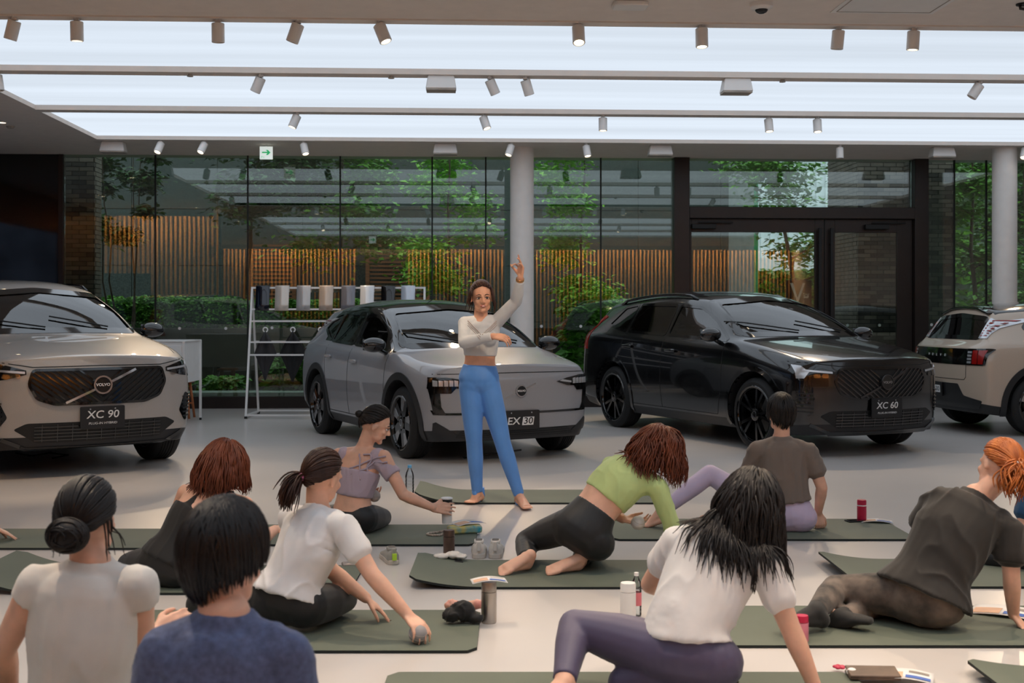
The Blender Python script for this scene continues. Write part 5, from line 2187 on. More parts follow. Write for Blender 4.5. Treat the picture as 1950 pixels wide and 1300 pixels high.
    def face_bits(self, mouth='closed', hairm=H_black):
        k = self.k
        M = self.Mh
        R3 = M.to_3x3().to_4x4()

        def L(x, y, z):
            return self.local(M @ V((x * k, y * k, z * k)))
        for s in (-1, 1):
            e = MB().ball(L(.031 * s, .0745, -.001), (.0135 * k, .010 * k, .0062 * k), R3).build('eye', M_eye, self.root, smooth=True)
            MB().ball(L(.031 * s, .0825, -.001), (.0065 * k, .0035 * k, .0068 * k), R3).build('iris', M_iris, e, smooth=True)
            MB().tube([L(.016 * s, .083, .004), L(.031 * s, .0855, .0095), L(.047 * s, .076, .003)], [.0012 * k, .0022 * k, .0012 * k], 6).build('eyelid', hairm, self.root, smooth=True)
            MB().tube([L(.013 * s, .0905, .0225), L(.030 * s, .0855, .0285), L(.052 * s, .070, .021)], [.0030 * k, .0034 * k, .0015 * k], 6).build('eyebrow', hairm, self.root, smooth=True)
        if mouth == 'open':
            MB().ball(L(0, .0835, -.060), (.020 * k, .008 * k, .0095 * k), R3).build('lips', M_lip, self.root, smooth=True)
            MB().ball(L(0, .0890, -.0590), (.0125 * k, .004 * k, .0036 * k), R3).build('teeth', M_teeth, self.root, smooth=True)
        else:
            MB().ball(L(0, .0845, -.0575), (.020 * k, .006 * k, .0068 * k), R3).build('lips', M_lip, self.root, smooth=True)

    def local(self, p):
        return p - self.base

    def shift(self, me, zmin=.0150):
        """to the person's own origin; flesh and cloth flatten where they rest on the mat"""
        n = len(me.vertices)
        co = [0.0] * (3 * n)
        me.vertices.foreach_get('co', co)
        for i in range(2, 3 * n, 3):
            if co[i] < zmin:
                co[i] = zmin
        me.vertices.foreach_set('co', co)
        me.transform(Matrix.Translation(-self.base))
        return me

    def finish_body(self, hands, toes=True):
        mb = MB()
        self.torso(mb)
        self.shoulders(mb)
        self.hips(mb)
        for S in 'LR':
            self.leg(mb, S)
            self.arm(mb, S)
            self.foot(mb, S, toes)
        for S, kw in hands.items():
            self.hand(mb, S, **kw)
        self.headshape(mb)
        me = remesh(mb, self.voxel, 3, 'body')
        bm = bmesh.new()
        bm.from_mesh(me)
        self.bvh = BVHTree.FromBMesh(bm)
        bm.free()
        me.materials.append(self.skin)
        self.body = link('body', self.shift(me), self.root)
        return self.body

    def garment(self, name, material, parts, voxel=.008, smooth=4, fold=.0, freq=9.0, label=None):
        mb = MB()
        for fn in parts:
            fn(mb)
        me = remesh(mb, voxel, smooth, name)
        if fold:
            wrinkle(me, fold, freq, seed=len(bpy.data.meshes) * .13)
        me.materials.append(material)
        o = link(name, self.shift(me), self.root)
        if label:
            o['label'] = label
        return o

    def strap(self, name, pts, r, material, off=.004):
        """strap laid on the body through world points"""
        P = []
        for a, b in zip(pts, pts[1:]):
            for i in range(8):
                q = a.lerp(b, i / 8)
                h = self.bvh.find_nearest(q)
                P.append(h[0] + h[1] * off)
        h = self.bvh.find_nearest(pts[-1])
        P.append(h[0] + h[1] * off)
        MB().tube([self.local(p) for p in P], r, 6).build(name, material, self.root, smooth=True)

    # ---- hair
    def skull(self, d, f=1.0):
        """point of the skull surface in head direction d, scaled f"""
        k = self.k
        d = V(d).normalized()
        q = V((d.x / (.080 * k), d.y / (.098 * k), d.z / (.104 * k)))
        return self.Mh @ (d * (f / q.length) + V((0, -.010 * k, .018 * k)))

    def dirv(self, az, el):
        """az 0 = face, 90 = the head's right, 180 = back"""
        a, e = R(az), R(el)
        return V((math.sin(a) * math.cos(e), math.cos(a) * math.cos(e), math.sin(e)))

    def hairline(self, az):
        a = abs(((az + 180) % 360) - 180)
        if a < 50:
            return 46 - a * .25
        if a < 95:
            return 33 - (a - 50) * .75
        return -1 - (a - 95) * .50

    def cap(self, hm, f=1.07, low=0, name='hair', rng=None, lump=.004):
        """hair mass over the skull down to the hairline"""
        mb = MB()
        nz, na = 14, 32
        vs, fs = [], []
        inv = self.local
        for i in range(nz + 1):
            for j in range(na):
                az = 360 * j / na
                lo = self.hairline(az) - low * (1 if abs(((az + 180) % 360) - 180) > 60 else 0)
                el = 90 + (lo - 90) * i / nz
                edge = 1.0 if i < nz - 1 else .97 if i == nz - 1 else .90
                p = self.skull(self.dirv(az, el), f * edge + .02 * (1 - abs(el) / 90))
                p += (p - self.J['head']).normalized() * lump * noise.noise(V((az * .12, el * .03, self.base.x)))
                vs.append(inv(p))
        for i in range(nz):
            for j in range(na):
                l = (j + 1) % na
                fs.append((i * na + j, i * na + l, (i + 1) * na + l, (i + 1) * na + j))
        fs.append(tuple(range(na)))
        mb.add(vs, fs)
        o = mb.build(name, hm, self.root, smooth=True)
        return o

    def pulled(self, hm, tie_az, tie_el, n=150, seed=1, f=1.10, lowroot=0):
        """strands drawn from the hairline to a tie"""
        rng = random.Random(seed)
        t = self.dirv(tie_az, tie_el)
        mb = MB()
        for i in range(n):
            az = 360 * i / n + rng.uniform(-2, 2)
            d0 = self.dirv(az, self.hairline(az) + rng.uniform(-2, 16) - lowroot)
            pts = []
            ang = d0.angle(t)
            if ang < .15:
                continue
            for j in range(9):
                u = j / 8
                d = (d0 * math.sin((1 - u) * ang) + t * math.sin(u * ang)) / math.sin(ang)
                pts.append(self.local(self.skull(d, f * (.965 + .035 * math.sin(math.pi * min(1, u * 1.3))) + rng.uniform(-.008, .012))))
            mb.tube(pts, [.0025] + [.0050] * 7 + [.004], 5)
        return mb

    def fall(self, mb, p, d, length, rng, r=.005, g=.30, wave=0.0, avoid=(), step=.020, clear=1.10):
        """one lock sinking under gravity, kept out of the head and the given balls"""
        inv = self.Mh.inverted()
        k = self.k
        pts = [V(p)]
        d = V(d).normalized()
        n = max(3, int(length / step))
        ph = rng.uniform(0, 6.28)
        for i in range(n):
            d = (d * (1 - g) + V((0, 0, -1)) * g).normalized()
            q = pts[-1] + d * step
            if wave:
                q += V((math.sin(ph + i * .9), math.cos(ph * 1.3 + i * .8), 0)) * wave
            l = inv @ q - V((0, -.010 * k, .018 * k))
            e = V((l.x / (.080 * k), l.y / (.098 * k), l.z / (.104 * k)))
            if e.length < clear and l.z > -.085 * k:
                l = l * (clear / max(e.length, 1e-4))
                q = self.Mh @ (l + V((0, -.010 * k, .018 * k)))
            if l.z < -.05 * k and hasattr(self, 'bvh'):
                hh = self.bvh.find_nearest(q, .12)
                if hh[0] is not None and (q - hh[0]).dot(hh[1]) < self.over:
                    q = hh[0] + hh[1] * (self.over + rng.uniform(0, .008))
            for c, rr in avoid:
                v = q - c
                if v.length < rr:
                    q = c + v.normalized() * rr
            d = (q - pts[-1]).normalized() if (q - pts[-1]).length > 1e-5 else d
            pts.append(q)
        m = len(pts)
        mb.tube([self.local(x) for x in pts], [r * (1.0 if i < m * .6 else max(.12, 1 - (i - m * .6) / (m * .42))) for i in range(m)], 4)

    def loose(self, hm, length, n=480, seed=2, wave=.0, part=0.0, avoid=(), fringe=False, g=.22, r=.0042, cap_f=1.06, az0=35, clear=1.10):
        rng = random.Random(seed)
        cp = self.cap(hm, cap_f, low=6)
        mb = MB()
        for i in range(n):
            az = rng.uniform(az0, 360 - az0)
            if fringe and rng.random() < .18:
                az = rng.uniform(-40, 40)
            el = min(rng.uniform(self.hairline(az) + 8, 84), rng.uniform(60, 80))
            d0 = self.dirv(az, el)
            p = self.skull(d0, clear + rng.uniform(-.015, .03))
            out = self.Mh.to_3x3() @ V((d0.x * .6, d0.y * .6 - (.10 if not fringe else 0), -.5))
            nrm = (p - self.J['head']).normalized()
            out = out.normalized()
            out = out - nrm * (min(0, out.dot(nrm)) - .08)
            ln = length * rng.uniform(.82, 1.05) + (el / 90) * .10
            if abs(((az + 180) % 360) - 180) < 45:
                ln = min(ln, .09)
            self.fall(mb, p, out, ln, rng, r * rng.uniform(.8, 1.3), g, wave, avoid, clear=clear + rng.uniform(-.03, .03))
        o = mb.build('hair_locks', hm, self.root, smooth=True)
        tag(o, kind='stuff')
        return o

    def short(self, hm, f=1.17, n=420, seed=2, r=.0042, nape=6, cap_f=1.12, fringe=14, droop=.02):
        """short hair combed from the whorl to the hairline"""
        rng = random.Random(seed)
        self.cap(hm, cap_f, low=nape)
        mb = MB()
        for i in range(n):
            az = rng.uniform(0, 360)
            a = abs(((az + 180) % 360) - 180)
            d0 = self.dirv(180 + rng.uniform(-40, 40), rng.uniform(58, 86))
            lo = self.hairline(az) - (nape + 4 if a > 60 else fringe) + rng.uniform(-5, 14)
            d1 = self.dirv(az + rng.uniform(-6, 6), lo)
            ang = max(.05, d0.angle(d1))
            ff = f + rng.uniform(-.05, .025)
            pts = []
            for j in range(10):
                u = j / 9
                d = (d0 * math.sin((1 - u) * ang) + d1 * math.sin(u * ang)) / math.sin(ang)
                k = 1 + .02 * math.sin(math.pi * u) - (.07 if a > 110 else .03) * u ** 3
                p = self.skull(d, ff * k)
                p.z -= droop * u ** 4
                pts.append(self.local(p))
            mb.tube(pts, [r * .5] + [r] * 7 + [r * .6, r * .12], 5)
        o = mb.build('hair_locks', hm, self.root, smooth=True)
        tag(o, kind='stuff')

    def tail(self, hm, az, el, length, n=70, seed=3, f=1.12, spread=.018, wave=.002, g=.2, thick=.0055, out=None, avoid=()):
        rng = random.Random(seed)
        c = self.skull(self.dirv(az, el), f)
        o3 = self.Mh.to_3x3() @ (self.dirv(az, el) if out is None else V(out))
        mb = MB()
        for i in range(n):
            j = V((rng.gauss(0, 1), rng.gauss(0, 1), rng.gauss(0, 1)))
            self.fall(mb, c + j * spread * .35, o3 + j * .22, length * rng.uniform(.8, 1.05), rng, thick, g, wave, avoid)
        return mb, c
# ================================================================== people
def joints(D, **kw):
    J = {}
    for k, v in kw.items():
        if isinstance(v, Vector):
            J[k] = v.copy()
        elif k in ('face', 'up') or k.startswith('sole'):
            J[k] = camvec(*v)
        else:
            J[k] = at(v[0], v[1], D + (v[2] if len(v) > 2 else 0.0))
    return J


def cloth(name, c, rough=.8, var=.04, **kw):
    return mat(name, c, rough=rough, var=var, vscale=kw.pop('vscale', 6), bump=kw.pop('bump', .06), bscale=kw.pop('bscale', 420), sheen=.15, **kw)


K_white = cloth('white_cotton', C(226, 222, 220))
K_cream = cloth('cream_cotton', C(220, 214, 206))
K_blackleg = cloth('black_leggings', C(18, 18, 20), rough=.55)
K_blacktee = cloth('washed_black_cotton', C(36, 31, 27))
K_tank = cloth('black_tank_fabric', C(17, 16, 17))
K_lilac = cloth('lilac_knit', C(182, 164, 176))
K_green = cloth('lime_green_knit', C(188, 206, 136))
K_purple = cloth('dusky_purple_leggings', C(78, 70, 98), rough=.5)
K_taupe = cloth('taupe_cotton', C(116, 102, 92))
K_lav = cloth('lavender_leggings', C(198, 182, 208), rough=.55)
K_bluetee = cloth('heather_blue_cotton', C(84, 94, 128), var=.12, vscale=60)
K_royal = cloth('cornflower_leggings', C(84, 140, 212), rough=.5)
K_knit = cloth('pale_grey_seamless_knit', C(206, 208, 210))
K_camo = cloth('smoky_camouflage_leggings', C(22, 20, 20), colour2=C(128, 112, 100), vscale=9)
K_sock = cloth('black_sock', C(22, 21, 21))
K_teal = cloth('teal_blue_fabric', C(26, 72, 110))
K_pink = cloth('pink_elastic', C(206, 110, 150))


def leggings(P, m, inf=.006, waist=.24, hi=1.94, fold=0.0, name='leggings', hiL=None):
    parts = [lambda mb: P.torso(mb, inf, 0, waist, caps=(1, 0)), lambda mb: P.hips(mb, inf)]
    parts += [lambda mb: P.leg(mb, 'L', inf, hiL or hi, 0), lambda mb: P.leg(mb, 'R', inf, hi, 0)]
    return P.garment(name, m, parts, voxel=.008, smooth=3, fold=fold, freq=14)


def tee(P, m, lo=.10, inf=.016, sleeve=.62, sinf=.018, hem=.0, fold=.007, name='t_shirt', hi=.965, freq=9, shinf=.011):
    J = P.J
    parts = [lambda mb: P.torso(mb, (lambda t: inf + hem * max(0, 1 - t / .6)), lo, hi, caps=(0, 0)), lambda mb: P.shoulders(mb, shinf),
             lambda mb: cone(mb, J['top'], (.105 * P.k, .090 * P.k), J['nb'] + (J['head'] - J['nb']).normalized() * .012, (.066 * P.k, .066 * P.k), P.side, caps=(1, 0))]
    if sleeve:
        for S in 'LR':
            parts.append(lambda mb, S=S: P.arm(mb, S, lambda t: .011 + (sinf - .011) * min(1, t / .6), sleeve, 0))
    return P.garment(name, m, parts, voxel=.0075, smooth=4, fold=fold, freq=freq)


# ---------------------------------------------------------------- the instructor
J = joints(8.85, pel=(912, 722), hipL=(896, 734), hipR=(930, 734), waist=(914, 684), chest=(915, 643), nb=(915, 608), head=(917, 566, -.02),
           face=(.16, -1, -.08), up=(-.03, 0, 1), shL=(886, 616), shR=(946, 612), elL=(884, 652, -.15), wrL=(940, 640, -.25), elR=(983, 573, -.10), wrR=(991, 528, -.22),
           knL=(903, 840, -.03), knR=(957, 842, -.04), anL=(909, 938, .02), anR=(989, 944, -.04), toL=flr(893, 956, .02), toR=flr(1006, 967, .02))
I = Person('person', 'instructor standing in cornflower blue leggings and pale crop top, one arm raised', J, skin=SKIN2, voxel=.0045, size=.97, girth=.95, group='instructor')
I.finish_body({'L': dict(dirn=camvec(.95, -.1, -.12), palm=camvec(.0, .6, -.8), curl=(.5, .6, .3), thumb=1, spread=.12),
               'R': dict(dirn=camvec(.05, -.1, 1), palm=camvec(-.8, -.5, 0), thumb=-1, spread=.10, pinch=True,
                         fing=[(.95, .9, .4), (.12, .2, .1), (.3, .4, .3), (.6, .6, .4)])})
leggings(I, K_royal, inf=.005, waist=.26, hi=1.98)
for S in 'LR':   # stirrups over the heels
    a = I.local(J['an' + S])
    t_ = (J['to' + S] - J['an' + S])
    t_.z = 0
    t_.normalize()
    MB().tube([a + V((0, 0, .02)) + t_ * .035, a + t_ * .0 + V((0, 0, -.055)), a - t_ * .05 + V((0, 0, -.02)), a - t_ * .035 + V((0, 0, .03))], [.02, .03, .026, .03], 10).build('stirrup', K_royal, I.root, smooth=True)
tp = I.garment('crop_top', K_knit, [lambda mb: I.torso(mb, .008, .40, .955, caps=(0, 0)), lambda mb: I.shoulders(mb, .008),
                               lambda mb: [mb.ball(J['chest'] + camvec(s * .062, -.075, .0), (.062, .05, .06)) for s in (-1, 1)],
                               lambda mb: I.arm(mb, 'L', .007, 1.95, 0), lambda mb: I.arm(mb, 'R', .007, 1.85, 0)], voxel=.006, fold=.002, freq=16)
K_mesh = cloth('openwork_knit', C(188, 178, 174), bump=.5, bscale=200)
bvt = BVHTree.FromPolygons([v.co for v in tp.data.vertices], [tuple(p.vertices) for p in tp.data.polygons])
for s in (-1, 1):     # V of openwork bands on the yoke
    for w_ in range(3):
        pts = []
        for i in range(9):
            u = i / 8
            q = at(915 + s * (28 - 26 * u) + 2, 611 + 26 * u + w_ * 4.5, 8.6)
            h = bvt.ray_cast(I.local(q), camvec(0, 1, 0))
            if h[0]:
                pts.append(h[0] + h[1] * .002)
        if len(pts) > 3:
            MB().tube(pts, .0045 - w_ * .0008, 6).build('openwork_band', K_mesh, tp, smooth=True)
I.face_bits('open', H_brown)
I.cap(H_brown, 1.06)
pm = I.pulled(H_brown, 180, 18, n=140, seed=4)
tag(pm.build('hair_strands', H_brown, I.root, smooth=True), kind='stuff')
tm, c = I.tail(H_brown, 180, 10, .22, n=60, seed=5)
rng = random.Random(8)
for s in (-1, 1):     # loose hair beside the face
    for i in range(26):
        p = I.skull(I.dirv(s * rng.uniform(48, 100), rng.uniform(8, 34)), 1.1)
        I.fall(tm, p, I.Mh.to_3x3() @ V((s * .5, .25, -1)), rng.uniform(.10, .17) if s < 0 else rng.uniform(.05, .12), rng, .0035, .35, .001, clear=1.09)
tag(tm.build('hair_locks', H_brown, I.root, smooth=True), kind='stuff')
M_gold = mat('gold', C(220, 170, 90), rough=.2, metal=1)
wd_ = (J['wrR'] - J['elR']).normalized()
for i in range(2):
    c = I.local(J['wrR'] - wd_ * (.012 + .012 * i))
    u = wd_.orthogonal().normalized()
    v_ = wd_.cross(u)
    MB().tube([c + (u * math.cos(a) + v_ * math.sin(a)) * .0285 for a in [k * math.pi / 9 for k in range(18)]], .0022, 6, closed=True).build('bracelet', M_gold, I.root, smooth=True)

# ---------------------------------------------------------------- white T-shirt, ponytail, ball under the right hand
ballW = at(796, 1207, 5.07)
ballW.z = .052
J = joints(5.3, pel=(548, 1138), hipL=(512, 1150, .02), hipR=(588, 1152, -.03), waist=(562, 1095, .02), chest=(588, 1042, .05), nb=(606, 972, .12), head=(615, 908, .14),
           face=(.55, .80, -.20), up=(.18, .1, 1), shL=(556, 988, .2), shR=(655, 1004, -.02), elL=(630, 1085, .16), wrL=(697, 1138, .13), elR=(708, 1094, -.12), wrR=(778, 1172, -.18),
           knL=(380, 1150, .2), knR=(655, 1140, .22), anL=(520, 1152, .34), anR=(575, 1152, .32), toL=(600, 1155, .38), toR=(500, 1155, .38))
P = Person('person', 'person in white T-shirt and black leggings pressing a grey ball to the mat', J)
P.finish_body({'R': dict(dirn=(ballW + V((0, 0, .035)) - J['wrR']), palm=(ballW - J['wrR']) + V((0, 0, -.1)), curl=(.45, .55, .35), thumb=1, spread=.16),
               'L': dict(dirn=at(738, 1172, 5.45) - J['wrL'], palm=V((0, 0, -1)), curl=(.12, .15, .1), thumb=-1, spread=.12)}, toes=False)
leggings(P, K_blackleg)
tee(P, K_white, lo=.04, inf=.018, hem=.012, fold=.009)
P.cap(H_brown, 1.06)
tag(P.pulled(H_brown, 195, -18, n=150, seed=14).build('hair_strands', H_brown, P.root, smooth=True), kind='stuff')
tm, c = P.tail(H_brown, 195, -18, .17, n=110, seed=15, spread=.02, thick=.004)
tag(tm.build('ponytail', H_brown, P.root, smooth=True), kind='stuff')
MB().lathe([(.014, -.008), (.022, -.004), (.022, .006), (.014, .010)], 14, Matrix.Translation(P.local(c)) @ camvec(-.6, -.5, -.3).to_track_quat('Z', 'Y').to_matrix().to_4x4()).build('hair_tie', K_pink, P.root, smooth=True)
M_ball = mat('grey_massage_ball', C(150, 146, 146), rough=.6, var=.03)


def ball_thing(p, r, m, lab):
    o = MB().ball((0, 0, 0), r, n=28, m=18).build('massage_ball', m, smooth=True)
    for k in range(3):
        q = [V((math.cos(a) * r * 1.005 * math.cos(.5 * (k - 1)), math.sin(a) * r * 1.005 * math.cos(.5 * (k - 1)), r * math.sin(.5 * (k - 1)))) for a in [i * math.pi / 14 for i in range(28)]]
        MB().tube(q, .0012, 5, closed=True).build('groove', M_grille, o)
    o.location = p
    o.rotation_euler = (.5, .3, 0)
    tag(o, lab, 'ball', 'massage balls')


ball_thing(ballW, .040, M_ball, 'grey massage ball pressed on the mat by the person in white T-shirt')

# ---------------------------------------------------------------- lilac crop top, reaching for a tumbler
J = joints(7.65, pel=(672, 983), hipL=(652, 986, .05), hipR=(694, 987, -.04), waist=(674, 945), chest=(682, 903, .02), nb=(694, 853, .05), head=(716, 809, .05),
           face=(.90, .12, -.36), up=(.34, .02, 1), shL=(646, 866, .08), shR=(731, 870, -.05), elL=(655, 926, .20), wrL=(690, 946, .12), elR=(768, 942, -.10), wrR=(824, 966, -.12),
           knL=(605, 985, .22), knR=(728, 985, .27), anL=(700, 990, .36), anR=(650, 990, .34), toL=(722, 990, .40), toR=(628, 990, .40))
P = Person('person', 'person in lilac open-back crop top sitting cross-legged and reaching for a tumbler', J, voxel=.0058, size=.98)
cup_p = at(849, 970, 7.52)
ball_l = at(713, 944, 7.70)
P.finish_body({'R': dict(dirn=camvec(1, .05, -.06), palm=camvec(.0, .9, -.25), curl=(.25, .5, .4), thumb=1, spread=.08),
               'L': dict(dirn=camvec(.8, -.3, .1), palm=camvec(.1, -.2, 1), curl=(.4, .5, .3), thumb=-1, spread=.1)}, toes=False)
P.face_bits('closed')
leggings(P, K_blackleg, waist=.14)
P.garment('crop_top', K_lilac, [lambda mb: P.torso(mb, .009, .36, .70, caps=(0, 0)),
                              lambda mb: [cone(mb, J['sh' + S].lerp(J['top'], .25), P.r('arm0', .012), J['sh' + S].lerp(J['el' + S], .5), P.r('arm1', .014), caps=(1, 0)) for S in 'LR'],
                              lambda mb: [cone(mb, J['sh' + S].lerp(J['top'], .3), .040, J['chest'].lerp(J['sh' + S], .45), .06) for S in 'LR']], voxel=.007, fold=.004, freq=14)
bk = camvec(-.4, -.9, 0)
for a, b in (((650, 884), (736, 866)), ((656, 900), (738, 878)), ((672, 846), (684, 915)), ((684, 846), (706, 905))):
    P.strap('strap', [at(*a, 7.5), at((a[0] + b[0]) / 2, (a[1] + b[1]) / 2, 7.5), at(*b, 7.5)], .0055, K_lilac, .006)
P.cap(H_black, 1.07)
tag(P.pulled(H_black, 180, 5, n=150, seed=24, f=1.11).build('hair_strands', H_black, P.root, smooth=True), kind='stuff')
c = P.skull(P.dirv(180, 5), 1.22)
MB().ball(P.local(c), .026, n=14, m=10).build('bun', H_black, P.root, smooth=True)
MB().lathe([(.012, -.006), (.019, -.003), (.019, .005), (.012, .007)], 14, Matrix.Translation(P.local(P.skull(P.dirv(180, 5), 1.10))) @ (P.Mh.to_3x3() @ V((0, -1, 0))).to_track_quat('Z', 'Y').to_matrix().to_4x4()).build('hair_tie', K_white, P.root, smooth=True)
ball_thing(ball_l, .038, mat('pale_massage_ball', C(186, 182, 180), rough=.6), 'pale massage ball held by the person in lilac')

# ---------------------------------------------------------------- lime green top, side-sitting
J = joints(6.5, pel=(1108, 1012), hipL=(1080, 1002, .03), hipR=(1138, 1034, -.02), waist=(1138, 965, .03), chest=(1176, 920, .06), nb=(1218, 890, .12), head=(1250, 852, .14),
           face=(.55, .78, -.30), up=(.42, .15, .9), shL=(1164, 888, .18), shR=(1252, 928, .0), elL=(1152, 962, .30), wrL=(1186, 988, .10), elR=(1276, 992, -.02), wrR=(1292, 1058, .02),
           knL=(1002, 1030, .35), knR=(1120, 1040, .38), anL=(1003, 1072, -.02), anR=(1100, 1074, -.02), toL=(950, 1092, -.10), toR=(1040, 1089, -.10),
           soleL=(-.25, -.55, .8), soleR=(-.1, -.4, .9))
P = Person('person', 'barefoot person in lime green crop top and black leggings leaning on one arm', J, voxel=.0062)
ball_g = at(1215, 995, 6.55)
P.finish_body({'L': dict(dirn=camvec(1, -.1, -.2), palm=camvec(.2, -.2, 1), curl=(.35, .5, .3), thumb=-1, spread=.1),
               'R': dict(dirn=camvec(.5, .5, -.4), palm=V((0, 0, -1)), curl=(.05, .05, .05), thumb=1, spread=.12)})
leggings(P, K_blackleg, waist=.33, hi=1.78)
P.garment('crop_top', K_green, [lambda mb: P.torso(mb, .010, .46, .965, caps=(0, 0)), lambda mb: P.shoulders(mb, .010),
                              lambda mb: P.arm(mb, 'L', .009, 1.7, 0), lambda mb: P.arm(mb, 'R', .009, 1.9, 0)], voxel=.0065, fold=.004, freq=13)
P.loose(H_auburn, .24, n=600, seed=31, wave=.005, g=.2)
ball_thing(ball_g, .038, mat('white_massage_ball', C(205, 200, 196), rough=.6), 'white massage ball held by the person in green')

# ---------------------------------------------------------------- white T-shirt, long dark hair, purple leggings
J = joints(4.3, pel=(1308, 1250), hipL=(1250, 1236, .03), hipR=(1362, 1262, -.02), waist=(1312, 1185, .02), chest=(1345, 1105, .08), nb=(1388, 1010, .12), head=(1425, 955, .16),
           face=(.32, .92, -.12), up=(.30, .1, .95), shL=(1292, 1030, .18), shR=(1458, 1078, .02), elL=(1238, 1112, .33), wrL=(1300, 1130, .50), elR=(1505, 1195, -.02), wrR=(1552, 1308, -.04),
           knL=(1095, 1192, .18), knR=(1190, 1300, .06), anL=(1074, 1300, -.06), anR=(1290, 1322, .2), toL=(1030, 1330, -.16), toR=(1400, 1326, .25))
P = Person('person', 'person in white T-shirt and dusky purple leggings propped on one straight arm', J, girth=1.06)
P.finish_body({'R': dict(dirn=camvec(.5, .3, -.5), palm=V((0, 0, -1)), curl=(.05, .05, .05), thumb=1, spread=.12),
               'L': dict(dirn=camvec(.8, .3, -.2), palm=camvec(0, -.5, -.5), thumb=-1)}, toes=False)
leggings(P, K_purple, waist=.26)
tee(P, K_white, lo=.20, inf=.016, hem=.010, sleeve=.55, fold=.008)
P.loose(H_black, .34, n=760, seed=41, wave=.003, g=.30)

# ---------------------------------------------------------------- taupe T-shirt, lavender leggings
J = joints(7.7, pel=(1503, 980), hipL=(1480, 985, .02), hipR=(1528, 985, -.02), waist=(1498, 942), chest=(1492, 902, .02), nb=(1488, 834, .04), head=(1487, 788, .06),
           face=(-.10, 1, -.14), up=(0, .06, 1), shL=(1441, 857, .04), shR=(1540, 859, .0), elL=(1418, 930, .12), wrL=(1405, 980, .22), elR=(1565, 928, -.02), wrR=(1558, 976, .06),
           knL=(1352, 902, .22), knR=(1432, 985, .34), anL=(1257, 976, .12), anR=(1340, 990, .30), toL=flr(1217, 1000, .02), toR=(1320, 992, .36))
P = Person('person', 'person in taupe T-shirt and lavender leggings facing the black car, one knee raised', J, size=.98)
P.finish_body({'R': dict(dirn=camvec(.15, -.1, -1), palm=camvec(-.3, .9, 0), curl=(.5, .6, .4), thumb=1, spread=.06),
               'L': dict(dirn=camvec(-.3, .3, -.8), palm=camvec(.4, .4, -.4), thumb=-1)})
leggings(P, K_lav, waist=.26)
tee(P, K_taupe, lo=.24, inf=.018, hem=.014, sleeve=.6, sinf=.024, fold=.006, freq=10)
P.short(H_black, 1.17, n=420, seed=51, nape=18, droop=.03)

# ---------------------------------------------------------------- washed black T-shirt, copper ponytail
J = joints(5.35, pel=(1755, 1138), hipL=(1724, 1136, .05), hipR=(1796, 1148, -.05), waist=(1778, 1085, .02), chest=(1812, 1022, .05), nb=(1860, 945, .10), head=(1902, 888, .12),
           face=(-.34, .93, -.08), up=(.30, .1, .92), shL=(1778, 958, .17), shR=(1922, 1008, -.02), elL=(1748, 1020, .32), wrL=(1780, 1065, .45), elR=(1926, 1095, -.04), wrR=(1930, 1170, .0),
           knL=(1592, 1120, .20), knR=(1685, 1150, .30), anL=(1552, 1166, -.10), anR=(1600, 1176, -.02), toL=(1492, 1184, -.16), toR=(1655, 1182, -.10))
P = Person('person', 'person in washed black T-shirt, smoky patterned leggings and dark socks leaning on one arm', J, girth=1.05)
P.finish_body({'R': dict(dirn=camvec(.3, -.2, -.45), palm=V((0, 0, -1)), curl=(.05, .05, .05), thumb=1, spread=.14),
               'L': dict(dirn=camvec(.6, .3, -.4), palm=camvec(0, -.3, -.6), thumb=-1)}, toes=False)
leggings(P, K_camo, waist=.24, hi=1.92)
P.garment('socks', K_sock, [lambda mb: [P.foot(mb, S, False, .005) for S in 'LR'], lambda mb: [cone(mb, J['an' + S], .042, J['an' + S].lerp(J['kn' + S], .22), .046, caps=(1, 0)) for S in 'LR']], voxel=.0065)
tee(P, K_blacktee, lo=.04, inf=.026, hem=.030, sleeve=.68, sinf=.034, fold=.010, freq=8)
P.cap(H_orange, 1.07)
tag(P.pulled(H_orange, 180, -6, n=170, seed=61, f=1.11).build('hair_strands', H_orange, P.root, smooth=True), kind='stuff')
tm, c = P.tail(H_orange, 180, -6, .16, n=130, seed=62, spread=.035, wave=.006, thick=.0045, out=(-.5, -.5, -.5))
tag(tm.build('ponytail', H_orange, P.root, smooth=True), kind='stuff')
MB().lathe([(.012, -.008), (.023, -.004), (.023, .006), (.012, .008)], 14, Matrix.Translation(P.local(c)) @ camvec(-.2, -.9, .1).to_track_quat('Z', 'Y').to_matrix().to_4x4()).build('hair_tie', K_white, P.root, smooth=True)

# ---------------------------------------------------------------- cream sleeveless top, bun
J = joints(3.6, pel=(150, 1392, .04), hipL=(95, 1400, .04), hipR=(208, 1400, .04), waist=(152, 1295, .04), chest=(160, 1205, .03), nb=(172, 1070, .02), head=(168, 988, .05),
           face=(.14, 1, -.05), up=(0, .03, 1), shL=(68, 1112, .0), shR=(262, 1114, .0), elL=(8, 1235, .06), wrL=(20, 1330, .28), elR=(272, 1255, .10), wrR=(296, 1205, .36),
           knL=(-60, 1380, .36), knR=(350, 1385, .36), anL=(180, 1395, .46), anR=(110, 1395, .44), toL=(260, 1395, .50), toR=(30, 1395, .50))
P = Person('person', 'person in cream cap-sleeve top and black leggings sitting upright', J, girth=1.04)
P.finish_body({'R': dict(dirn=camvec(.75, .55, .3), palm=camvec(-.3, .7, -.5), curl=(.3, .4, .2), thumb=1),
               'L': dict(dirn=camvec(.3, .7, -.3), palm=camvec(.5, .0, -.7), thumb=-1)}, toes=False)
leggings(P, K_blackleg)
tee(P, K_cream, lo=.0, inf=.020, hem=.012, sleeve=.22, sinf=.010, fold=.007, freq=8, shinf=.006)
P.cap(H_black, 1.07)
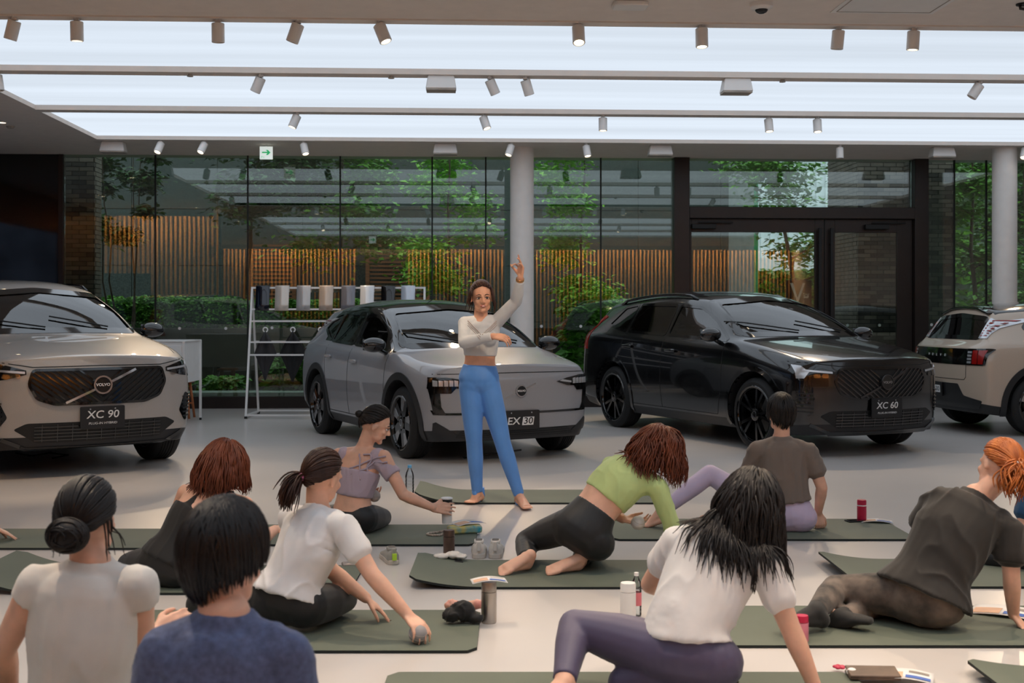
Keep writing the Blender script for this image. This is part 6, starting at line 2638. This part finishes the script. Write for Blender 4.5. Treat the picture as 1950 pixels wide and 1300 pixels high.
tag(P.pulled(H_black, 180, -22, n=190, seed=71, f=1.11).build('hair_strands', H_black, P.root, smooth=True), kind='stuff')
c = P.skull(P.dirv(180, -24), 1.26)
bm_ = MB().ball(P.local(c), (.062, .045, .050), P.Mh.to_3x3().to_4x4(), n=20, m=14)
rng = random.Random(73)
for i in range(70):      # coils of the bun
    ax_ = V((rng.uniform(-.5, .5), 1, rng.uniform(-.5, .5))).normalized()
    u_ = ax_.orthogonal().normalized()
    w_ = ax_.cross(u_)
    h_ = rng.uniform(-.75, .9)
    a0 = rng.uniform(0, 6.28)
    q = []
    for j in range(10):
        a = a0 + j * .28
        d_ = (u_ * math.cos(a) + w_ * math.sin(a)) * math.sqrt(1 - h_ * h_) - ax_ * h_
        q.append(P.local(c + P.Mh.to_3x3() @ V((d_.x * .063, d_.y * .046, d_.z * .051))))
    bm_.tube(q, [.001] + [.0036] * 8 + [.001], 5)
tag(bm_.build('bun', H_black, P.root, smooth=True), kind='stuff')
wm = MB()
for s in (-1, 1):        # loose wisps beside the neck
    for i in range(10):
        p = P.skull(P.dirv(s * rng.uniform(95, 125), rng.uniform(-12, 6)), 1.1)
        P.fall(wm, p, V((0, 0, -1)) + P.Mh.to_3x3() @ V((s * .2, 0, 0)), rng.uniform(.07, .15), rng, .0022, .4, .001)
tag(wm.build('hair_locks', H_black, P.root, smooth=True), kind='stuff')

# ---------------------------------------------------------------- heather blue T-shirt, short hair
J = joints(2.8, pel=(425, 1610, .05), hipL=(350, 1612, .05), hipR=(500, 1612, .05), waist=(425, 1480, .05), chest=(425, 1360, .03), nb=(427, 1172, .02), head=(430, 1066, .07),
           face=(.42, .9, -.20), up=(.05, .08, 1), shL=(312, 1242, .0), shR=(546, 1246, .0), elL=(270, 1450, .06), wrL=(340, 1540, .26), elR=(588, 1460, .06), wrR=(520, 1540, .26),
           knL=(205, 1560, .36), knR=(650, 1560, .36), anL=(470, 1540, .42), anR=(380, 1540, .42), toL=(560, 1540, .46), toR=(290, 1540, .46))
P = Person('person', 'person in heather blue T-shirt sitting with bowed head', J, girth=1.06)
P.finish_body({'R': dict(dirn=camvec(-.6, .5, -.2), palm=camvec(-.2, .2, -.9), thumb=1), 'L': dict(dirn=camvec(.6, .5, -.2), palm=camvec(.2, .2, -.9), thumb=-1)}, toes=False)
leggings(P, K_blackleg)
tee(P, K_bluetee, lo=.0, inf=.020, hem=.012, sleeve=.6, sinf=.022, fold=.006, freq=8)
P.short(H_black, 1.26, n=560, seed=81, cap_f=1.20, nape=12, droop=.025, r=.0046)

# ---------------------------------------------------------------- black racer-back tank, auburn hair
J = joints(6.15, pel=(322, 1072), hipL=(292, 1075, .03), hipR=(362, 1078, -.02), waist=(345, 1030, .03), chest=(372, 985, .07), nb=(408, 935, .12), head=(427, 882, .15),
           face=(.55, .80, -.10), up=(.28, .1, .95), shL=(355, 938, .20), shR=(466, 962, .0), elL=(332, 990, .34), wrL=(370, 1030, .44), elR=(492, 1030, -.06), wrR=(524, 1008, .14),
           knL=(246, 1074, .26), knR=(430, 1080, .30), anL=(350, 1078, .40), anR=(310, 1078, .38), toL=(400, 1078, .44), toR=(260, 1078, .44))
P = Person('person', 'person in black racer-back tank with thin pink straps, twisting to one side', J)
P.finish_body({'R': dict(dirn=camvec(.7, .6, 0), palm=camvec(0, .3, -.9), thumb=1), 'L': dict(dirn=camvec(.5, .6, -.3), palm=camvec(0, 0, -1), thumb=-1)}, toes=False)
leggings(P, K_blackleg)
P.garment('tank_top', K_tank, [lambda mb: P.torso(mb, .014, .0, .70, caps=(0, 0)), lambda mb: cone(mb, J['chest'], (.10, .105), J['nb'].lerp(J['top'], .3), (.045, .075), P.side, caps=(1, 0)),
                             lambda mb: [cone(mb, J['nb'].lerp(J['top'], .4) + P.side * s * .05, .030, J['nb'].lerp(J['sh' + S], .45), .040) for S, s in (('L', -1), ('R', 1))]], voxel=.0075, fold=.005)
for k in range(3):
    P.strap('bra_strap', [at(352 + k * 3, 945 + k * 9, 6.0), at(385, 938 + k * 10, 6.0)], .0035, K_pink)
    P.strap('bra_strap', [at(420 + k * 7, 955, 6.0), at(414 + k * 7, 985, 6.0)], .003, K_pink)
P.loose(H_auburn, .20, n=680, seed=91, wave=.003, g=.24)

# ---------------------------------------------------------------- people mostly hidden at the edges
J = joints(6.55, pel=(2020, 1062), hipL=(1990, 1066), hipR=(2052, 1066), chest=(2015, 985, .02), nb=(2012, 918, .03), head=(2012, 862, .05), face=(0, 1, -.1), up=(0, 0, 1),
           shL=(1964, 938), shR=(2064, 938), elL=(1946, 1010, -.02), wrL=(1975, 1058, .15), elR=(2086, 1010), wrR=(2050, 1058, .15),
           knL=(1888, 1062, .12), knR=(2140, 1062, .2), anL=(2000, 1066, .34), anR=(2040, 1066, .34), toL=(2070, 1066, .38), toR=(1970, 1066, .38))
P = Person('person', 'person in blue top and dark leggings partly hidden behind the washed black T-shirt', J, voxel=.010)
P.finish_body({'L': dict(dirn=camvec(.5, .5, -.2), palm=V((0, 0, -1)), thumb=-1), 'R': dict(dirn=camvec(-.5, .5, -.2), palm=V((0, 0, -1)), thumb=1)}, toes=False)
leggings(P, K_blackleg)
tee(P, K_teal, lo=.04, inf=.018)
P.loose(H_black, .16, n=160, seed=95, avoid=[(J['nb'], .07)])
J = joints(7.45, pel=(-150, 985), hipL=(-175, 988), hipR=(-122, 988), chest=(-130, 915, .02), nb=(-112, 856, .03), head=(-100, 806, .05), face=(.6, .8, -.1), up=(.15, 0, 1),
           shL=(-165, 872, .06), shR=(-66, 878, -.04), elL=(-190, 935, .06), wrL=(-165, 985, .2), elR=(-40, 950, -.10), wrR=(-8, 1006, -.10),
           knL=(-250, 985, .2), knR=(-60, 985, .28), anL=(-140, 988, .36), anR=(-170, 988, .36), toL=(-110, 988, .4), toR=(-200, 988, .4))
P = Person('person', 'person outside the frame edge whose hand rests on the mat before the silver SUV', J, voxel=.008)
P.finish_body({'R': dict(dirn=at(30, 1022, 7.40) - J['wrR'], palm=V((0, 0, -1)), curl=(.12, .12, .1), thumb=1, spread=.14), 'L': dict(dirn=camvec(.3, .5, -.3), palm=V((0, 0, -1)), thumb=-1)}, toes=False)
leggings(P, K_blackleg)
tee(P, K_taupe, lo=.04, inf=.018)
P.loose(H_black, .16, n=160, seed=96, avoid=[(J['nb'], .07)])
# ================================================================== display rack, cabinet
rk = empty('display_rack', at(468, 797, 15.94))
rk.location.z = 0
Lx = (797 - 468) / FPX * 16.3
ex, ey = camvec(1, 0), camvec(0, 1)


def rp(x, y, z):
    return ex * x + ey * y + V((0, 0, z))


ZR = 1.735
for x in (0, Lx):
    for y in (0, .80):
        MB().bar(rp(x, y, .03), rp(x, .40, ZR), .026).build('post', M_white, rk)
    MB().bar(rp(x, 0, .035), rp(x, .80, .035), .026).build('foot_rail', M_white, rk)
    for y in (0, .80):
        MB().box((-.018, -.018, 0), (.018, .018, .03), Matrix.Translation(rp(x, y, 0))).build('foot', M_black, rk)
MB().bar(rp(-.013, .40, ZR), rp(Lx + .013, .40, ZR), .026).build('top_rail', M_white, rk)
for z in (1.445, 1.285, 1.005, .835, .045):
    for sgn in (-1, 1):
        y = .40 + sgn * .40 * (1 - z / ZR)
        MB().bar(rp(0, y, z), rp(Lx, y, z), .022).build('cross_rail', M_white, rk)
tag(rk, 'white metal A-frame display rack with sample panels behind the grey car', 'rack')
samples = [(489, C(22, 26, 40), 'midnight blue'), (526, C(216, 204, 192), 'cream'), (567, C(186, 182, 180), 'silver'), (610, C(190, 172, 156), 'sand'),
           (652, C(118, 116, 122), 'grey'), (688, C(226, 226, 226), 'white'), (728, C(14, 14, 16), 'gloss black'), (766, C(206, 212, 222), 'ice white')]
for px, c, nm in samples:
    x = (px - 468) / FPX * 16.3
    w = .093
    prof = []
    for k in range(9):
        a = math.pi * k / 8
        prof.append((.40 - math.cos(a) * -.03, ZR + .012 + math.sin(a) * .022))
    front = [(.40 - .030 - .055 * (1 - t), ZR + .012 - .32 * (1 - t)) for t in (0, .25, .5, .75)]
    line = front + [(.40 - .03 * math.cos(math.pi * k / 8), ZR + .012 + .022 * math.sin(math.pi * k / 8)) for k in range(9)] + [(.44, ZR - .06)]
    mb = MB()
    vs, fs = [], []
    for (y, z) in line:
        vs += [rp(x - w, y, z), rp(x + w, y, z)]
    for i in range(len(line) - 1):
        fs.append((2 * i, 2 * i + 1, 2 * i + 3, 2 * i + 2))
    mb.add(vs, fs)
    o = mb.build('paint_sample', mat('sample_' + nm.replace(' ', '_'), c, rough=.15, coat=.8, metal=.2, var=.01), smooth=True)
    so = o.modifiers.new('thickness', 'SOLIDIFY')
    so.thickness = .004
    o.location = rk.location
    tag(o, 'curved %s paint sample panel draped over the top rail of the rack' % nm, 'paint sample', 'paint samples on the rack')
for px, c, nm, hw, dz in ((497, C(48, 46, 48), 'charcoal', .15, .66), (550, C(22, 22, 24), 'black', .18, .68), (604, C(130, 126, 128), 'pale grey', .10, .5)):
    x = (px - 468) / FPX * 16.0
    yb_ = .40 - .40 * (1 - 1.285 / ZR) - .02
    zr_ = 1.17
    o = empty('fabric_sample', rk.location + rp(x, yb_, zr_))
    MB().tube([ex * (.030 * math.cos(a)) + V((0, 0, .030 * math.sin(a))) for a in [k * math.pi / 10 for k in range(20)]], .009, 8, closed=True).build('ring', M_white, o, smooth=True)
    MB().tube([V((0, 0, .03)), V((0, 0, .115))], .002, 6).build('hook', M_black, o)
    rows_ = [(0.0, .02), (.12, .35), (.30, .75), (.45, 1.0), (.55, .8), (.72, .5), (.88, .22), (1.0, .05)]
    vs, fs = [], []
    n_ = 16
    for t, wf in rows_:
        for j in range(n_ + 1):
            u = -1 + 2 * j / n_
            vs.append(ex * (u * hw * wf) + ey * (.030 * wf * math.sin(u * 7 + t * 3) - .01) + V((0, 0, -.02 - dz * t + .03 * wf * (1 - abs(u)) * (t > .4))))
    for i in range(len(rows_) - 1):
        for j in range(n_):
            a = i * (n_ + 1) + j
            fs.append((a, a + 1, a + n_ + 2, a + n_ + 1))
    f_ = MB().add(vs, fs).build('cloth', cloth('sample_cloth_' + nm.replace(' ', '_'), c), o, smooth=True)
    f_.modifiers.new('thickness', 'SOLIDIFY').thickness = .004
    tag(o, '%s fabric sample hanging from a white ring on the rack' % nm, 'fabric sample', 'fabric samples on the rack')

cb = empty('side_cabinet', at(350, 810, 14.98))
cb.location.z = 0
W_, Dp = 1.0, .80
for x in (-W_, 0):
    for y in (0, Dp):
        MB().bar(ex * x + ey * y + V((0, 0, .03)), ex * x + ey * y + V((0, 0, 1.04)), .028, up=ey).build('leg', M_white, cb)
        MB().lathe([(.016, 0), (.016, .03)], 12, Matrix.Translation(ex * x + ey * y)).build('foot', M_black, cb)
Mc = frame(ex, ey, V((0, 0, 1)), V((0, 0, 0)))
MB().box((-W_ + .005, .0, .52), (-.005, Dp, 1.035), Mc).build('carcass', M_white, cb, bevel=.003)
MB().box((-W_ + .03, -.012, .545), (-.03, .004, .99), Mc).build('door', M_white, cb, bevel=.002)
MB().box((-W_ - .012, -.012, 1.035), (.012, Dp + .012, 1.05), Mc).build('top', M_white, cb, bevel=.002)
tag(cb, 'white metal side cabinet on thin legs beside the silver SUV', 'cabinet')
M_beech = mat('orange_beech', C(186, 112, 66), rough=.5, var=.12, vscale=5, stretch=(5, 5, .6))
st_ = empty('stool', at(346, 797, 16.05))
st_.location.z = 0
for a in (45, 135, 225, 315):
    q = ex * math.cos(R(a)) + ey * math.sin(R(a))
    MB().tube([q * .19, q * .12 + V((0, 0, .48))], [.016, .020], 10).build('leg', M_beech, st_, smooth=True)
MB().lathe([(.16, .48), (.165, .49), (.165, .505), (.15, .51)], 28).build('seat', M_beech, st_, auto=40)
MB().bar(ex * -.14 + V((0, 0, .2)), ex * .14 + V((0, 0, .2)), .018).build('stretcher', M_beech, st_)
tag(st_, 'beech wood stool standing behind the white cabinet', 'stool')

# ================================================================== yoga mats
M_mat = mat('sage_green_foam', C(92, 99, 86), rough=.75, var=.05, vscale=2.5, bump=.15, bscale=500)
M_matedge = mat('dark_foam_underside', C(26, 32, 30), rough=.8)
MT = .012


def yoga_mat(x0, x1, yb_, yf, lab, curl=None, ch=.06, name='yoga_mat'):
    """x0..x1 pixel columns at the middle row, yb_ / yf pixel rows of far and near edge"""
    db, df = CAMZ * FPX / (yb_ - HOR), CAMZ * FPX / (yf - HOR)
    dm_ = (db + df) / 2
    X0, X1 = (x0 - 975) / FPX * dm_, (x1 - 975) / FPX * dm_
    o = empty(name, camvec((X0 + X1) / 2, dm_, 0))
    hl, hw = (X1 - X0) / 2, (db - df) / 2
    nx, ny = 46, 10
    r = .05

    def zlift(u):
        if not curl:
            return 0
        e = (u + hl) if curl == 'L' else (hl - u)
        return ch * max(0, 1 - e / .38) ** 2
    mb = MB()
    vs, fs = [], []
    for lay in (1, 0):
        for i in range(nx + 1):
            u = -hl + 2 * hl * i / nx
            e = hl - abs(u)
            cut = 0 if e > r else r - math.sqrt(max(0, r * r - (r - e) ** 2))
            for j in range(ny + 1):
                w = (-1 + 2 * j / ny) * (hw - cut)
                p = camvec(u, w, 0)
                p.z = MT * lay + .001 + zlift(u)
                vs.append(p)
    n1 = (nx + 1) * (ny + 1)

    def id_(l, i, j):
        return l * n1 + i * (ny + 1) + j
    for i in range(nx):
        for j in range(ny):
            fs.append((id_(0, i, j), id_(0, i + 1, j), id_(0, i + 1, j + 1), id_(0, i, j + 1)))
    top = MB().add(vs[:n1], fs).build('mat_top', M_mat, o, smooth=True)
    fs2 = []
    for i in range(nx):
        for j in range(ny):
            fs2.append((id_(1, i, j), id_(1, i, j + 1), id_(1, i + 1, j + 1), id_(1, i + 1, j)))
        for j in (0, ny):
            fs2.append((id_(0, i, j), id_(0, i + 1, j), id_(1, i + 1, j), id_(1, i, j)))
    for i in (0, nx):
        for j in range(ny):
            fs2.append((id_(0, i, j), id_(0, i, j + 1), id_(1, i, j + 1), id_(1, i, j)))
    vs2 = [p - V((0, 0, .0004)) if k < n1 else p for k, p in enumerate(vs)]
    MB().add(vs2, fs2).build('mat_core', M_matedge, o)
    tag(o, lab, 'yoga mat', 'yoga mats')
    return o


yoga_mat(795, 1258, 935, 960, 'sage green yoga mat under the standing instructor', 'L', .075)
yoga_mat(365, 908, 1002, 1040, 'sage green yoga mat under the person in lilac')
yoga_mat(-210, 342, 1010, 1047, 'sage green yoga mat with a hand resting on it before the silver SUV')
yoga_mat(788, 1425, 1070, 1122, 'sage green yoga mat under the person in lime green', 'L', .05)
yoga_mat(-10, 680, 1080, 1133, 'sage green yoga mat under the person in black tank', 'L', .09)
yoga_mat(160, 912, 1166, 1244, 'sage green yoga mat under the person pressing a grey ball')
yoga_mat(1352, 2130, 1158, 1234, 'sage green yoga mat under the person in washed black T-shirt')
yoga_mat(1158, 1712, 991, 1030, 'sage green yoga mat under the person in taupe')
yoga_mat(1585, 2230, 1068, 1121, 'sage green yoga mat under the person in blue top', 'L', .05)
yoga_mat(725, 1662, 1285, 1380, 'sage green yoga mat under the person in purple leggings')
yoga_mat(1890, 2850, 1276, 1372, 'sage green yoga mat empty beyond the brown wallet', 'L', .04)
yoga_mat(-390, 690, 1395, 1560, 'sage green yoga mat under the person in cream top')
yoga_mat(-220, 1080, 1600, 1830, 'sage green yoga mat under the person in heather blue')

# ================================================================== small things on the floor
M_pet = glass_mat('clear_pet', (.90, .94, .96, 1), .04, rough=.06)
M_steel = mat('brushed_steel', C(178, 172, 166), rough=.3, metal=.95, var=.04, vscale=40, stretch=(1, 1, .05))
M_brown = mat('bronze_lacquer', C(104, 84, 74), rough=.35, metal=.5)
M_paper = mat('white_paper', C(226, 224, 222), rough=.7, var=.02)
M_pblue = mat('blue_print', C(60, 96, 170), rough=.6)
M_pbeige = mat('beige_print', C(214, 170, 140), rough=.6)
M_red = mat('raspberry_enamel', C(190, 30, 70), rough=.35)
M_leather = mat('brown_leather', C(92, 72, 58), rough=.55, var=.1, vscale=20)
M_cap = mat('blue_cap', C(90, 160, 210), rough=.4)
M_pinklab = mat('pink_label', C(220, 120, 130), rough=.5)


def stand(px, py, z=0.0):
    return flr(px, py, z)


def pet_bottle(p, h, lab, capm, label_m=None):
    o = empty('water_bottle', p)
    r = h * .118
    prof = [(r * .9, 0), (r, .01)]
    for k in range(7):
        z = .08 * h + k * .085 * h
        prof += [(r, z), (r * .93, z + .02 * h), (r, z + .04 * h)]
    prof += [(r, .70 * h), (r * .8, .80 * h), (r * .42, .90 * h), (r * .40, .93 * h)]
    MB().lathe(prof, 24).build('bottle', M_pet, o, auto=60)
    MB().lathe([(r * .46, .925 * h), (r * .46, h)], 18).build('cap', capm, o, auto=40)
    if label_m:
        MB().lathe([(r * 1.01, .25 * h), (r * 1.01, .55 * h)], 24, caps=False).build('label_band', label_m, o, smooth=True)
    tag(o, lab, 'bottle', 'drink bottles')


def flask(p, r, h, bodym, capm, lab, ring=None, open_top=False):
    o = empty('flask', p)
    ch_ = h * .24
    MB().lathe([(r * .92, 0), (r, .006), (r, h - ch_)], 28).build('body', bodym, o, auto=40)
    MB().lathe([(r * .985, h - ch_ + .002), (r * .985, h - .008), (r * .92, h)], 28).build('lid', capm, o, auto=40)
    if ring:
        MB().lathe([(r * 1.01, h - ch_ - .004), (r * 1.01, h - ch_ + .003)], 28, caps=False).build('ring', ring, o, smooth=True)
    tag(o, lab, 'flask', 'drink bottles')
    return o


pet_bottle(stand(780, 956), .275, 'clear water bottle with blue cap behind the person in lilac', M_cap)
pet_bottle(stand(1212, 1172), .20, 'small clear bottle with pink label beside the white tumbler', M_white, M_pinklab)
flask(stand(1196, 1180), .036, .17, M_white, M_white, 'plain white tumbler behind the arm of the white T-shirt')
flask(stand(855, 1060), .033, .155, M_brown, M_brown, 'bronze flask beside the white sneakers')
fl = flask(stand(931, 1185), .035, .185, M_steel, M_steel, 'brushed steel flask with a leaflet lying on top')
flask(stand(1641, 994), .031, .150, M_red, M_red, 'raspberry red flask with white band on the floor by the taupe mat', M_white)
flask(stand(1527, 1225), .028, .12, mat('pink_clear_plastic', C(220, 130, 150), rough=.2), M_red, 'small pink bottle beside the arm of the white T-shirt')
# tumbler held by the person in lilac
o = empty('tumbler', at(851, 996, 7.575))
MB().lathe([(.029, 0), (.031, .01), (.033, .10)], 26).build('body', M_white, o, auto=40)
MB().lathe([(.0335, .10), (.034, .15), (.036, .153)], 26).build('sleeve', mat('black_silicone', C(28, 27, 27), rough=.5), o, auto=40)
MB().lathe([(.037, .153), (.037, .16), (.03, .163)], 26).build('lid', M_white, o, auto=40)
tag(o, 'white tumbler with black sleeve held by the person in lilac', 'tumbler')


def sheet(p, w, h, rot, lab, prints, bend=.012, name='leaflet', z=.002, group='leaflets'):
    o = empty(name, p + V((0, 0, z)), rot)
    vs, fs = [], []
    n = 10
    for i in range(n + 1):
        for j in range(2):
            x = -w / 2 + w * i / n
            vs.append((x, (-.5 + j) * h, bend * math.sin(i / n * 3.1) + .001))
    for i in range(n):
        fs.append((2 * i, 2 * i + 2, 2 * i + 3, 2 * i + 1))
    a = MB().add(vs, fs).build('page', M_paper, o, smooth=True)
    a.modifiers.new('thickness', 'SOLIDIFY').thickness = .0012
    for (x0, y0, x1, y1, m) in prints:
        vs, fs = [], []
        k = 6
        for i in range(k + 1):
            t = x0 + (x1 - x0) * i / k
            for yy in (y0, y1):
                vs.append((t * w, yy * h, bend * math.sin((t + .5) * 3.1) + .0032))
        for i in range(k):
            fs.append((2 * i, 2 * i + 2, 2 * i + 3, 2 * i + 1))
        MB().add(vs, fs).build('print', m, o)
    tag(o, lab, 'leaflet', group)
    return o


pr = [(-.45, -.42, -.05, .1, M_pbeige), (.0, -.4, .45, -.15, M_pblue), (.05, .1, .42, .16, M_grille), (.05, .22, .42, .28, M_grille)]
sheet(fl.location + V((0, 0, .186)), .16, .10, .1, 'leaflet balanced on the steel flask', pr, z=.001)
sheet(stand(890, 1014), .20, .14, .5, 'folded leaflet on the patterned pouch', pr, z=.06)
sheet(stand(1670, 997), .20, .12, -.3, 'leaflet lying by the raspberry red flask', pr, z=.014)
sheet(stand(1915, 1172), .30, .21, -.6, 'large leaflet under the hand of the person in washed black T-shirt', pr, z=.014)
sheet(stand(1725, 1296), .20, .14, -.4, 'leaflet beside the brown wallet', pr, z=.016)
sheet(at(704, 934, 7.85), .10, .07, .3, 'small card in the hand of the person in lilac', pr, z=0)
# phone
o = empty('phone', stand(1632, 996) + V((0, 0, .014)), .2)
MB().box((-.075, -.036, 0), (.075, .036, .008)).build('case', M_black, o, bevel=.003)
MB().box((-.07, -.032, .008), (.07, .032, .0085)).build('screen', M_gloss, o)
tag(o, 'black phone lying flat before the raspberry red flask', 'phone')
# sneakers, heels to the camera
M_sneaker = mat('white_sneaker_leather', C(214, 208, 200), rough=.55, var=.03)
M_sole = mat('white_rubber_sole', C(196, 188, 178), rough=.7)
M_lining = mat('grey_lining', C(112, 106, 100), rough=.9)


def sneaker(p, rz, lab, upper_m, sole_m, k=1.0, group='sneakers'):
    o = empty('sneaker', p, rz)
    outl = [(-.036, -.13), (0, -.142), (.036, -.13), (.042, -.06), (.040, .02), (.048, .08), (.042, .125), (.012, .145), (-.022, .14), (-.044, .11), (-.046, .06), (-.038, .0), (-.040, -.06)]
    outl = [(x * k, y * k) for x, y in outl]
    s_ = MB().prism(round_poly(outl, .02, 3), 0, .028 * k).build('sole', sole_m, o, bevel=.004)
    vs, fs = [], []
    secs = [(-.128, .034, .085, .02), (-.10, .037, .088, .016), (-.06, .037, .080, .010), (-.02, .036, .078, 0), (.02, .037, .070, 0), (.06, .042, .056, 0), (.10, .040, .044, 0), (.13, .022, .036, 0)]
    n = 12
    for y, w, h, dip in secs:
        for j in range(n + 1):
            a = math.pi * j / n
            x = w * math.cos(a)
            z = .026 + (h - .026) * math.sin(a) ** .6
            vs.append((x * k, y * k, z * k))
    for i in range(len(secs) - 1):
        for j in range(n):
            a = i * (n + 1) + j
            fs.append((a, a + 1, a + n + 2, a + n + 1))
    fs.append(tuple(range(n + 1)))
    fs.append(tuple((len(secs) - 1) * (n + 1) + j for j in range(n, -1, -1)))
    MB().add(vs, fs).build('upper', upper_m, o, smooth=True)
    MB().prism(round_poly([(-.026 * k, -.112 * k), (.026 * k, -.112 * k), (.028 * k, -.03 * k), (-.028 * k, -.03 * k)], .015), .078 * k, .098 * k).build('collar', upper_m, o, bevel=.006)
    MB().prism(round_poly([(-.019 * k, -.102 * k), (.019 * k, -.102 * k), (.02 * k, -.036 * k), (-.02 * k, -.036 * k)], .012), .096 * k, .0985 * k).build('opening', M_lining, o)
    MB().box((-.012 * k, -.145 * k, .045 * k), (.012 * k, -.128 * k, .10 * k)).build('heel_tab', upper_m, o, bevel=.004)
    for q in range(4):
        MB().bar((-.018 * k, (.0 + q * .016) * k, (.080 - q * .005) * k), (.018 * k, (.0 + q * .016) * k, (.080 - q * .005) * k), .006, .004).build('lace', M_paper, o)
    tag(o, lab, 'shoe', group)


sneaker(stand(911, 1063) + camvec(0, .12, 0), -YAW + .02, 'white leather sneaker of the pair behind the steel flask, beside the bronze flask', M_sneaker, M_sole)
sneaker(stand(944, 1063) + camvec(0, .12, 0), -YAW - .03, 'white leather sneaker of the pair behind the steel flask, farther from the bronze flask', M_sneaker, M_sole)
M_greyshoe = cloth('grey_knit_shoe', C(150, 148, 142))
M_lime = mat('lime_tag', C(180, 220, 60), rough=.5)
sneaker(stand(738, 1074) + camvec(0, .1, 0), .25, 'grey knit shoe with lime tab beside the mat of the person pressing a ball', M_greyshoe, M_sole, .92)
MB().box((-.012, -.15, .03), (.012, -.134, .065), Matrix.Translation((0, 0, 0))).build('lime_tab', M_lime, bpy.data.objects['sneaker.002'])


def lump(name, p, pts, r, m, lab, cat, fold=.006, rz=0, group=None):
    """soft crumpled thing from a few overlapping balls"""
    mb = MB()
    for q, rr in pts:
        mb.ball(q, rr, n=14, m=10)
    me = remesh(mb, .006, 3, name)
    wrinkle(me, fold, 28, seed=p.x)
    me.materials.append(m)
    o = link(name, me)
    o.location = p
    o.rotation_euler = (0, 0, rz)
    zmin = min(v.co.z for v in me.vertices)
    for v in me.vertices:
        v.co.z -= zmin
    tag(o, lab, cat, group)
    return o


lump('pouch', stand(882, 1192, .0) + V((0, 0, .014)), [((-.05, 0, .03), (.04, .04, .03)), ((.0, .01, .045), (.06, .045, .045)), ((.055, -.01, .02), (.035, .03, .02))], .05, K_tank, 'crumpled black drawstring pouch on the mat corner by the steel flask', 'pouch', .010)
lump('snack_bag', stand(862, 1180) + V((0, .06, .014)), [((0, 0, .03), (.04, .02, .03)), ((.10, .02, .03), (.05, .02, .025))], .05, mat('gold_pink_film', C(222, 180, 140), rough=.3, colour2=C(220, 130, 140), vscale=8), 'small gold and pink wrapper behind the black pouch', 'wrapper', .006)
lump('hand_towel', stand(858, 1073) + V((0, 0, .026)), [((-.05, 0, .012), (.045, .035, .012)), ((.02, .01, .016), (.05, .04, .016)), ((.06, -.01, .010), (.035, .03, .010))], .05, K_cream, 'crumpled cream hand towel lying on a dark case', 'towel', .007)
o = empty('case', stand(850, 1075) + V((0, 0, .0135)), .1)
MB().box((-.10, -.045, 0), (.09, .045, .010)).build('cover', M_black, o, bevel=.004)
tag(o, 'flat dark case under the cream hand towel', 'case')
# patterned pouch with beaded strap
M_pattern = mat('bright_patterned_cloth', C(230, 190, 40), rough=.6, colour2=C(30, 150, 170), vscale=16)
o = empty('patterned_pouch', stand(883, 1018) + V((0, 0, .0135)), .25)
MB().prism(round_poly([(-.11, -.05), (.11, -.05), (.12, .05), (-.10, .05)], .02), 0, .045).build('bag', M_pattern, o, bevel=.012)
MB().tube([(-.10, .0, .02)] + [(-.17 - .07 * math.sin(a), .05 * math.cos(a) - .02, .006) for a in [k * .35 for k in range(10)]] + [(-.11, -.03, .02)], .007, 8).build('strap', mat('beaded_cord', C(120, 96, 78), rough=.6, colour2=C(220, 205, 190), vscale=90), o, smooth=True)
tag(o, 'bright yellow and teal patterned pouch with cord strap by the sneakers', 'pouch')
# key case and glasses by the grey shoe
o = empty('key_case', stand(672, 1078) + V((0, 0, .001)), .2)
MB().box((-.06, -.035, 0), (.06, .035, .022)).build('body', mat('pewter_case', C(150, 140, 134), rough=.4, metal=.4), o, bevel=.008)
MB().tube([(.06, 0, .015), (.085, .02, .02), (.10, 0, .012), (.08, -.02, .01), (.06, 0, .01)], .0025, 6).build('cord', M_red, o)
tag(o, 'pewter key case with red cord by the grey shoe', 'key case')
# brown wallet and its neighbours
o = empty('wallet', stand(1662, 1296) + V((0, 0, .016)), -.10)
MB().box((-.095, -.05, 0), (.095, .05, .012)).build('lower_flap', M_leather, o, bevel=.004)
MB().box((-.095, -.05, 0), (.095, .05, .010), Matrix.Translation((0, 0, .014)) @ Matrix.Rotation(R(7), 4, 'X')).build('upper_flap', M_leather, o, bevel=.004)
tag(o, 'long brown leather wallet half open on the mat', 'wallet')
o = MB().ball((0, 0, .016), (.022, .018, .016), n=16, m=10).build('earphone_case', M_white, smooth=True)
o.location = stand(1622, 1294) + V((0, 0, .014))
tag(o, 'small white oval earphone case beside the brown wallet', 'earphone case')
o = empty('hair_clip', stand(1598, 1279) + V((0, 0, .012)), .3)
for k in range(5):
    a = k * 1.2566
    MB().ball((math.cos(a) * .014, math.sin(a) * .014, .008), (.012, .012, .006), n=10, m=6).build('petal', M_red, o, smooth=True)
tag(o, 'tiny pink flower-shaped charm beside the earphone case', 'charm')
bpy.data.scenes.remove(bench)
